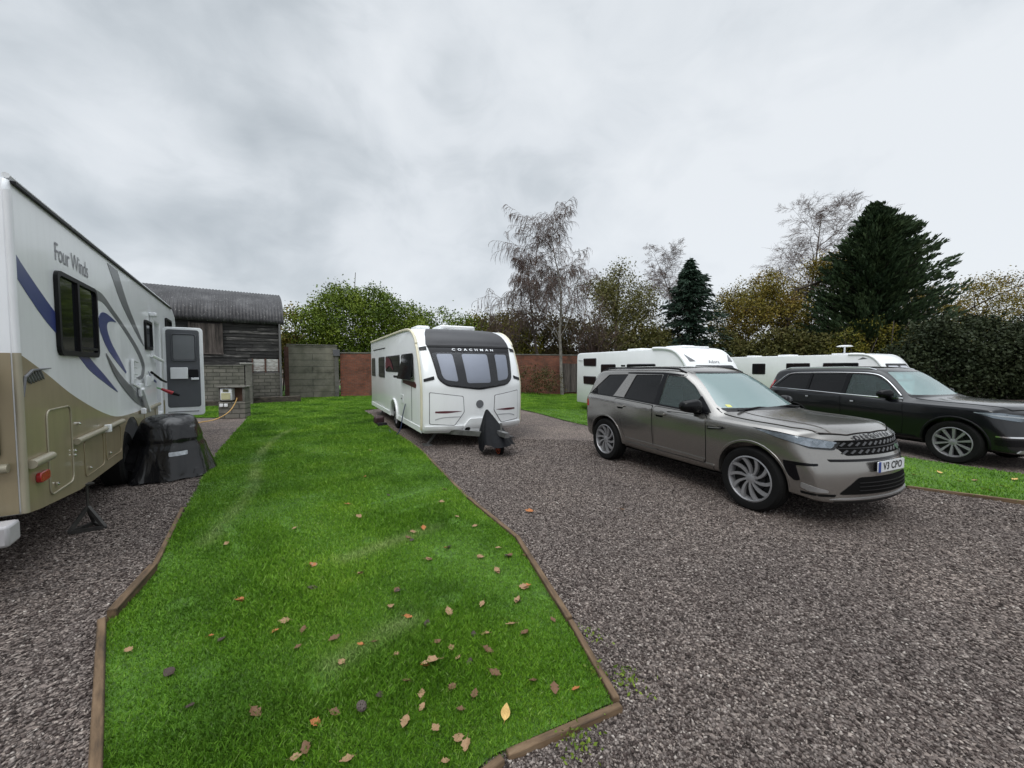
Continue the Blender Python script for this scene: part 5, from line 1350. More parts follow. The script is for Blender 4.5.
    tp = [(-2.30, .99), (-2.28, 1.18), (-2.12, 1.40), (-2.07, 1.41), (-2.16, 1.18), (-2.18, 1.0)]
    drape('tail_lamp', both(rpoly(tp, .02), s), vb, D_, M['red'], vol, .012, .02, .05)
drape('windscreen', rpoly([(-.775, 1.17), (-.56, 1.665), (.56, 1.665), (.775, 1.17)], .05), vb, FRONT, M['screenglass'], vol, -.008, .004, .08)
drape('windscreen_surround', [(-.80, 1.14), (.80, 1.14), (.78, 1.195), (-.78, 1.195)], vb, FRONT, M['gloss'], vol, .004, .01, .08)
drape('rear_window', W_V['rear'][0], vb, (-1, 0, 0), M['privacy'], vol, -.008, .004, .1)
bon = [(.98, -.60), (1.05, 0), (.98, .60), (.86, .79), (1.35, .80), (1.85, .775), (2.08, .66), (2.15, .40), (2.17, 0), (2.15, -.40), (2.08, -.66), (1.85, -.775), (1.35, -.80), (.86, -.79)]
g_ = topdrape('shut_line', rpoly(bon, .03), M['darkhole'], vol, vb, off=.002, thick=.004, step=.07)
bn = topdrape('bonnet', rpoly([(p[0] - (.012 if p[0] > 1.9 else 0), p[1] * .985) for p in bon], .03), P_V, vol, vb, off=.007, thick=.007, step=.05); g_.parent = bn
gr = drape('grille', rpoly([(-.40, .66), (-.46, .86), (.46, .86), (.40, .66)], .03), vb, FRONT, M['gloss'], vol, .008, .02, .05)
drape('grille_bars', None, vb, FRONT, M['chrome'], gr, .016, .01, mesh2d=cells([[(-.38 + k * .052, .68), (-.362 + k * .052, .68), (-.362 + k * .052, .85), (-.38 + k * .052, .85)] for k in range(15)]))
drape('lower_intake', rpoly([(-.55, .40), (-.5, .54), (.5, .54), (.55, .40)], .03), vb, FRONT, M['gloss'], vol, .006, .02, .06)
drape('lower_lip', rpoly([(-.75, .31), (.75, .31), (.70, .36), (-.70, .36)], .02), vb, FRONT, M['skid'], vol, .02, .03, .06)
for y in (-.38, .38): seat(vol, -.12, y)
for y in (-.42, .0, .42): seat(vol, -1.1, y)
MB().prism([(.26, .55), (.76, .60), (.76, 1.08), (.55, 1.13), (.30, 1.03)], lambda p: (p[0], -.78, p[1]), (0, 1.56, 0)).build('dashboard', M['interior'], vol, bevel=.03)
MB().lathe([(.165, -.012), (.18, 0), (.165, .012), (.155, 0)], (.22, -.38, 1.03), (-.9, 0, .45), 28, True).beam((.22, -.53, 1.03), (.22, -.23, 1.03), .04, .03).build('steering_wheel', M['black'], vol)
MB().tube([(-1.49, -.7, .385), (-1.49, .7, .385)], .06, 10).tube([(1.49, -.7, .385), (1.49, .7, .385)], .05, 10).box((0, 0, .29), (3.8, 1.2, .08)).build('underbody', M['darkhole'], vol)
# ------------------------------------------------------------------ BARN, WALLS, HOOK-UP POST, EDGING
def board_mat(name, cols, sc=(1.2, 8, 14), pale=.0):
    m, nt, b = base(name)
    tc = nn(nt, 'ShaderNodeTexCoord'); mp = nn(nt, 'ShaderNodeMapping'); mp.inputs['Scale'].default_value = sc
    nt.links.new(tc.outputs['Object'], mp.inputs['Vector'])
    n = nn(nt, 'ShaderNodeTexNoise'); n.inputs['Scale'].default_value = 1.6; n.inputs['Detail'].default_value = 9; n.inputs['Roughness'].default_value = .68
    nt.links.new(mp.outputs[0], n.inputs['Vector'])
    geo = nn(nt, 'ShaderNodeNewGeometry')
    ad = nn(nt, 'ShaderNodeMath', operation='MULTIPLY_ADD'); nt.links.new(geo.outputs['Random Per Island'], ad.inputs[0]); ad.inputs[1].default_value = .22
    sb = nn(nt, 'ShaderNodeMath', operation='SUBTRACT'); nt.links.new(n.outputs['Fac'], sb.inputs[0]); sb.inputs[1].default_value = .11
    nt.links.new(sb.outputs[0], ad.inputs[2])
    r = ramp(nt, cols); nt.links.new(ad.outputs[0], r.inputs['Fac']); nt.links.new(r.outputs['Color'], b.inputs['Base Color'])
    b.inputs['Roughness'].default_value = .8
    bp = nn(nt, 'ShaderNodeBump'); bp.inputs['Strength'].default_value = .5; bp.inputs['Distance'].default_value = .01
    nt.links.new(n.outputs['Fac'], bp.inputs['Height']); nt.links.new(bp.outputs['Normal'], b.inputs['Normal'])
    return m
M['weather'] = board_mat('weatherboard', [(.36, (.010, .0095, .009)), (.52, (.022, .021, .020)), (.62, (.065, .062, .058)), (.72, (.18, .17, .16)), (.84, (.30, .29, .27))])
M['shutter'] = board_mat('brown_boards', [(.35, (.022, .018, .016)), (.5, (.06, .048, .042)), (.68, (.12, .10, .09))], (9, 9, .8))
M['sleeper'] = board_mat('old_timber', [(.35, (.022, .018, .014)), (.5, (.06, .048, .036)), (.7, (.12, .10, .075))], (3, 9, 9))
M['edging'] = board_mat('edging_timber', [(.3, (.028, .018, .010)), (.48, (.10, .062, .032)), (.62, (.155, .10, .055)), (.78, (.21, .15, .095))], (2, 12, 12))
def corrugated():
    m, nt, b = base('corrugated_sheet')
    tc = nn(nt, 'ShaderNodeTexCoord'); n = nn(nt, 'ShaderNodeTexNoise'); n.inputs['Scale'].default_value = 1.4; n.inputs['Detail'].default_value = 10; n.inputs['Roughness'].default_value = .7
    nt.links.new(tc.outputs['Object'], n.inputs['Vector'])
    r = ramp(nt, [(.36, (.017, .016, .018)), (.5, (.034, .033, .036)), (.62, (.065, .064, .067)), (.74, (.14, .138, .136))]); nt.links.new(n.outputs['Fac'], r.inputs['Fac'])
    n2 = nn(nt, 'ShaderNodeTexNoise'); n2.inputs['Scale'].default_value = 14; n2.inputs['Detail'].default_value = 5; nt.links.new(tc.outputs['Object'], n2.inputs['Vector'])
    r2 = ramp(nt, [(.62, (0, 0, 0)), (.7, (.5, .5, .5))]); nt.links.new(n2.outputs['Fac'], r2.inputs['Fac'])
    mx = nn(nt, 'ShaderNodeMixRGB'); mx.inputs['Color2'].default_value = (.30, .30, .29, 1)
    nt.links.new(r2.outputs['Color'], mx.inputs['Fac']); nt.links.new(r.outputs['Color'], mx.inputs['Color1'])
    nt.links.new(mx.outputs['Color'], b.inputs['Base Color']); b.inputs['Roughness'].default_value = .55; b.inputs['Metallic'].default_value = .2
    return m
M['corr'] = corrugated()
def masonry(name, c1, c2, cm, bw, bh, mortar=.012, patch=None, rot=0.):
    m, nt, b = base(name)
    tc = nn(nt, 'ShaderNodeTexCoord'); sp = nn(nt, 'ShaderNodeSeparateXYZ'); nt.links.new(tc.outputs['Object'], sp.inputs[0])
    cb = nn(nt, 'ShaderNodeCombineXYZ'); nt.links.new(sp.outputs['X'], cb.inputs[0]); nt.links.new(sp.outputs['Z'], cb.inputs[1])
    br = nn(nt, 'ShaderNodeTexBrick'); nt.links.new(cb.outputs[0], br.inputs['Vector'])
    br.inputs['Scale'].default_value = 1; br.inputs['Brick Width'].default_value = bw; br.inputs['Row Height'].default_value = bh; br.inputs['Mortar Size'].default_value = mortar
    br.inputs['Color1'].default_value = (*c1, 1); br.inputs['Color2'].default_value = (*c2, 1); br.inputs['Mortar'].default_value = (*cm, 1)
    n = nn(nt, 'ShaderNodeTexNoise'); n.inputs['Scale'].default_value = 1.1; n.inputs['Detail'].default_value = 10; n.inputs['Roughness'].default_value = .72
    nt.links.new(tc.outputs['Object'], n.inputs['Vector'])
    r = ramp(nt, [(.34, (.45, .46, .42)), (.5, (.95, .95, .93)), (.68, (1.35, 1.32, 1.28))]); nt.links.new(n.outputs['Fac'], r.inputs['Fac'])
    mx = nn(nt, 'ShaderNodeMixRGB', blend_type='MULTIPLY'); mx.inputs['Fac'].default_value = 1
    nt.links.new(br.outputs['Color'], mx.inputs['Color1']); nt.links.new(r.outputs['Color'], mx.inputs['Color2'])
    n2 = nn(nt, 'ShaderNodeTexNoise'); n2.inputs['Scale'].default_value = .9; n2.inputs['Detail'].default_value = 8; nt.links.new(tc.outputs['Object'], n2.inputs['Vector'])
    r2 = ramp(nt, [(.54, (0, 0, 0)), (.70, (.6, .6, .6))]); nt.links.new(n2.outputs['Fac'], r2.inputs['Fac'])
    mx2 = nn(nt, 'ShaderNodeMixRGB'); mx2.inputs['Color2'].default_value = (*(patch or (.06, .065, .045)), 1)
    nt.links.new(r2.outputs['Color'], mx2.inputs['Fac']); nt.links.new(mx.outputs['Color'], mx2.inputs['Color1'])
    nt.links.new(mx2.outputs['Color'], b.inputs['Base Color']); b.inputs['Roughness'].default_value = .9
    bp = nn(nt, 'ShaderNodeBump'); bp.inputs['Strength'].default_value = .6; bp.inputs['Distance'].default_value = .015; bp.invert = True
    nt.links.new(br.outputs['Fac'], bp.inputs['Height']); nt.links.new(bp.outputs['Normal'], b.inputs['Normal'])
    return m
M['brick'] = masonry('red_brick', (.26, .078, .042), (.17, .056, .036), (.12, .095, .075), .225, .075, .010, (.055, .05, .035))
M['concrete'] = masonry('concrete_panels', (.20, .19, .155), (.165, .16, .13), (.09, .088, .075), 2.4, .34, .014, (.07, .075, .045))
M['block'] = masonry('grey_blocks', (.18, .17, .15), (.13, .125, .11), (.075, .072, .062), .45, .16, .018, (.06, .06, .045))
M['stonecap'] = pbr('pale_concrete', (.30, .29, .27), .85, var=.3, vscale=4, bump=.4)
M['concpost'] = pbr('concrete_post', (.13, .125, .11), .9, var=.35, vscale=5, bump=.5)
M['whiteboard'] = board_mat('peeling_white_boards', [(.30, (.09, .06, .05)), (.42, (.26, .22, .20)), (.55, (.44, .43, .41)), (.7, (.55, .55, .53))], (3, 3, 8))

barn = tag(empty('barn', (-11.07, 18.5, 0), math.atan2(.57, .82)), 'old black weatherboarded barn with curved corrugated roof and brown shutter, left of the walls', 'barn')
BL, BD, EV, RISE = 10.5, 8.0, 3.86, 1.72
rr = random.Random(3)
mb = MB(); z = .25; 
while z < EV - .02:
    h = .155 + rr.uniform(-.012, .012); x = -BL
    segs = [-BL, -BL + rr.uniform(2, 4), -BL + rr.uniform(5.5, 7.5), -rr.uniform(.9, 2.2), 0]
    for a, b_ in zip(segs[:-1], segs[1:]):
        if 1.42 < z + h / 2 < 2.08 and b_ > -1.1:      # boarded window opening
            b_ = min(b_, -1.10)
            if b_ <= a + .05: continue
        t0, t1 = -.045 + rr.uniform(-.012, .012), -.012
        sag = rr.uniform(-.012, .012)
        mb.add([(a + .004, t0, z - .012 + sag), (b_ - .004, t0, z - .012 - sag), (b_ - .004, t1, z + h), (a + .004, t1, z + h), (a + .004, .02, z - .012 + sag), (b_ - .004, .02, z - .012 - sag), (b_ - .004, .02, z + h), (a + .004, .02, z + h)],
               [(0, 1, 2, 3), (4, 7, 6, 5), (0, 4, 5, 1), (3, 2, 6, 7), (0, 3, 7, 4), (1, 5, 6, 2)])
    z += h
mb.build('weatherboard_wall', M['weather'], barn, smooth=False)
gab = [(.03, 0), (BD - .03, 0), (BD - .03, EV)] + [(BD / 2 + (BD / 2) * math.cos(a), EV + RISE * math.sin(a)) for a in np.linspace(.12, PI - .12, 14)] + [(.03, EV)]
MB().prism(gab, lambda p: (-.06, p[0], p[1]), (.05, 0, 0)).prism(gab, lambda p: (-BL, p[0], p[1]), (.05, 0, 0)).box((-BL / 2, BD - .05, EV / 2), (BL - .2, .06, EV)).box((-BL / 2, .06, EV / 2), (BL - .2, .06, EV - .05)).build('gable_wall', M['weather'], barn, smooth=False)
# roof: corrugations run over the arch
nxr = int(BL / .028); arcs = np.linspace(-.04, PI + .04, 30); vs = []; fs = []
for i in range(nxr + 1):
    x = -BL - .15 + (BL + .30) * i / nxr; w = .020 * math.sin(2 * PI * x / .125)
    for a in arcs:
        ca, sa = math.cos(a), math.sin(a)
        lap = .012 * ((a * 2.4) % 1.0)
        vs.append((x, BD / 2 - (BD / 2 + .22 + w + lap) * ca, EV - .12 + (RISE + .12 + w + lap) * sa))
na = len(arcs)
for i in range(nxr):
    for k in range(na - 1): fs.append((i * na + k, (i + 1) * na + k, (i + 1) * na + k + 1, i * na + k + 1))
rf = MB().add(vs, fs).build('roof', M['corr'], barn, ang=80)
so_ = rf.modifiers.new('t', 'SOLIDIFY'); so_.thickness = .012
MB().box((-BL / 2, -.06, EV - .10), (BL, .05, .14)).build('eaves_board', M['weather'], barn)
MB().beam((-.02, -.05, .1), (-.02, -.05, EV), .10, .09).build('corner_post', M['weather'], barn)
sh = MB()
for k in range(9): sh.box((-3.22 + .118 * k, -.085, 2.93), (.112, .035, 1.28 + rr.uniform(-.02, .02)))
f = sh.build('shutter', M['shutter'], barn, smooth=False)
MB().box((-2.22, -.095, 2.93), (.07, .05, 1.36)).box((-3.32, -.095, 2.93), (.07, .05, 1.36)).box((-2.77, -.095, 2.27), (1.2, .06, .06)).build('shutter_frame', M['shutter'], f)
wb = MB()
for k in range(4): wb.box((-.60, .0, 1.495 + k * .16), (.98, .03, .150))
f = wb.build('boarded_window', M['whiteboard'], barn, smooth=False)
MB().box((-.62, -.035, 1.75), (.07, .03, .64)).box((-.08, -.035, 1.75), (.05, .03, .64)).box((-1.12, -.035, 1.75), (.05, .03, .64)).build('window_frame', pbr('rusty_frame', (.085, .04, .03), .8, var=.4), f)
MB().box((-.60, -.075, .72), (1.12, .05, 1.32)).build('block_infill', M['block'], barn)
MB().box((-.0, -.13, 1.7), (.06, .06, 3.3)).tube([(-.02, -.2, .1), (-.02, -.2, 3.7)], .045, 8).build('downpipe', pbr('grey_pipe', (.13, .13, .13), .6), barn)

def wall_thing(name, label, cat, a, b, h, th, mat, cap=None, capmat=None):
    a = V3((*a, 0)); b = V3((*b, 0)); d = b - a; L = d.length
    r_ = tag(empty(name, a, math.atan2(d.y, d.x)), label, cat)
    MB().box((L / 2, 0, h / 2 - .1), (L, th, h + .2)).build('wall', mat, r_)
    if cap: MB().box((L / 2, 0, h + cap / 2), (L + .04, th + .06, cap)).build('coping', capmat or M['stonecap'], r_, bevel=.012)
    return r_
wall_thing('garden_wall', 'low grey block wall in front of the barn, behind the mains hook-up', 'wall', (-15.5, 15.0), (-11.72, 16.92), 1.72, .22, M['block'], .05, M['concpost'])
pw = tag(empty('gate_post', (-11.58, 17.0, 0), .5), 'square concrete post with a pale cap ending the low block wall by the barn', 'post')
MB().box((0, 0, .90), (.24, .24, 1.8)).build('shaft', M['concpost'], pw, bevel=.01)
MB().box((-.08, 0, 1.83), (.46, .30, .07)).build('cap', M['stonecap'], pw, bevel=.012)
sl_ = tag(empty('timber_sleeper', (-11.05, 17.75, .16), .55), 'dark wet timber sleeper lying at the foot of the barn', 'sleeper')
MB().box((0, 0, 0), (2.3, .24, .30)).build('timber', M['sleeper'], sl_, bevel=.02)
sl2 = tag(empty('timber_sleeper', (-13.4, 15.75, .12), .47), 'mossy kerb timber along the foot of the low block wall', 'sleeper')
MB().box((0, 0, 0), (3.2, .16, .26)).build('timber', M['sleeper'], sl2, bevel=.02)
wall_thing('concrete_wall', 'mossy grey concrete panel wall between the barn and the brick wall', 'wall', (-11.72, 20.1), (-9.62, 21.25), 2.82, .14, M['concrete'], .05, M['concpost'])
pp = tag(empty('fence_post', (-11.52, 19.75, 0), .5), 'rust brown timber post between the barn corner and the concrete wall', 'post')
MB().box((0, 0, 1.35), (.20, .20, 2.7)).build('post', pbr('rust_brown_timber', (.075, .035, .026), .85, var=.45, vscale=6, bump=.5), pp, bevel=.01)
pp2 = tag(empty('wall_post', (-9.62, 21.18, 0), .5), 'concrete post capped with a small dark block where the concrete and brick walls meet', 'post')
MB().box((0, 0, 1.3), (.2, .2, 2.6)).build('shaft', M['concpost'], pp2, bevel=.01)
MB().box((0, 0, 2.45), (.34, .30, .36)).build('junction_box', M['seam'], pp2, bevel=.01)
wall_thing('brick_wall', 'weathered red brick boundary wall running behind the white middle-pitch caravan', 'wall', (-9.5, 21.4), (8.5, 27.2), 2.42, .24, M['brick'], .07, M['concpost'])
fe = tag(empty('panel_fence', (3.2, 25.2, 0), .30), 'dark timber fence panel in front of the brick wall beside the birch trunk', 'fence')
mb = MB()
for k in range(15): mb.box((.08 + .15 * k, 0, .95), (.14, .02, 1.9 + rr.uniform(-.03, .03)))
mb.build('panel', M['shutter'], fe, smooth=False)
MB().box((0, 0, 1.0), (.1, .1, 2.0)).box((2.3, 0, 1.0), (.1, .1, 2.0)).build('post', M['shutter'], fe)

# mains hook-up point
hk = tag(empty('hookup_post', (-9.17, 12.72, 0), .12), 'squat concrete-block hook-up post with a white meter box and mossy top', 'hook-up post')
MB().box((0, 0, .27), (.80, .34, .54)).build('base', M['block'], hk, bevel=.012)
MB().box((0, .10, .78), (.80, .10, .48)).box((.36, -.03, .78), (.08, .24, .48)).box((-.385, 0, .78), (.03, .28, .48)).build('housing', M['concpost'], hk, bevel=.01)
MB().box((0, -.01, 1.035), (.88, .40, .05)).build('cap', M['concpost'], hk, bevel=.012)
bx = MB().box((-.17, -.06, .79), (.36, .20, .40)).build('meter_box', M['white2'], hk, bevel=.03)
MB().box((-.17, -.165, .73), (.28, .02, .22)).build('meter_face', pbr('cream_face', (.45, .44, .26), .5), bx, bevel=.01)
MB().box((-.17, -.165, .92), (.16, .02, .08)).build('viewing_window', pbr('olive_glass', (.10, .10, .05), .3), bx)
MB().box((-.30, -.185, .44), (.11, .03, .10)).box((-.16, -.185, .44), (.11, .03, .10)).build('socket_flap', M['white'], hk, bevel=.01)
MB().box((.13, .04, .78), (.26, .02, .44)).build('back_board', pbr('brown_board', (.085, .045, .028), .8, var=.3), hk)
cpts = [(-8.98, 12.58, .68), (-8.97, 12.45, .50), (-9.0, 12.2, .25), (-9.2, 11.9, .06), (-9.5, 11.3, .025), (-9.3, 10.5, .025), (-8.5, 9.4, .025), (-7.6, 8.7, .025), (-7.0, 8.5, .08), (-6.9, 8.3, .3)]
cpts[4:] = [(-9.35, 11.45, .025), (-8.95, 10.4, .025), (-8.75, 9.6, .025), (-8.3, 8.9, .025), (-7.4, 8.2, .03), (-7.2, 7.95, .35)]
tag(MB().tube(spline(cpts, 8), .014, 8).build('power_lead', pbr('yellow_lead', (.55, .33, .10), .5)), 'yellow mains lead trailing from the hook-up post over the gravel to the motorhome', 'cord')

# timber edging
def edge_board(a, b, w, top, label, dip=0.):
    a = V3((*a, 0)); b = V3((*b, 0)); d = b - a
    o = MB().box((d.length / 2, 0, top - .07), (d.length, w, .14)).build('edging_board', M['edging'], None, bevel=.006, loc=a)
    o.rotation_euler = (rr.uniform(-.06, .06), dip, math.atan2(d.y, d.x))
    return tag(o, label, 'edging board', 'timber edging boards round the lawn')
edge_board((-1.20, 1.02), (-2.69, 2.46), .042, .055, 'grey weathered edging board at the left edge of the lawn, nearest the viewer')
edge_board((-2.67, 2.50), (-2.95, 3.10), .055, .085, 'short edging board butting the nearest left one, with a pale split corner')
edge_board((-2.97, 3.12), (-3.90, 4.50), .04, .04, 'half buried edging board further along the left side of the lawn')
edge_board((.385, 2.46), (.525, 1.86), .038, .045, 'brown edging board on the right of the lawn, ending at the near corner')
edge_board((.05, 3.70), (.38, 2.47), .045, .055, 'brown edging board on the right of the lawn, second from the near corner')
edge_board((-.555, 4.85), (.045, 3.71), .045, .045, 'edging board on the right of the lawn where its edge bends')
edge_board((-1.87, 7.80), (-.56, 4.86), .04, .03, 'long low edging board between the lawn and the middle pitch')
edge_board((-4.24, 12.2), (-1.88, 7.82), .04, .03, 'far edging board beside the wheel of the white middle-pitch caravan')
edge_board((.54, 1.84), (-.02, 1.60), .038, .03, 'split edging board closing the near end of the lawn')
edge_board((-.04, 1.585), (-.75, 1.02), .038, .028, 'worn edging board at the bottom edge of the view below the lawn')
edge_board((5.55, 5.35), (8.3, 3.36), .04, .03, 'low edging board along the grass strip beyond the silver car')

# fallen leaves
def leaf_mats():
    out = []
    for nm, c in (('tan', (.27, .165, .085)), ('brown', (.125, .062, .028)), ('orange', (.34, .12, .032)), ('dark', (.035, .020, .014)), ('yellow', (.55, .36, .12))):
        out.append(pbr('leaf_' + nm, c, .65, var=.3, vscale=30, bump=.2, bscale=80))
    return out
LM = leaf_mats()
def leaf_mesh(seed, lobed):
    r_ = random.Random(seed); L = 1.0; n = 9; top = []
    for i in range(n + 1):
        t = i / n
        w = .34 * max(0, math.sin(PI * t)) ** .9 * (1.25 - .6 * t)
        if lobed: w *= .55 + .62 * abs(math.sin(t * PI * 3.5 + seed))
        top.append((t - .5, w))
    vs = []; cu = r_.uniform(.15, .5); cl = r_.uniform(.1, .55)
    def Z(x, y): return cu * (abs(y) ** 1.5) * 1.6 + cl * (x * x) * .8 + .03 * math.sin(9 * x + seed) + r_.uniform(-.012, .012)
    for x, w in top: vs += [(x, w, Z(x, w)), (x, w * .5, Z(x, w * .5)), (x, 0, Z(x, 0) - .02), (x, -w * .5, Z(x, -w * .5)), (x, -w, Z(x, -w))]
    fs = []
    for i in range(n):
        for k in range(4): fs.append((i * 5 + k, i * 5 + k + 1, i * 5 + 6 + k, i * 5 + 5 + k))
    mb = MB().add(vs, fs); mb.tube([(-.5, 0, Z(-.5, 0) - .02), (-.62, .02, .03), (-.75, .05, .06)], .012, 4)
    return mb.mesh('leaf')
LEAF = [[leaf_mesh(10 * k + s, k < 3) for s in range(5)] for k in range(5)]
for k in range(5):
    for me in LEAF[k]:
        me.materials.append(LM[k]); me.polygons.foreach_set('use_smooth', [True] * len(me.polygons))
LBL = ['pale tan oak leaf, curled, lying among others on the mown lawn', 'mid brown oak leaf lying flat among others on the mown lawn', 'bright orange fallen leaf lying on the mown lawn', 'dark, rotted leaf sunk into the mown lawn']
LPOS = [(-0.84, 2.6), (-0.69, 2.49), (-0.55, 2.43), (-0.43, 2.55), (-0.83, 2.26), (-0.91, 2.24), (-0.67, 2.16), (-0.48, 2.07), (-0.56, 1.97), (-0.46, 1.89), (-0.67, 1.88), (-0.31, 1.93), (-0.36, 2.21), (-0.31, 2.13), (-0.14, 2.19), (-0.09, 2.02), (-0.17, 2.33), (-0.24, 2.33), (-0.01, 2.42), (0.09, 2.84), (0.04, 2.67), (0.08, 2.34), (0.11, 1.97), (0.22, 1.92), (0.33, 1.92), (-0.25, 1.8), (-0.35, 1.7), (-0.5, 1.73), (-0.24, 1.65), (-0.2, 1.62), (-0.73, 1.8), (-0.85, 1.78), (-0.7, 1.56), (-0.28, 1.55), (-0.44, 1.81), (-0.19, 1.89), (-0.96, 2.1), (-1.09, 2.29), (-0.85, 2.79), (-0.21, 2.63), (0.27, 2.46), (-0.04, 3.32), (-0.12, 3.06), (-0.72, 3.27), (-1.22, 3.03), (-0.29, 3.3), (0.12, 3.32), (-0.45, 2.26), (-0.24, 2.1), (-2.25, 2.19), (-1.87, 2.03), (-1.58, 1.82), (-1.77, 2.28), (-1.94, 2.67), (-1.49, 2.45), (-1.32, 2.37), (-1.27, 2.22), (-0.92, 1.73), (-0.9, 1.61), (-0.92, 1.57), (-1.49, 2.35), (-1.5, 2.84), (-1.67, 3.16), (-1.23, 1.78), (-1.86, 2.31), (-2.68, 3.55), (-1.66, 3.16), (-1.5, 2.83), (-1.93, 2.68), (-1.99, 4.6), (-1.7, 4.21), (-1.01, 3.68), (-1.22, 3.04), (-2.22, 5.75), (-1.6, 4.92), (-2.81, 7.59), (-0.6, 3.47), (-2.24, 3.9), (-0.88, 4.71), (-0.99, 3.81), (-0.72, 3.26), (-0.86, 2.8), (-0.86, 4.67), (-0.96, 3.63), (-0.58, 3.49), (-0.02, 3.33), (-0.13, 3.47), (-0.12, 3.07), (0.11, 2.85), (0.04, 2.68), (-0.28, 3.31), (-0.39, 3.95), (-0.61, 4.21), (-0.91, 3.9), (-0.91, 5.16)]
rl = random.Random(21)
def put_leaf(x, y, k, size, label, group, z=.040):
    o = bpy.data.objects.new('fallen_leaf', LEAF[k][rl.randrange(5)]); COL.objects.link(o)
    o.location = (x, y, float(gz(x, y)) + z); o.scale = (size,) * 3
    o.rotation_euler = (rl.uniform(-.35, .35), rl.uniform(-.35, .35), rl.uniform(0, 2 * PI))
    if k == 4 and 'upright' in label: o.rotation_euler = (.1, -.75, PI / 2 - .2)
    return tag(o, label, 'leaf', group)
seen = set()
for (x, y) in LPOS:
    if (x, y) in seen: continue
    seen.add((x, y))
    k = rl.choices([0, 1, 2, 3], [5, 4, 1, 2])[0]
    put_leaf(x, y, k, rl.uniform(.038, .070) * (1 + .05 * y), LBL[k], 'fallen leaves on the lawn')
for (x, y) in ((-.03, 1.77),): put_leaf(x, y, 4, .068, 'upright golden yellow birch leaf near the front corner of the lawn', 'fallen leaves on the lawn', .055)
put_leaf(-.46, 2.09, 0, .105, 'largest curled tan oak leaf, folded round a dark hollow, on the near lawn', 'fallen leaves on the lawn', .045)
put_leaf(.20, 4.43, 2, .11, 'orange leaf lying alone on the gravel near the lawn edge', 'fallen leaves on the gravel', .02)
put_leaf(1.30, 4.47, 1, .085, 'small brown leaf lying on the open gravel before the silver car', 'fallen leaves on the gravel', .02)
for (x, y) in [(6.25, 5.93), (6.6, 5.62), (7.0, 5.42), (6.94, 5.72), (6.91, 6.17), (7.68, 5.82), (6.52, 5.2)]:
    put_leaf(x, y, 4 if rl.random() < .5 else 0, .10, 'pale yellow leaf on the grass strip in front of the black car', 'fallen leaves on the far grass strip')
cone = MB()
for j in range(7):
    for i in range(7):
        a = 2 * PI * i / 7 + j * .45; r_ = .020 * math.sin(PI * (j + .6) / 7.4) + .004
        cone.box((r_ * math.cos(a), r_ * math.sin(a), -.03 + j * .010), (.012, .012, .006), Matrix.Rotation(a, 3, 'Z') @ Matrix.Rotation(.5, 3, 'Y'))
cn = cone.build('pine_cone', pbr('cone_scales', (.10, .08, .07), .8, var=.3), None, loc=(-.73, 1.80, .055)); cn.rotation_euler = (1.35, .2, .7); cn.scale = (.75, .75, .9)
tag(cn, 'grey pine cone lying among leaves on the near lawn', 'pine cone')
# ------------------------------------------------------------------ TREES AND HEDGES
def leafmat(name, cols, rough=.6):
    m, nt, b = base(name)
    geo = nn(nt, 'ShaderNodeNewGeometry'); tc = nn(nt, 'ShaderNodeTexCoord')
    n = nn(nt, 'ShaderNodeTexNoise'); n.inputs['Scale'].default_value = .55; n.inputs['Detail'].default_value = 4
    nt.links.new(tc.outputs['Object'], n.inputs['Vector'])
    ad = nn(nt, 'ShaderNodeMath', operation='MULTIPLY_ADD'); nt.links.new(geo.outputs['Random Per Island'], ad.inputs[0]); ad.inputs[1].default_value = .5
    ml = nn(nt, 'ShaderNodeMath', operation='MULTIPLY_ADD'); nt.links.new(n.outputs['Fac'], ml.inputs[0]); ml.inputs[1].default_value = 1.6; ml.inputs[2].default_value = -.55
    nt.links.new(ml.outputs[0], ad.inputs[2])
    k = len(cols); r = ramp(nt, [(i / (k - 1), c) for i, c in enumerate(cols)]); nt.links.new(ad.outputs[0], r.inputs['Fac'])
    nt.links.new(r.outputs['Color'], b.inputs['Base Color']); b.inputs['Roughness'].default_value = rough; b.inputs['Specular IOR Level'].default_value = .18
    return m
M['lf_green'] = leafmat('laurel_leaves', [(.040, .072, .010), (.082, .130, .015), (.14, .195, .022), (.20, .24, .03)])
M['lf_dark'] = leafmat('dark_needles', [(.014, .029, .015), (.032, .056, .024), (.058, .086, .036)])
M['lf_conifer'] = leafmat('blue_green_needles', [(.010, .022, .015), (.020, .040, .026), (.032, .058, .036)])
M['lf_oak'] = leafmat('autumn_oak_leaves', [(.07, .068, .012), (.135, .12, .02), (.19, .145, .025), (.22, .13, .03)])
M['lf_pale'] = leafmat('sparse_yellow_green_leaves', [(.075, .078, .022), (.12, .115, .035), (.16, .15, .05)])
M['lf_hedge'] = leafmat('mixed_hedge_leaves', [(.028, .032, .010), (.06, .062, .016), (.09, .085, .024), (.11, .085, .032)])
M['lf_yellow'] = leafmat('yellowing_leaves', [(.06, .07, .012), (.13, .13, .018), (.22, .17, .02)])
M['lf_brown'] = leafmat('brown_twiggy_leaves', [(.036, .029, .013), (.068, .054, .022), (.095, .076, .030), (.11, .098, .032)])
M['lf_hollow'] = leafmat('dark_hedge_leaves', [(.012, .020, .009), (.024, .034, .014), (.042, .052, .022)])
M['bark'] = pbr('bark', (.075, .062, .052), .9, var=.4, vscale=6)
M['twig'] = pbr('birch_twigs', (.105, .070, .058), .9, var=.25, vscale=3)
M['birch'] = pbr('birch_bark', (.20, .185, .165), .8, var=.4, vscale=5)

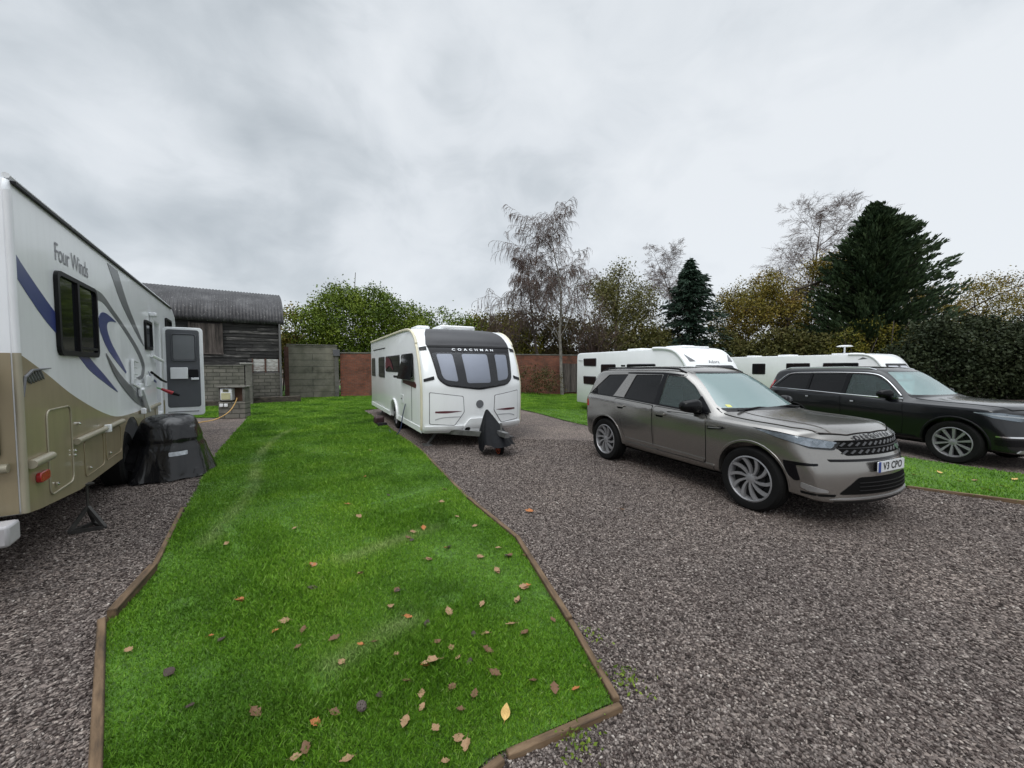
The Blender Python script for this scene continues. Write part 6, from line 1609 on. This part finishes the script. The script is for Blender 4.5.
def quads(c, s, asp, rng, axis=None, flat=.0):
    """one leaf-sized face per centre"""
    n = len(c)
    if axis is None:
        u = rng.normal(size=(n, 3))
    else: u = axis + rng.normal(size=(n, 3)) * .25
    u /= np.linalg.norm(u, axis=1, keepdims=True) + 1e-9
    w = rng.normal(size=(n, 3)); w -= u * (w * u).sum(1, keepdims=True); w /= np.linalg.norm(w, axis=1, keepdims=True) + 1e-9
    s = np.asarray(s).reshape(-1, 1)
    a, b = u * s * .5, w * s * asp * .5
    k = rng.uniform(-.2, .2, (n, 1))
    return np.stack([c - a, c + b + a * k, c + a, c - b + a * k], 1)
def quadobj(name, P, mat, parent):
    return fastmesh(name, P, np.arange(P.shape[0] * 4).reshape(-1, 4), mat, parent)
class Skel:
    def __init__(s): s.tubes = []; s.tips = []
def grow(sk, rng, p, d, L, r, lvl, spec):
    sp = spec[lvl]; K = sp.get('segs', 4); pts = [p]; rr_ = [r]
    d = d / np.linalg.norm(d)
    for i in range(K):
        d = d + rng.normal(size=3) * sp.get('wob', .12) + np.array([0, 0, sp.get('up', 0.)]) ; d /= np.linalg.norm(d)
        p = p + d * L / K; pts.append(p); rr_.append(r * (1 - (1 - sp.get('tip', .35)) * (i + 1) / K))
    sk.tubes.append((pts, rr_, sp.get('sides', 3)))
    if lvl + 1 >= len(spec): sk.tips.append(p); return
    nx_ = spec[lvl + 1]
    n = nx_['n']; n = max(1, int(round(n * rng.uniform(.75, 1.25)))) if n > 2 else n
    for i in range(n):
        t = nx_.get('t0', .25) + (1 - nx_.get('t0', .25)) * ((i + rng.uniform(0, 1)) / n)
        f = t * K; j = min(int(f), K - 1); q = pts[j] + (pts[j + 1] - pts[j]) * (f - j)
        dd = pts[j + 1] - pts[j]; dd = dd / np.linalg.norm(dd)
        o = rng.normal(size=3); o -= dd * o.dot(dd); o /= np.linalg.norm(o)
        a = math.radians(nx_.get('ang', 45)) * rng.uniform(.7, 1.3)
        nd = dd * math.cos(a) + o * math.sin(a)
        ln = L * nx_.get('len', .5) * (1 - nx_.get('taper', .5) * t) * rng.uniform(.75, 1.25)
        grow(sk, rng, q, nd, ln, max(rr_[j] * nx_.get('rad', .5), nx_.get('rmin', .004)), lvl + 1, spec)
def skel_arrays(tubes):
    V, F4 = [], []; off = 0
    for pts, rr_, n in tubes:
        pts = np.array(pts); N = len(pts); t = np.gradient(pts, axis=0); t /= np.linalg.norm(t, axis=1, keepdims=True) + 1e-9
        ref = np.array([0, 0, 1.]) if abs(t[0, 2]) < .9 else np.array([1., 0, 0])
        u = np.cross(t, ref); u /= np.linalg.norm(u, axis=1, keepdims=True) + 1e-9; w = np.cross(t, u)
        a = 2 * PI * np.arange(n) / n
        ring = pts[:, None, :] + (u[:, None, :] * np.cos(a)[None, :, None] + w[:, None, :] * np.sin(a)[None, :, None]) * np.array(rr_)[:, None, None]
        V.append(ring.reshape(-1, 3))
        i = np.arange(N - 1)[:, None] * n; k = np.arange(n)[None, :]; k2 = (k + 1) % n
        F4.append(np.stack([i + k, i + k2, i + n + k2, i + n + k], -1).reshape(-1, 4) + off); off += N * n
    return np.concatenate(V), np.concatenate(F4)
def tree(name, label, cat, x, y, H, Wd, spec, seed, leaf=None, nleaf=0, lsize=.16, clump=.5, bark='bark', twig=None, trunk_r=.2, base_h=.3, group=None, lean=(0, 0), trunks=1, blobs=None):
    rng = np.random.default_rng(seed); sk = Skel()
    for k in range(trunks):
        d0 = np.array([lean[0], lean[1], 1.]) if trunks == 1 else np.array([math.cos(2.4 * k) * .22 + lean[0], math.sin(2.4 * k) * .22, 1.])
        grow(sk, rng, np.array([.25 * math.cos(2.4 * k), .25 * math.sin(2.4 * k), 0.]) if trunks > 1 else np.zeros(3), d0, 10. * (1 if k == 0 else rng.uniform(.7, .95)), trunk_r, 0, spec)
    allp = np.concatenate([np.array(t[0]) for t in sk.tubes])
    ztop = np.percentile(allp[:, 2], 99.8); wx = np.percentile(allp[:, 0], 99) - np.percentile(allp[:, 0], 1)
    S = np.array([Wd / wx, Wd / wx, H / ztop])
    root = tag(empty(name, G(x, y)), label, cat, group)
    big = [t for t in sk.tubes if t[2] >= 5]; fine = [t for t in sk.tubes if t[2] < 5]
    V, F = skel_arrays([([q * S for q in p], r, n) for p, r, n in big]); fastmesh('trunk', V, F, M[bark], root, True)
    if fine:
        V, F = skel_arrays([([q * S for q in p], r, n) for p, r, n in fine]); fastmesh('twigs', V, F, M[twig or 'twig'], root, True)
    if leaf and nleaf:
        tips = np.array(sk.tips) * S; c = tips[rng.integers(0, len(tips), nleaf)] + rng.normal(size=(nleaf, 3)) * clump * np.array([1, 1, .8])
        if blobs:
            B = np.array(blobs, float); m_ = nleaf; bi = rng.choice(len(B), 420, p=(B[:, 3] * B[:, 5]) / (B[:, 3] * B[:, 5]).sum())
            dd = rng.normal(size=(420, 3)); dd /= np.linalg.norm(dd, axis=1, keepdims=True)
            cc = B[bi, :3] + dd * (.45 + .6 * rng.random(420) ** .6)[:, None] * B[bi, 3:]
            c = np.concatenate([c, cc[rng.integers(0, 420, m_)] + rng.normal(size=(m_, 3)) * .30])
            nleaf = len(c)
        quadobj('crown', quads(c, rng.uniform(.6, 1.3, nleaf) * lsize, .62, rng), M[leaf], root)
    return root
OAK = [dict(segs=5, wob=.10, tip=.5, sides=8), dict(n=9, t0=.22, ang=58, len=.62, taper=.45, rad=.55, segs=5, wob=.2, up=.05, sides=6), dict(n=6, t0=.25, ang=48, len=.5, taper=.4, rad=.5, segs=4, wob=.22, up=.03, sides=5),
       dict(n=5, t0=.25, ang=48, len=.5, taper=.4, rad=.5, segs=3, wob=.25, sides=3, rmin=.014), dict(n=4, t0=.2, ang=45, len=.55, taper=.3, rad=.6, segs=2, wob=.2, sides=3, rmin=.009)]
BIRCH = [dict(segs=7, wob=.06, tip=.12, sides=8), dict(n=17, t0=.28, ang=40, len=.42, taper=.62, rad=.42, segs=5, wob=.12, up=.07, sides=5), dict(n=9, t0=.2, ang=42, len=.48, taper=.4, rad=.5, segs=4, wob=.14, up=.0, sides=3, rmin=.012),
         dict(n=7, t0=.2, ang=45, len=.55, taper=.3, rad=.55, segs=4, wob=.14, up=-.04, sides=3, rmin=.011), dict(n=6, t0=.15, ang=40, len=.6, taper=.3, rad=.6, segs=3, wob=.14, up=-.1, sides=3, rmin=.010)]
WEEP = [dict(segs=8, wob=.05, tip=.10, sides=7), dict(n=26, t0=.30, ang=32, len=.50, taper=.72, rad=.30, segs=6, wob=.13, up=.02, sides=5), dict(n=10, t0=.22, ang=42, len=.36, taper=.4, rad=.45, segs=4, wob=.18, up=-.06, sides=3, rmin=.012),
        dict(n=7, t0=.15, ang=48, len=.80, taper=.3, rad=.6, segs=5, wob=.10, up=-.55, sides=3, rmin=.010), dict(n=3, t0=.1, ang=22, len=.8, taper=.3, rad=.8, segs=3, wob=.05, up=-.8, sides=3, rmin=.009)]
SHRUB = [dict(segs=5, wob=.14, tip=.3, sides=5), dict(n=9, t0=.15, ang=32, len=.6, taper=.4, rad=.5, segs=4, wob=.15, up=.06, sides=3, rmin=.015), dict(n=6, t0=.2, ang=38, len=.5, taper=.3, rad=.5, segs=3, wob=.18, sides=3, rmin=.011), dict(n=5, t0=.2, ang=40, len=.55, taper=.3, rad=.6, segs=3, wob=.2, sides=3, rmin=.008)]

tree('birch_tree', 'tall weeping birch, bare, with a pale trunk, in front of the brick wall', 'tree', 3.25, 25.0, 11.9, 6.3, WEEP, 5, bark='birch', trunk_r=.12)
tree('birch_tree', 'shorter bare weeping birch leaning left beside the tall weeping birch', 'tree', 2.3, 27.5, 9.8, 4.6, WEEP, 8, bark='bark', trunk_r=.13, lean=(-.06, 0))
tree('bare_shrub', 'clump of bare brown upright stems between the weeping birch and the pale oak', 'shrub', 5.9, 28.5, 7.2, 4.6, SHRUB, 14, 'lf_brown', 900, .13, .35, trunk_r=.09, trunks=7)
tree('oak_tree', 'half bare oak with pale yellow-green leaves, left of the pointed blue-green conifer', 'tree', 9.4, 33.0, 10.0, 7.0, OAK, 23, 'lf_pale', 12000, .15, .40, trunk_r=.26, blobs=[(0, 0, 7.4, 2.7, 2.4, 2.5), (1.6, 0, 5.6, 1.9, 2, 2), (-1.2, 0, 5.2, 1.9, 2, 2)])
tree('birch_tree', 'bare birch whose twigs rise behind the pointed conifer', 'tree', 16.2, 37., 13.9, 6.0, BIRCH, 31, trunk_r=.14)
tree('oak_tree', 'round oak with thick golden autumn leaves beside the pointed conifer', 'tree', 24.0, 37., 11.2, 9.6, OAK, 42, 'lf_oak', 24000, .165, .45, trunk_r=.34, blobs=[(0, 0, 8.0, 3.6, 3, 2.9), (-2.8, 0, 6.6, 2.4, 2.4, 2.4), (2.8, 0, 6.8, 2.6, 2.4, 2.4), (0, 0, 4.8, 4.2, 2.6, 2.0)])
tree('birch_tree', 'tallest bare birch with a fine rounded crown left of the dark cypress', 'tree', 28.2, 37.5, 18.9, 9.6, BIRCH, 57, trunk_r=.19)
tree('oak_tree', 'spreading oak with thinning bronze leaves at the right edge above the dark hedge', 'tree', 46.5, 38.5, 11.2, 13.0, OAK, 63, 'lf_oak', 17000, .17, .5, trunk_r=.34, blobs=[(0, 0, 7.6, 4.6, 3, 3.0), (-4.2, 0, 6.0, 3.0, 2.4, 2.4), (4.2, 0, 6.4, 3.4, 2.4, 2.4), (0, 0, 4.6, 6.2, 2.6, 2.2)])
tree('bare_shrub', 'thin bare sapling showing in the gap between the dark cypress and the dark hedge', 'shrub', 32.6, 31.5, 6.6, 3.4, SHRUB, 68, trunk_r=.06, trunks=4)
tree('bare_shrub', 'small bare tree top showing far behind the yellow-green shrubs', 'shrub', -2.6, 44., 8.0, 5.5, SHRUB, 71, trunk_r=.10, trunks=3)

# foliage masses: clumps of leaves on a shape
def bush(name, label, cat, x, y, blobs, n, leaf, lsize, seed, group=None, shell=.55, core=None, part='foliage', stems=True):
    """blobs: (dx, dy, z, rx, ry, rz) lobes; leaves sit in small clumps through and over the lobes"""
    rng = np.random.default_rng(seed); root = tag(empty(name, G(x, y)), label, cat, group)
    B = np.array(blobs, float); vol = B[:, 3] * B[:, 5]; pr = vol / vol.sum()
    ncl = max(40, n // 26); bi = rng.choice(len(B), ncl, p=pr)
    d = rng.normal(size=(ncl, 3)); d /= np.linalg.norm(d, axis=1, keepdims=True)
    rad = (shell + (1.06 - shell) * rng.random(ncl) ** .6)[:, None]
    cc = B[bi, :3] + d * rad * B[bi, 3:]
    cr = rng.uniform(.22, .50, ncl) * (B[bi, 3:].mean(1) / 2.2) ** .35
    k = rng.integers(0, ncl, n)
    c = cc[k] + rng.normal(size=(n, 3)) * cr[k][:, None] * .62
    c = c[c[:, 2] > .02]
    quadobj(part, quads(c, rng.uniform(.6, 1.35, len(c)) * lsize, .6, rng), M[leaf], root)
    if stems:
        mb = []
        for i in range(14):
            b = B[rng.integers(0, len(B))]
            e = b[:3] + rng.normal(size=3) * b[3:] * .45; s = np.array([b[0] * .7 + rng.normal() * .3, b[1] * .7, 0])
            mid = (s + e) / 2 + rng.normal(size=3) * .2
            mb.append(([s, mid, e], [.06, .045, .02], 5))
        V, F = skel_arrays(mb); fastmesh('stem', V, F, M['bark'], root, True)
    return root
def hedge_blobs(L, h, d, seed, k=None):
    r_ = random.Random(seed); k = k or int(L / 1.1); out = []
    for i in range(k):
        t = (i + .5) / k
        hh = h * r_.uniform(.86, 1.06)
        out.append(((t - .5) * L, r_.uniform(-.2, .2), hh * .5, L / k * .85, d * .5, hh * .52))
    return out
def rotb(bl, a):
    c, s = math.cos(a), math.sin(a); return [(b[0] * c - b[1] * s, b[0] * s + b[1] * c, *b[2:]) for b in bl]
bush('evergreen_tree', 'broad bright green bushy tree rising behind the concrete and brick walls', 'tree', -11.0, 26.8,
     [(0, 0, 4.6, 3.4, 2.4, 2.5), (-2.6, 0, 4.0, 2.0, 2, 2.0), (2.4, .3, 4.4, 2.4, 2, 2.0), (.8, 0, 2.2, 4.6, 2, 2.0), (-1.0, 0, 5.6, 1.6, 1.5, 1.5), (1.5, 0, 5.6, 1.7, 1.5, 1.45), (4.1, .6, 3.6, 1.7, 1.5, 1.5)], 60000, 'lf_green', .145, 2, shell=.5)
bush('autumn_shrub', 'small orange-tinged shrub between the barn roof and the bright green tree', 'shrub', -15.0, 26.5, [(0, 0, 3.9, 1.2, 1.1, 1.8), (.4, 0, 2.2, 1.5, 1.2, 2)], 3500, 'lf_oak', .17, 3)
bush('evergreen_shrub', 'lower green shrub right of the bright green tree, above the caravan roof', 'shrub', -5.6, 29.0, [(0, 0, 3.6, 2.8, 1.6, 2.3), (-1.6, 0, 4.0, 1.8, 1.4, 2.1), (2.2, 0, 3.4, 1.9, 1.4, 2.1), (0, 0, 1.6, 3.4, 1.4, 1.6)], 22000, 'lf_green', .155, 4)
bush('yellow_shrub', 'yellow-green shrub showing above the black brow of the middle-pitch caravan', 'shrub', -1.6, 29.5, [(0, 0, 3.3, 2.3, 1.4, 2.3), (-1.2, 0, 3.6, 1.3, 1.2, 2.0), (1.9, -.8, 3.0, 1.9, 1.2, 2.1), (.6, 0, 1.5, 3.2, 1.3, 1.6)], 21000, 'lf_yellow', .155, 5)
bush('brown_shrub', 'brown twiggy thicket left of the tall weeping birch, above the wall', 'shrub', 1.8, 30.0, rotb([(0, 0, 3.2, 3.0, 1.4, 2.8), (-2.5, 0, 3.6, 2.2, 1.4, 2.4), (2.6, 0, 3.2, 2.4, 1.4, 2.6), (0, 0, 1.4, 4.6, 1.4, 1.5)], .1), 30000, 'lf_brown', .19, 6)
bush('brown_shrub', 'rust brown bracken thicket in front of the brick wall by the birch trunk', 'shrub', 1.2, 23.6, [(0, 0, .9, 1.4, .5, .9), (1.0, .2, .7, .9, .5, .8)], 2600, 'lf_brown', .10, 7, stems=False)
bush('brown_shrub', 'brown bush right behind the weeping birch, over the small-windowed caravan', 'shrub', 7.6, 29.8, [(0, 0, 2.4, 2.4, 1.4, 2.5), (2.8, .4, 2.6, 2.2, 1.4, 2.4)], 15000, 'lf_hedge', .20, 8)
bush('green_shrub', 'olive green bush under the half bare oak', 'shrub', 11.8, 31.0, [(0, 0, 2.4, 2.0, 1.3, 2.4), (1.9, .2, 2.0, 1.6, 1.3, 2)], 12000, 'lf_pale', .20, 9)
bush('hedge', 'mixed brown-green hedge behind the caravans, under the golden oak', 'hedge', 18.6, 30.2, rotb(hedge_blobs(9.5, 4.4, 2.2, 3), -.1), 34000, 'lf_hedge', .21, 10)
bush('hedge', 'mixed brown-green hedge right of centre, under the dark cypress', 'hedge', 26.3, 28.0, rotb(hedge_blobs(8.5, 4.5, 2.2, 4), -.25), 32000, 'lf_hedge', .21, 12)
bush('yellow_shrub', 'shrub with yellowing leaves in front of the dark cypress', 'shrub', 25.2, 27.2, [(0, 0, 3.6, 1.5, 1, 1.7), (1.3, 0, 3.2, 1.3, 1, 1.5), (-1.6, 0, 3.0, 1.2, .9, 1.4)], 3600, 'lf_yellow', .13, 13)
bush('hedge', 'tall dense dark hedge at the right edge behind the black car', 'hedge', 31.3, 21.8, rotb(hedge_blobs(14.5, 4.55, 3.4, 5, 11), -.12), 80000, 'lf_hollow', .17, 15, shell=.7)
bush('evergreen_shrub', 'low dark laurel at the foot of the tall dark hedge', 'shrub', 24.9, 22.4, [(0, 0, 1.6, 2.0, 1.2, 1.7), (-1.8, .8, 1.5, 1.5, 1, 1.7)], 7000, 'lf_hollow', .17, 16)
# conifers
def conifer(name, label, x, y, prof, seed, leaf, nb, ns, ssize, droop, lean=0., asp=.28, trunk_r=.2):
    """prof: (z, reach left, reach right); branches reach out to that outline and carry flat sprays"""
    rng = np.random.default_rng(seed); root = tag(empty(name, G(x, y)), label, 'tree')
    P = np.array(prof, float); zt = P[-1, 0]; tubes = [([np.array([0, 0, 0.]), np.array([lean * .5, 0, zt * .5]), np.array([lean, 0, zt])], [trunk_r, trunk_r * .6, .02], 7)]
    C, A, S = [], [], []
    zs = P[0, 0] + (zt - P[0, 0]) * rng.random(nb) ** .9
    for z0 in zs:
        a = rng.uniform(0, 2 * PI); l_, r_ = np.interp(z0, P[:, 0], P[:, 1]), np.interp(z0, P[:, 0], P[:, 2])
        ca = math.cos(a); reach = (r_ if ca > 0 else l_) * abs(ca) + .5 * (l_ + r_) * .8 * (1 - abs(ca)); reach *= rng.uniform(.55, 1.2)
        d = np.array([ca, math.sin(a), 0.])
        st = np.array([lean * z0 / zt, 0, z0 - droop[0] * rng.uniform(.4, 1.5) * reach])
        en = np.array([lean * z0 / zt, 0, z0]) + d * reach
        mid = (st + en) / 2 + np.array([0, 0, droop[1] * reach])
        tubes.append(([st, mid, en], [.035, .022, .006], 3))
        t = rng.random(ns) ** .6; q = (1 - t)[:, None] ** 2 * st + 2 * (t * (1 - t))[:, None] * mid + (t ** 2)[:, None] * en
        wid = .16 + .30 * reach ** .5 * (1 - t) 
        q = q + rng.normal(size=(ns, 3)) * (wid * .55)[:, None] * np.array([1, 1, .6])
        ax = (en - st) / (np.linalg.norm(en - st) + 1e-6) + np.array([0, 0, droop[2]])
        C.append(q); A.append(np.repeat(ax[None], ns, 0)); S.append(rng.uniform(.6, 1.4, ns) * ssize)
    C, A, S = np.concatenate(C), np.concatenate(A), np.concatenate(S)
    quadobj('crown', quads(C, S, asp, rng, A), M[leaf], root)
    V, F = skel_arrays(tubes); fastmesh('trunk', V, F, M['bark'], root, True)
    return root
conifer('conifer_tree', 'pointed blue-green conifer between the half bare oak and the golden oak', 13.9, 30.5, [(1.5, 2.6, 2.7), (3.0, 2.9, 2.8), (5.0, 2.5, 2.5), (7.0, 1.8, 2.2), (8.6, .9, 1.2), (9.6, .3, .4), (10.1, .05, .05)], 3, 'lf_conifer', 330, 46, .34, (-.10, .12, -.25))
conifer('cypress_tree', 'big dark cypress with ragged spiky outline leaning right, over the hedge', 27.6, 30.0, [(2.0, 3.8, 3.2), (4.2, 5.2, 3.8), (6.0, 4.4, 4.4), (8.0, 3.5, 4.7), (9.6, 3.0, 4.3), (11.2, 2.3, 3.3), (12.6, 1.5, 2.1), (13.6, .8, 1.0), (14.2, .3, .3)], 6, 'lf_dark', 620, 105, .34, (.55, .02, .40), lean=.2, trunk_r=.3, asp=.36)
# far wood closing the view
rng = np.random.default_rng(77); n = 26000
ang = rng.uniform(-1.2, 1.25, n); dist = rng.uniform(72, 84, n)
hh = 4.5 + 1.6 * np.sin(ang * 21) + 1.1 * np.sin(ang * 47 + 1)
zf = rng.random(n) ** .8 * hh
Pq = quads(np.stack([dist * np.sin(ang), dist * np.cos(ang), zf], 1), rng.uniform(.5, 1.2, n), .7, rng)
tag(quadobj('far_wood', Pq, M['lf_hedge'], None), 'far brown-green wood beyond the hedges', kind='stuff')

# weeds against the edging
def weed(x, y, seed, n, h, label):
    rng = np.random.default_rng(seed); c = rng.normal(size=(n, 3)) * np.array([.05, .05, .0]) + np.array([0, 0, .0]); c[:, 2] = rng.uniform(.006, h, n)
    o = quadobj('weed', quads(c, rng.uniform(.014, .03, n), .55, rng), M['lf_green'], None); o.location = (x, y, .005)
    return tag(o, label, 'weed')
weed(.47, 2.03, 1, 70, .05, 'green weed on the gravel side of the right edging board, nearest the lawn corner')
weed(.30, 1.66, 2, 90, .05, 'green weed in the gravel in front of the near end board')
weed(.62, 2.0, 3, 60, .04, 'sprawling weed in the gravel just outside the lawn corner')
weed(.50, 2.35, 4, 40, .03, 'tiny weed seedling among the gravel beside the right edging board')
# ------------------------------------------------------------------ CAMERA AND OUTPUT
cam = bpy.data.cameras.new('camera'); cam.sensor_width = 36; cam.sensor_fit = 'HORIZONTAL'; cam.lens = 386 / 1024 * 36
cam.clip_start = .05; cam.clip_end = 2000
co = bpy.data.objects.new('camera', cam); COL.objects.link(co)
co.location = (0, 0, 1.70); co.rotation_euler = (PI / 2 - math.atan((384 - 366.5) / 386), 0, 0)
SC.camera = co
SC.view_settings.view_transform = 'Standard'; SC.view_settings.look = 'None'; SC.view_settings.gamma = 1; SC.view_settings.use_curve_mapping = False
SC.view_settings.exposure = 0.12
SC.render.engine = 'CYCLES'
SC.cycles.max_bounces = 6; SC.cycles.diffuse_bounces = 3; SC.cycles.glossy_bounces = 3; SC.cycles.transparent_max_bounces = 10
SC.cycles.use_denoising = True
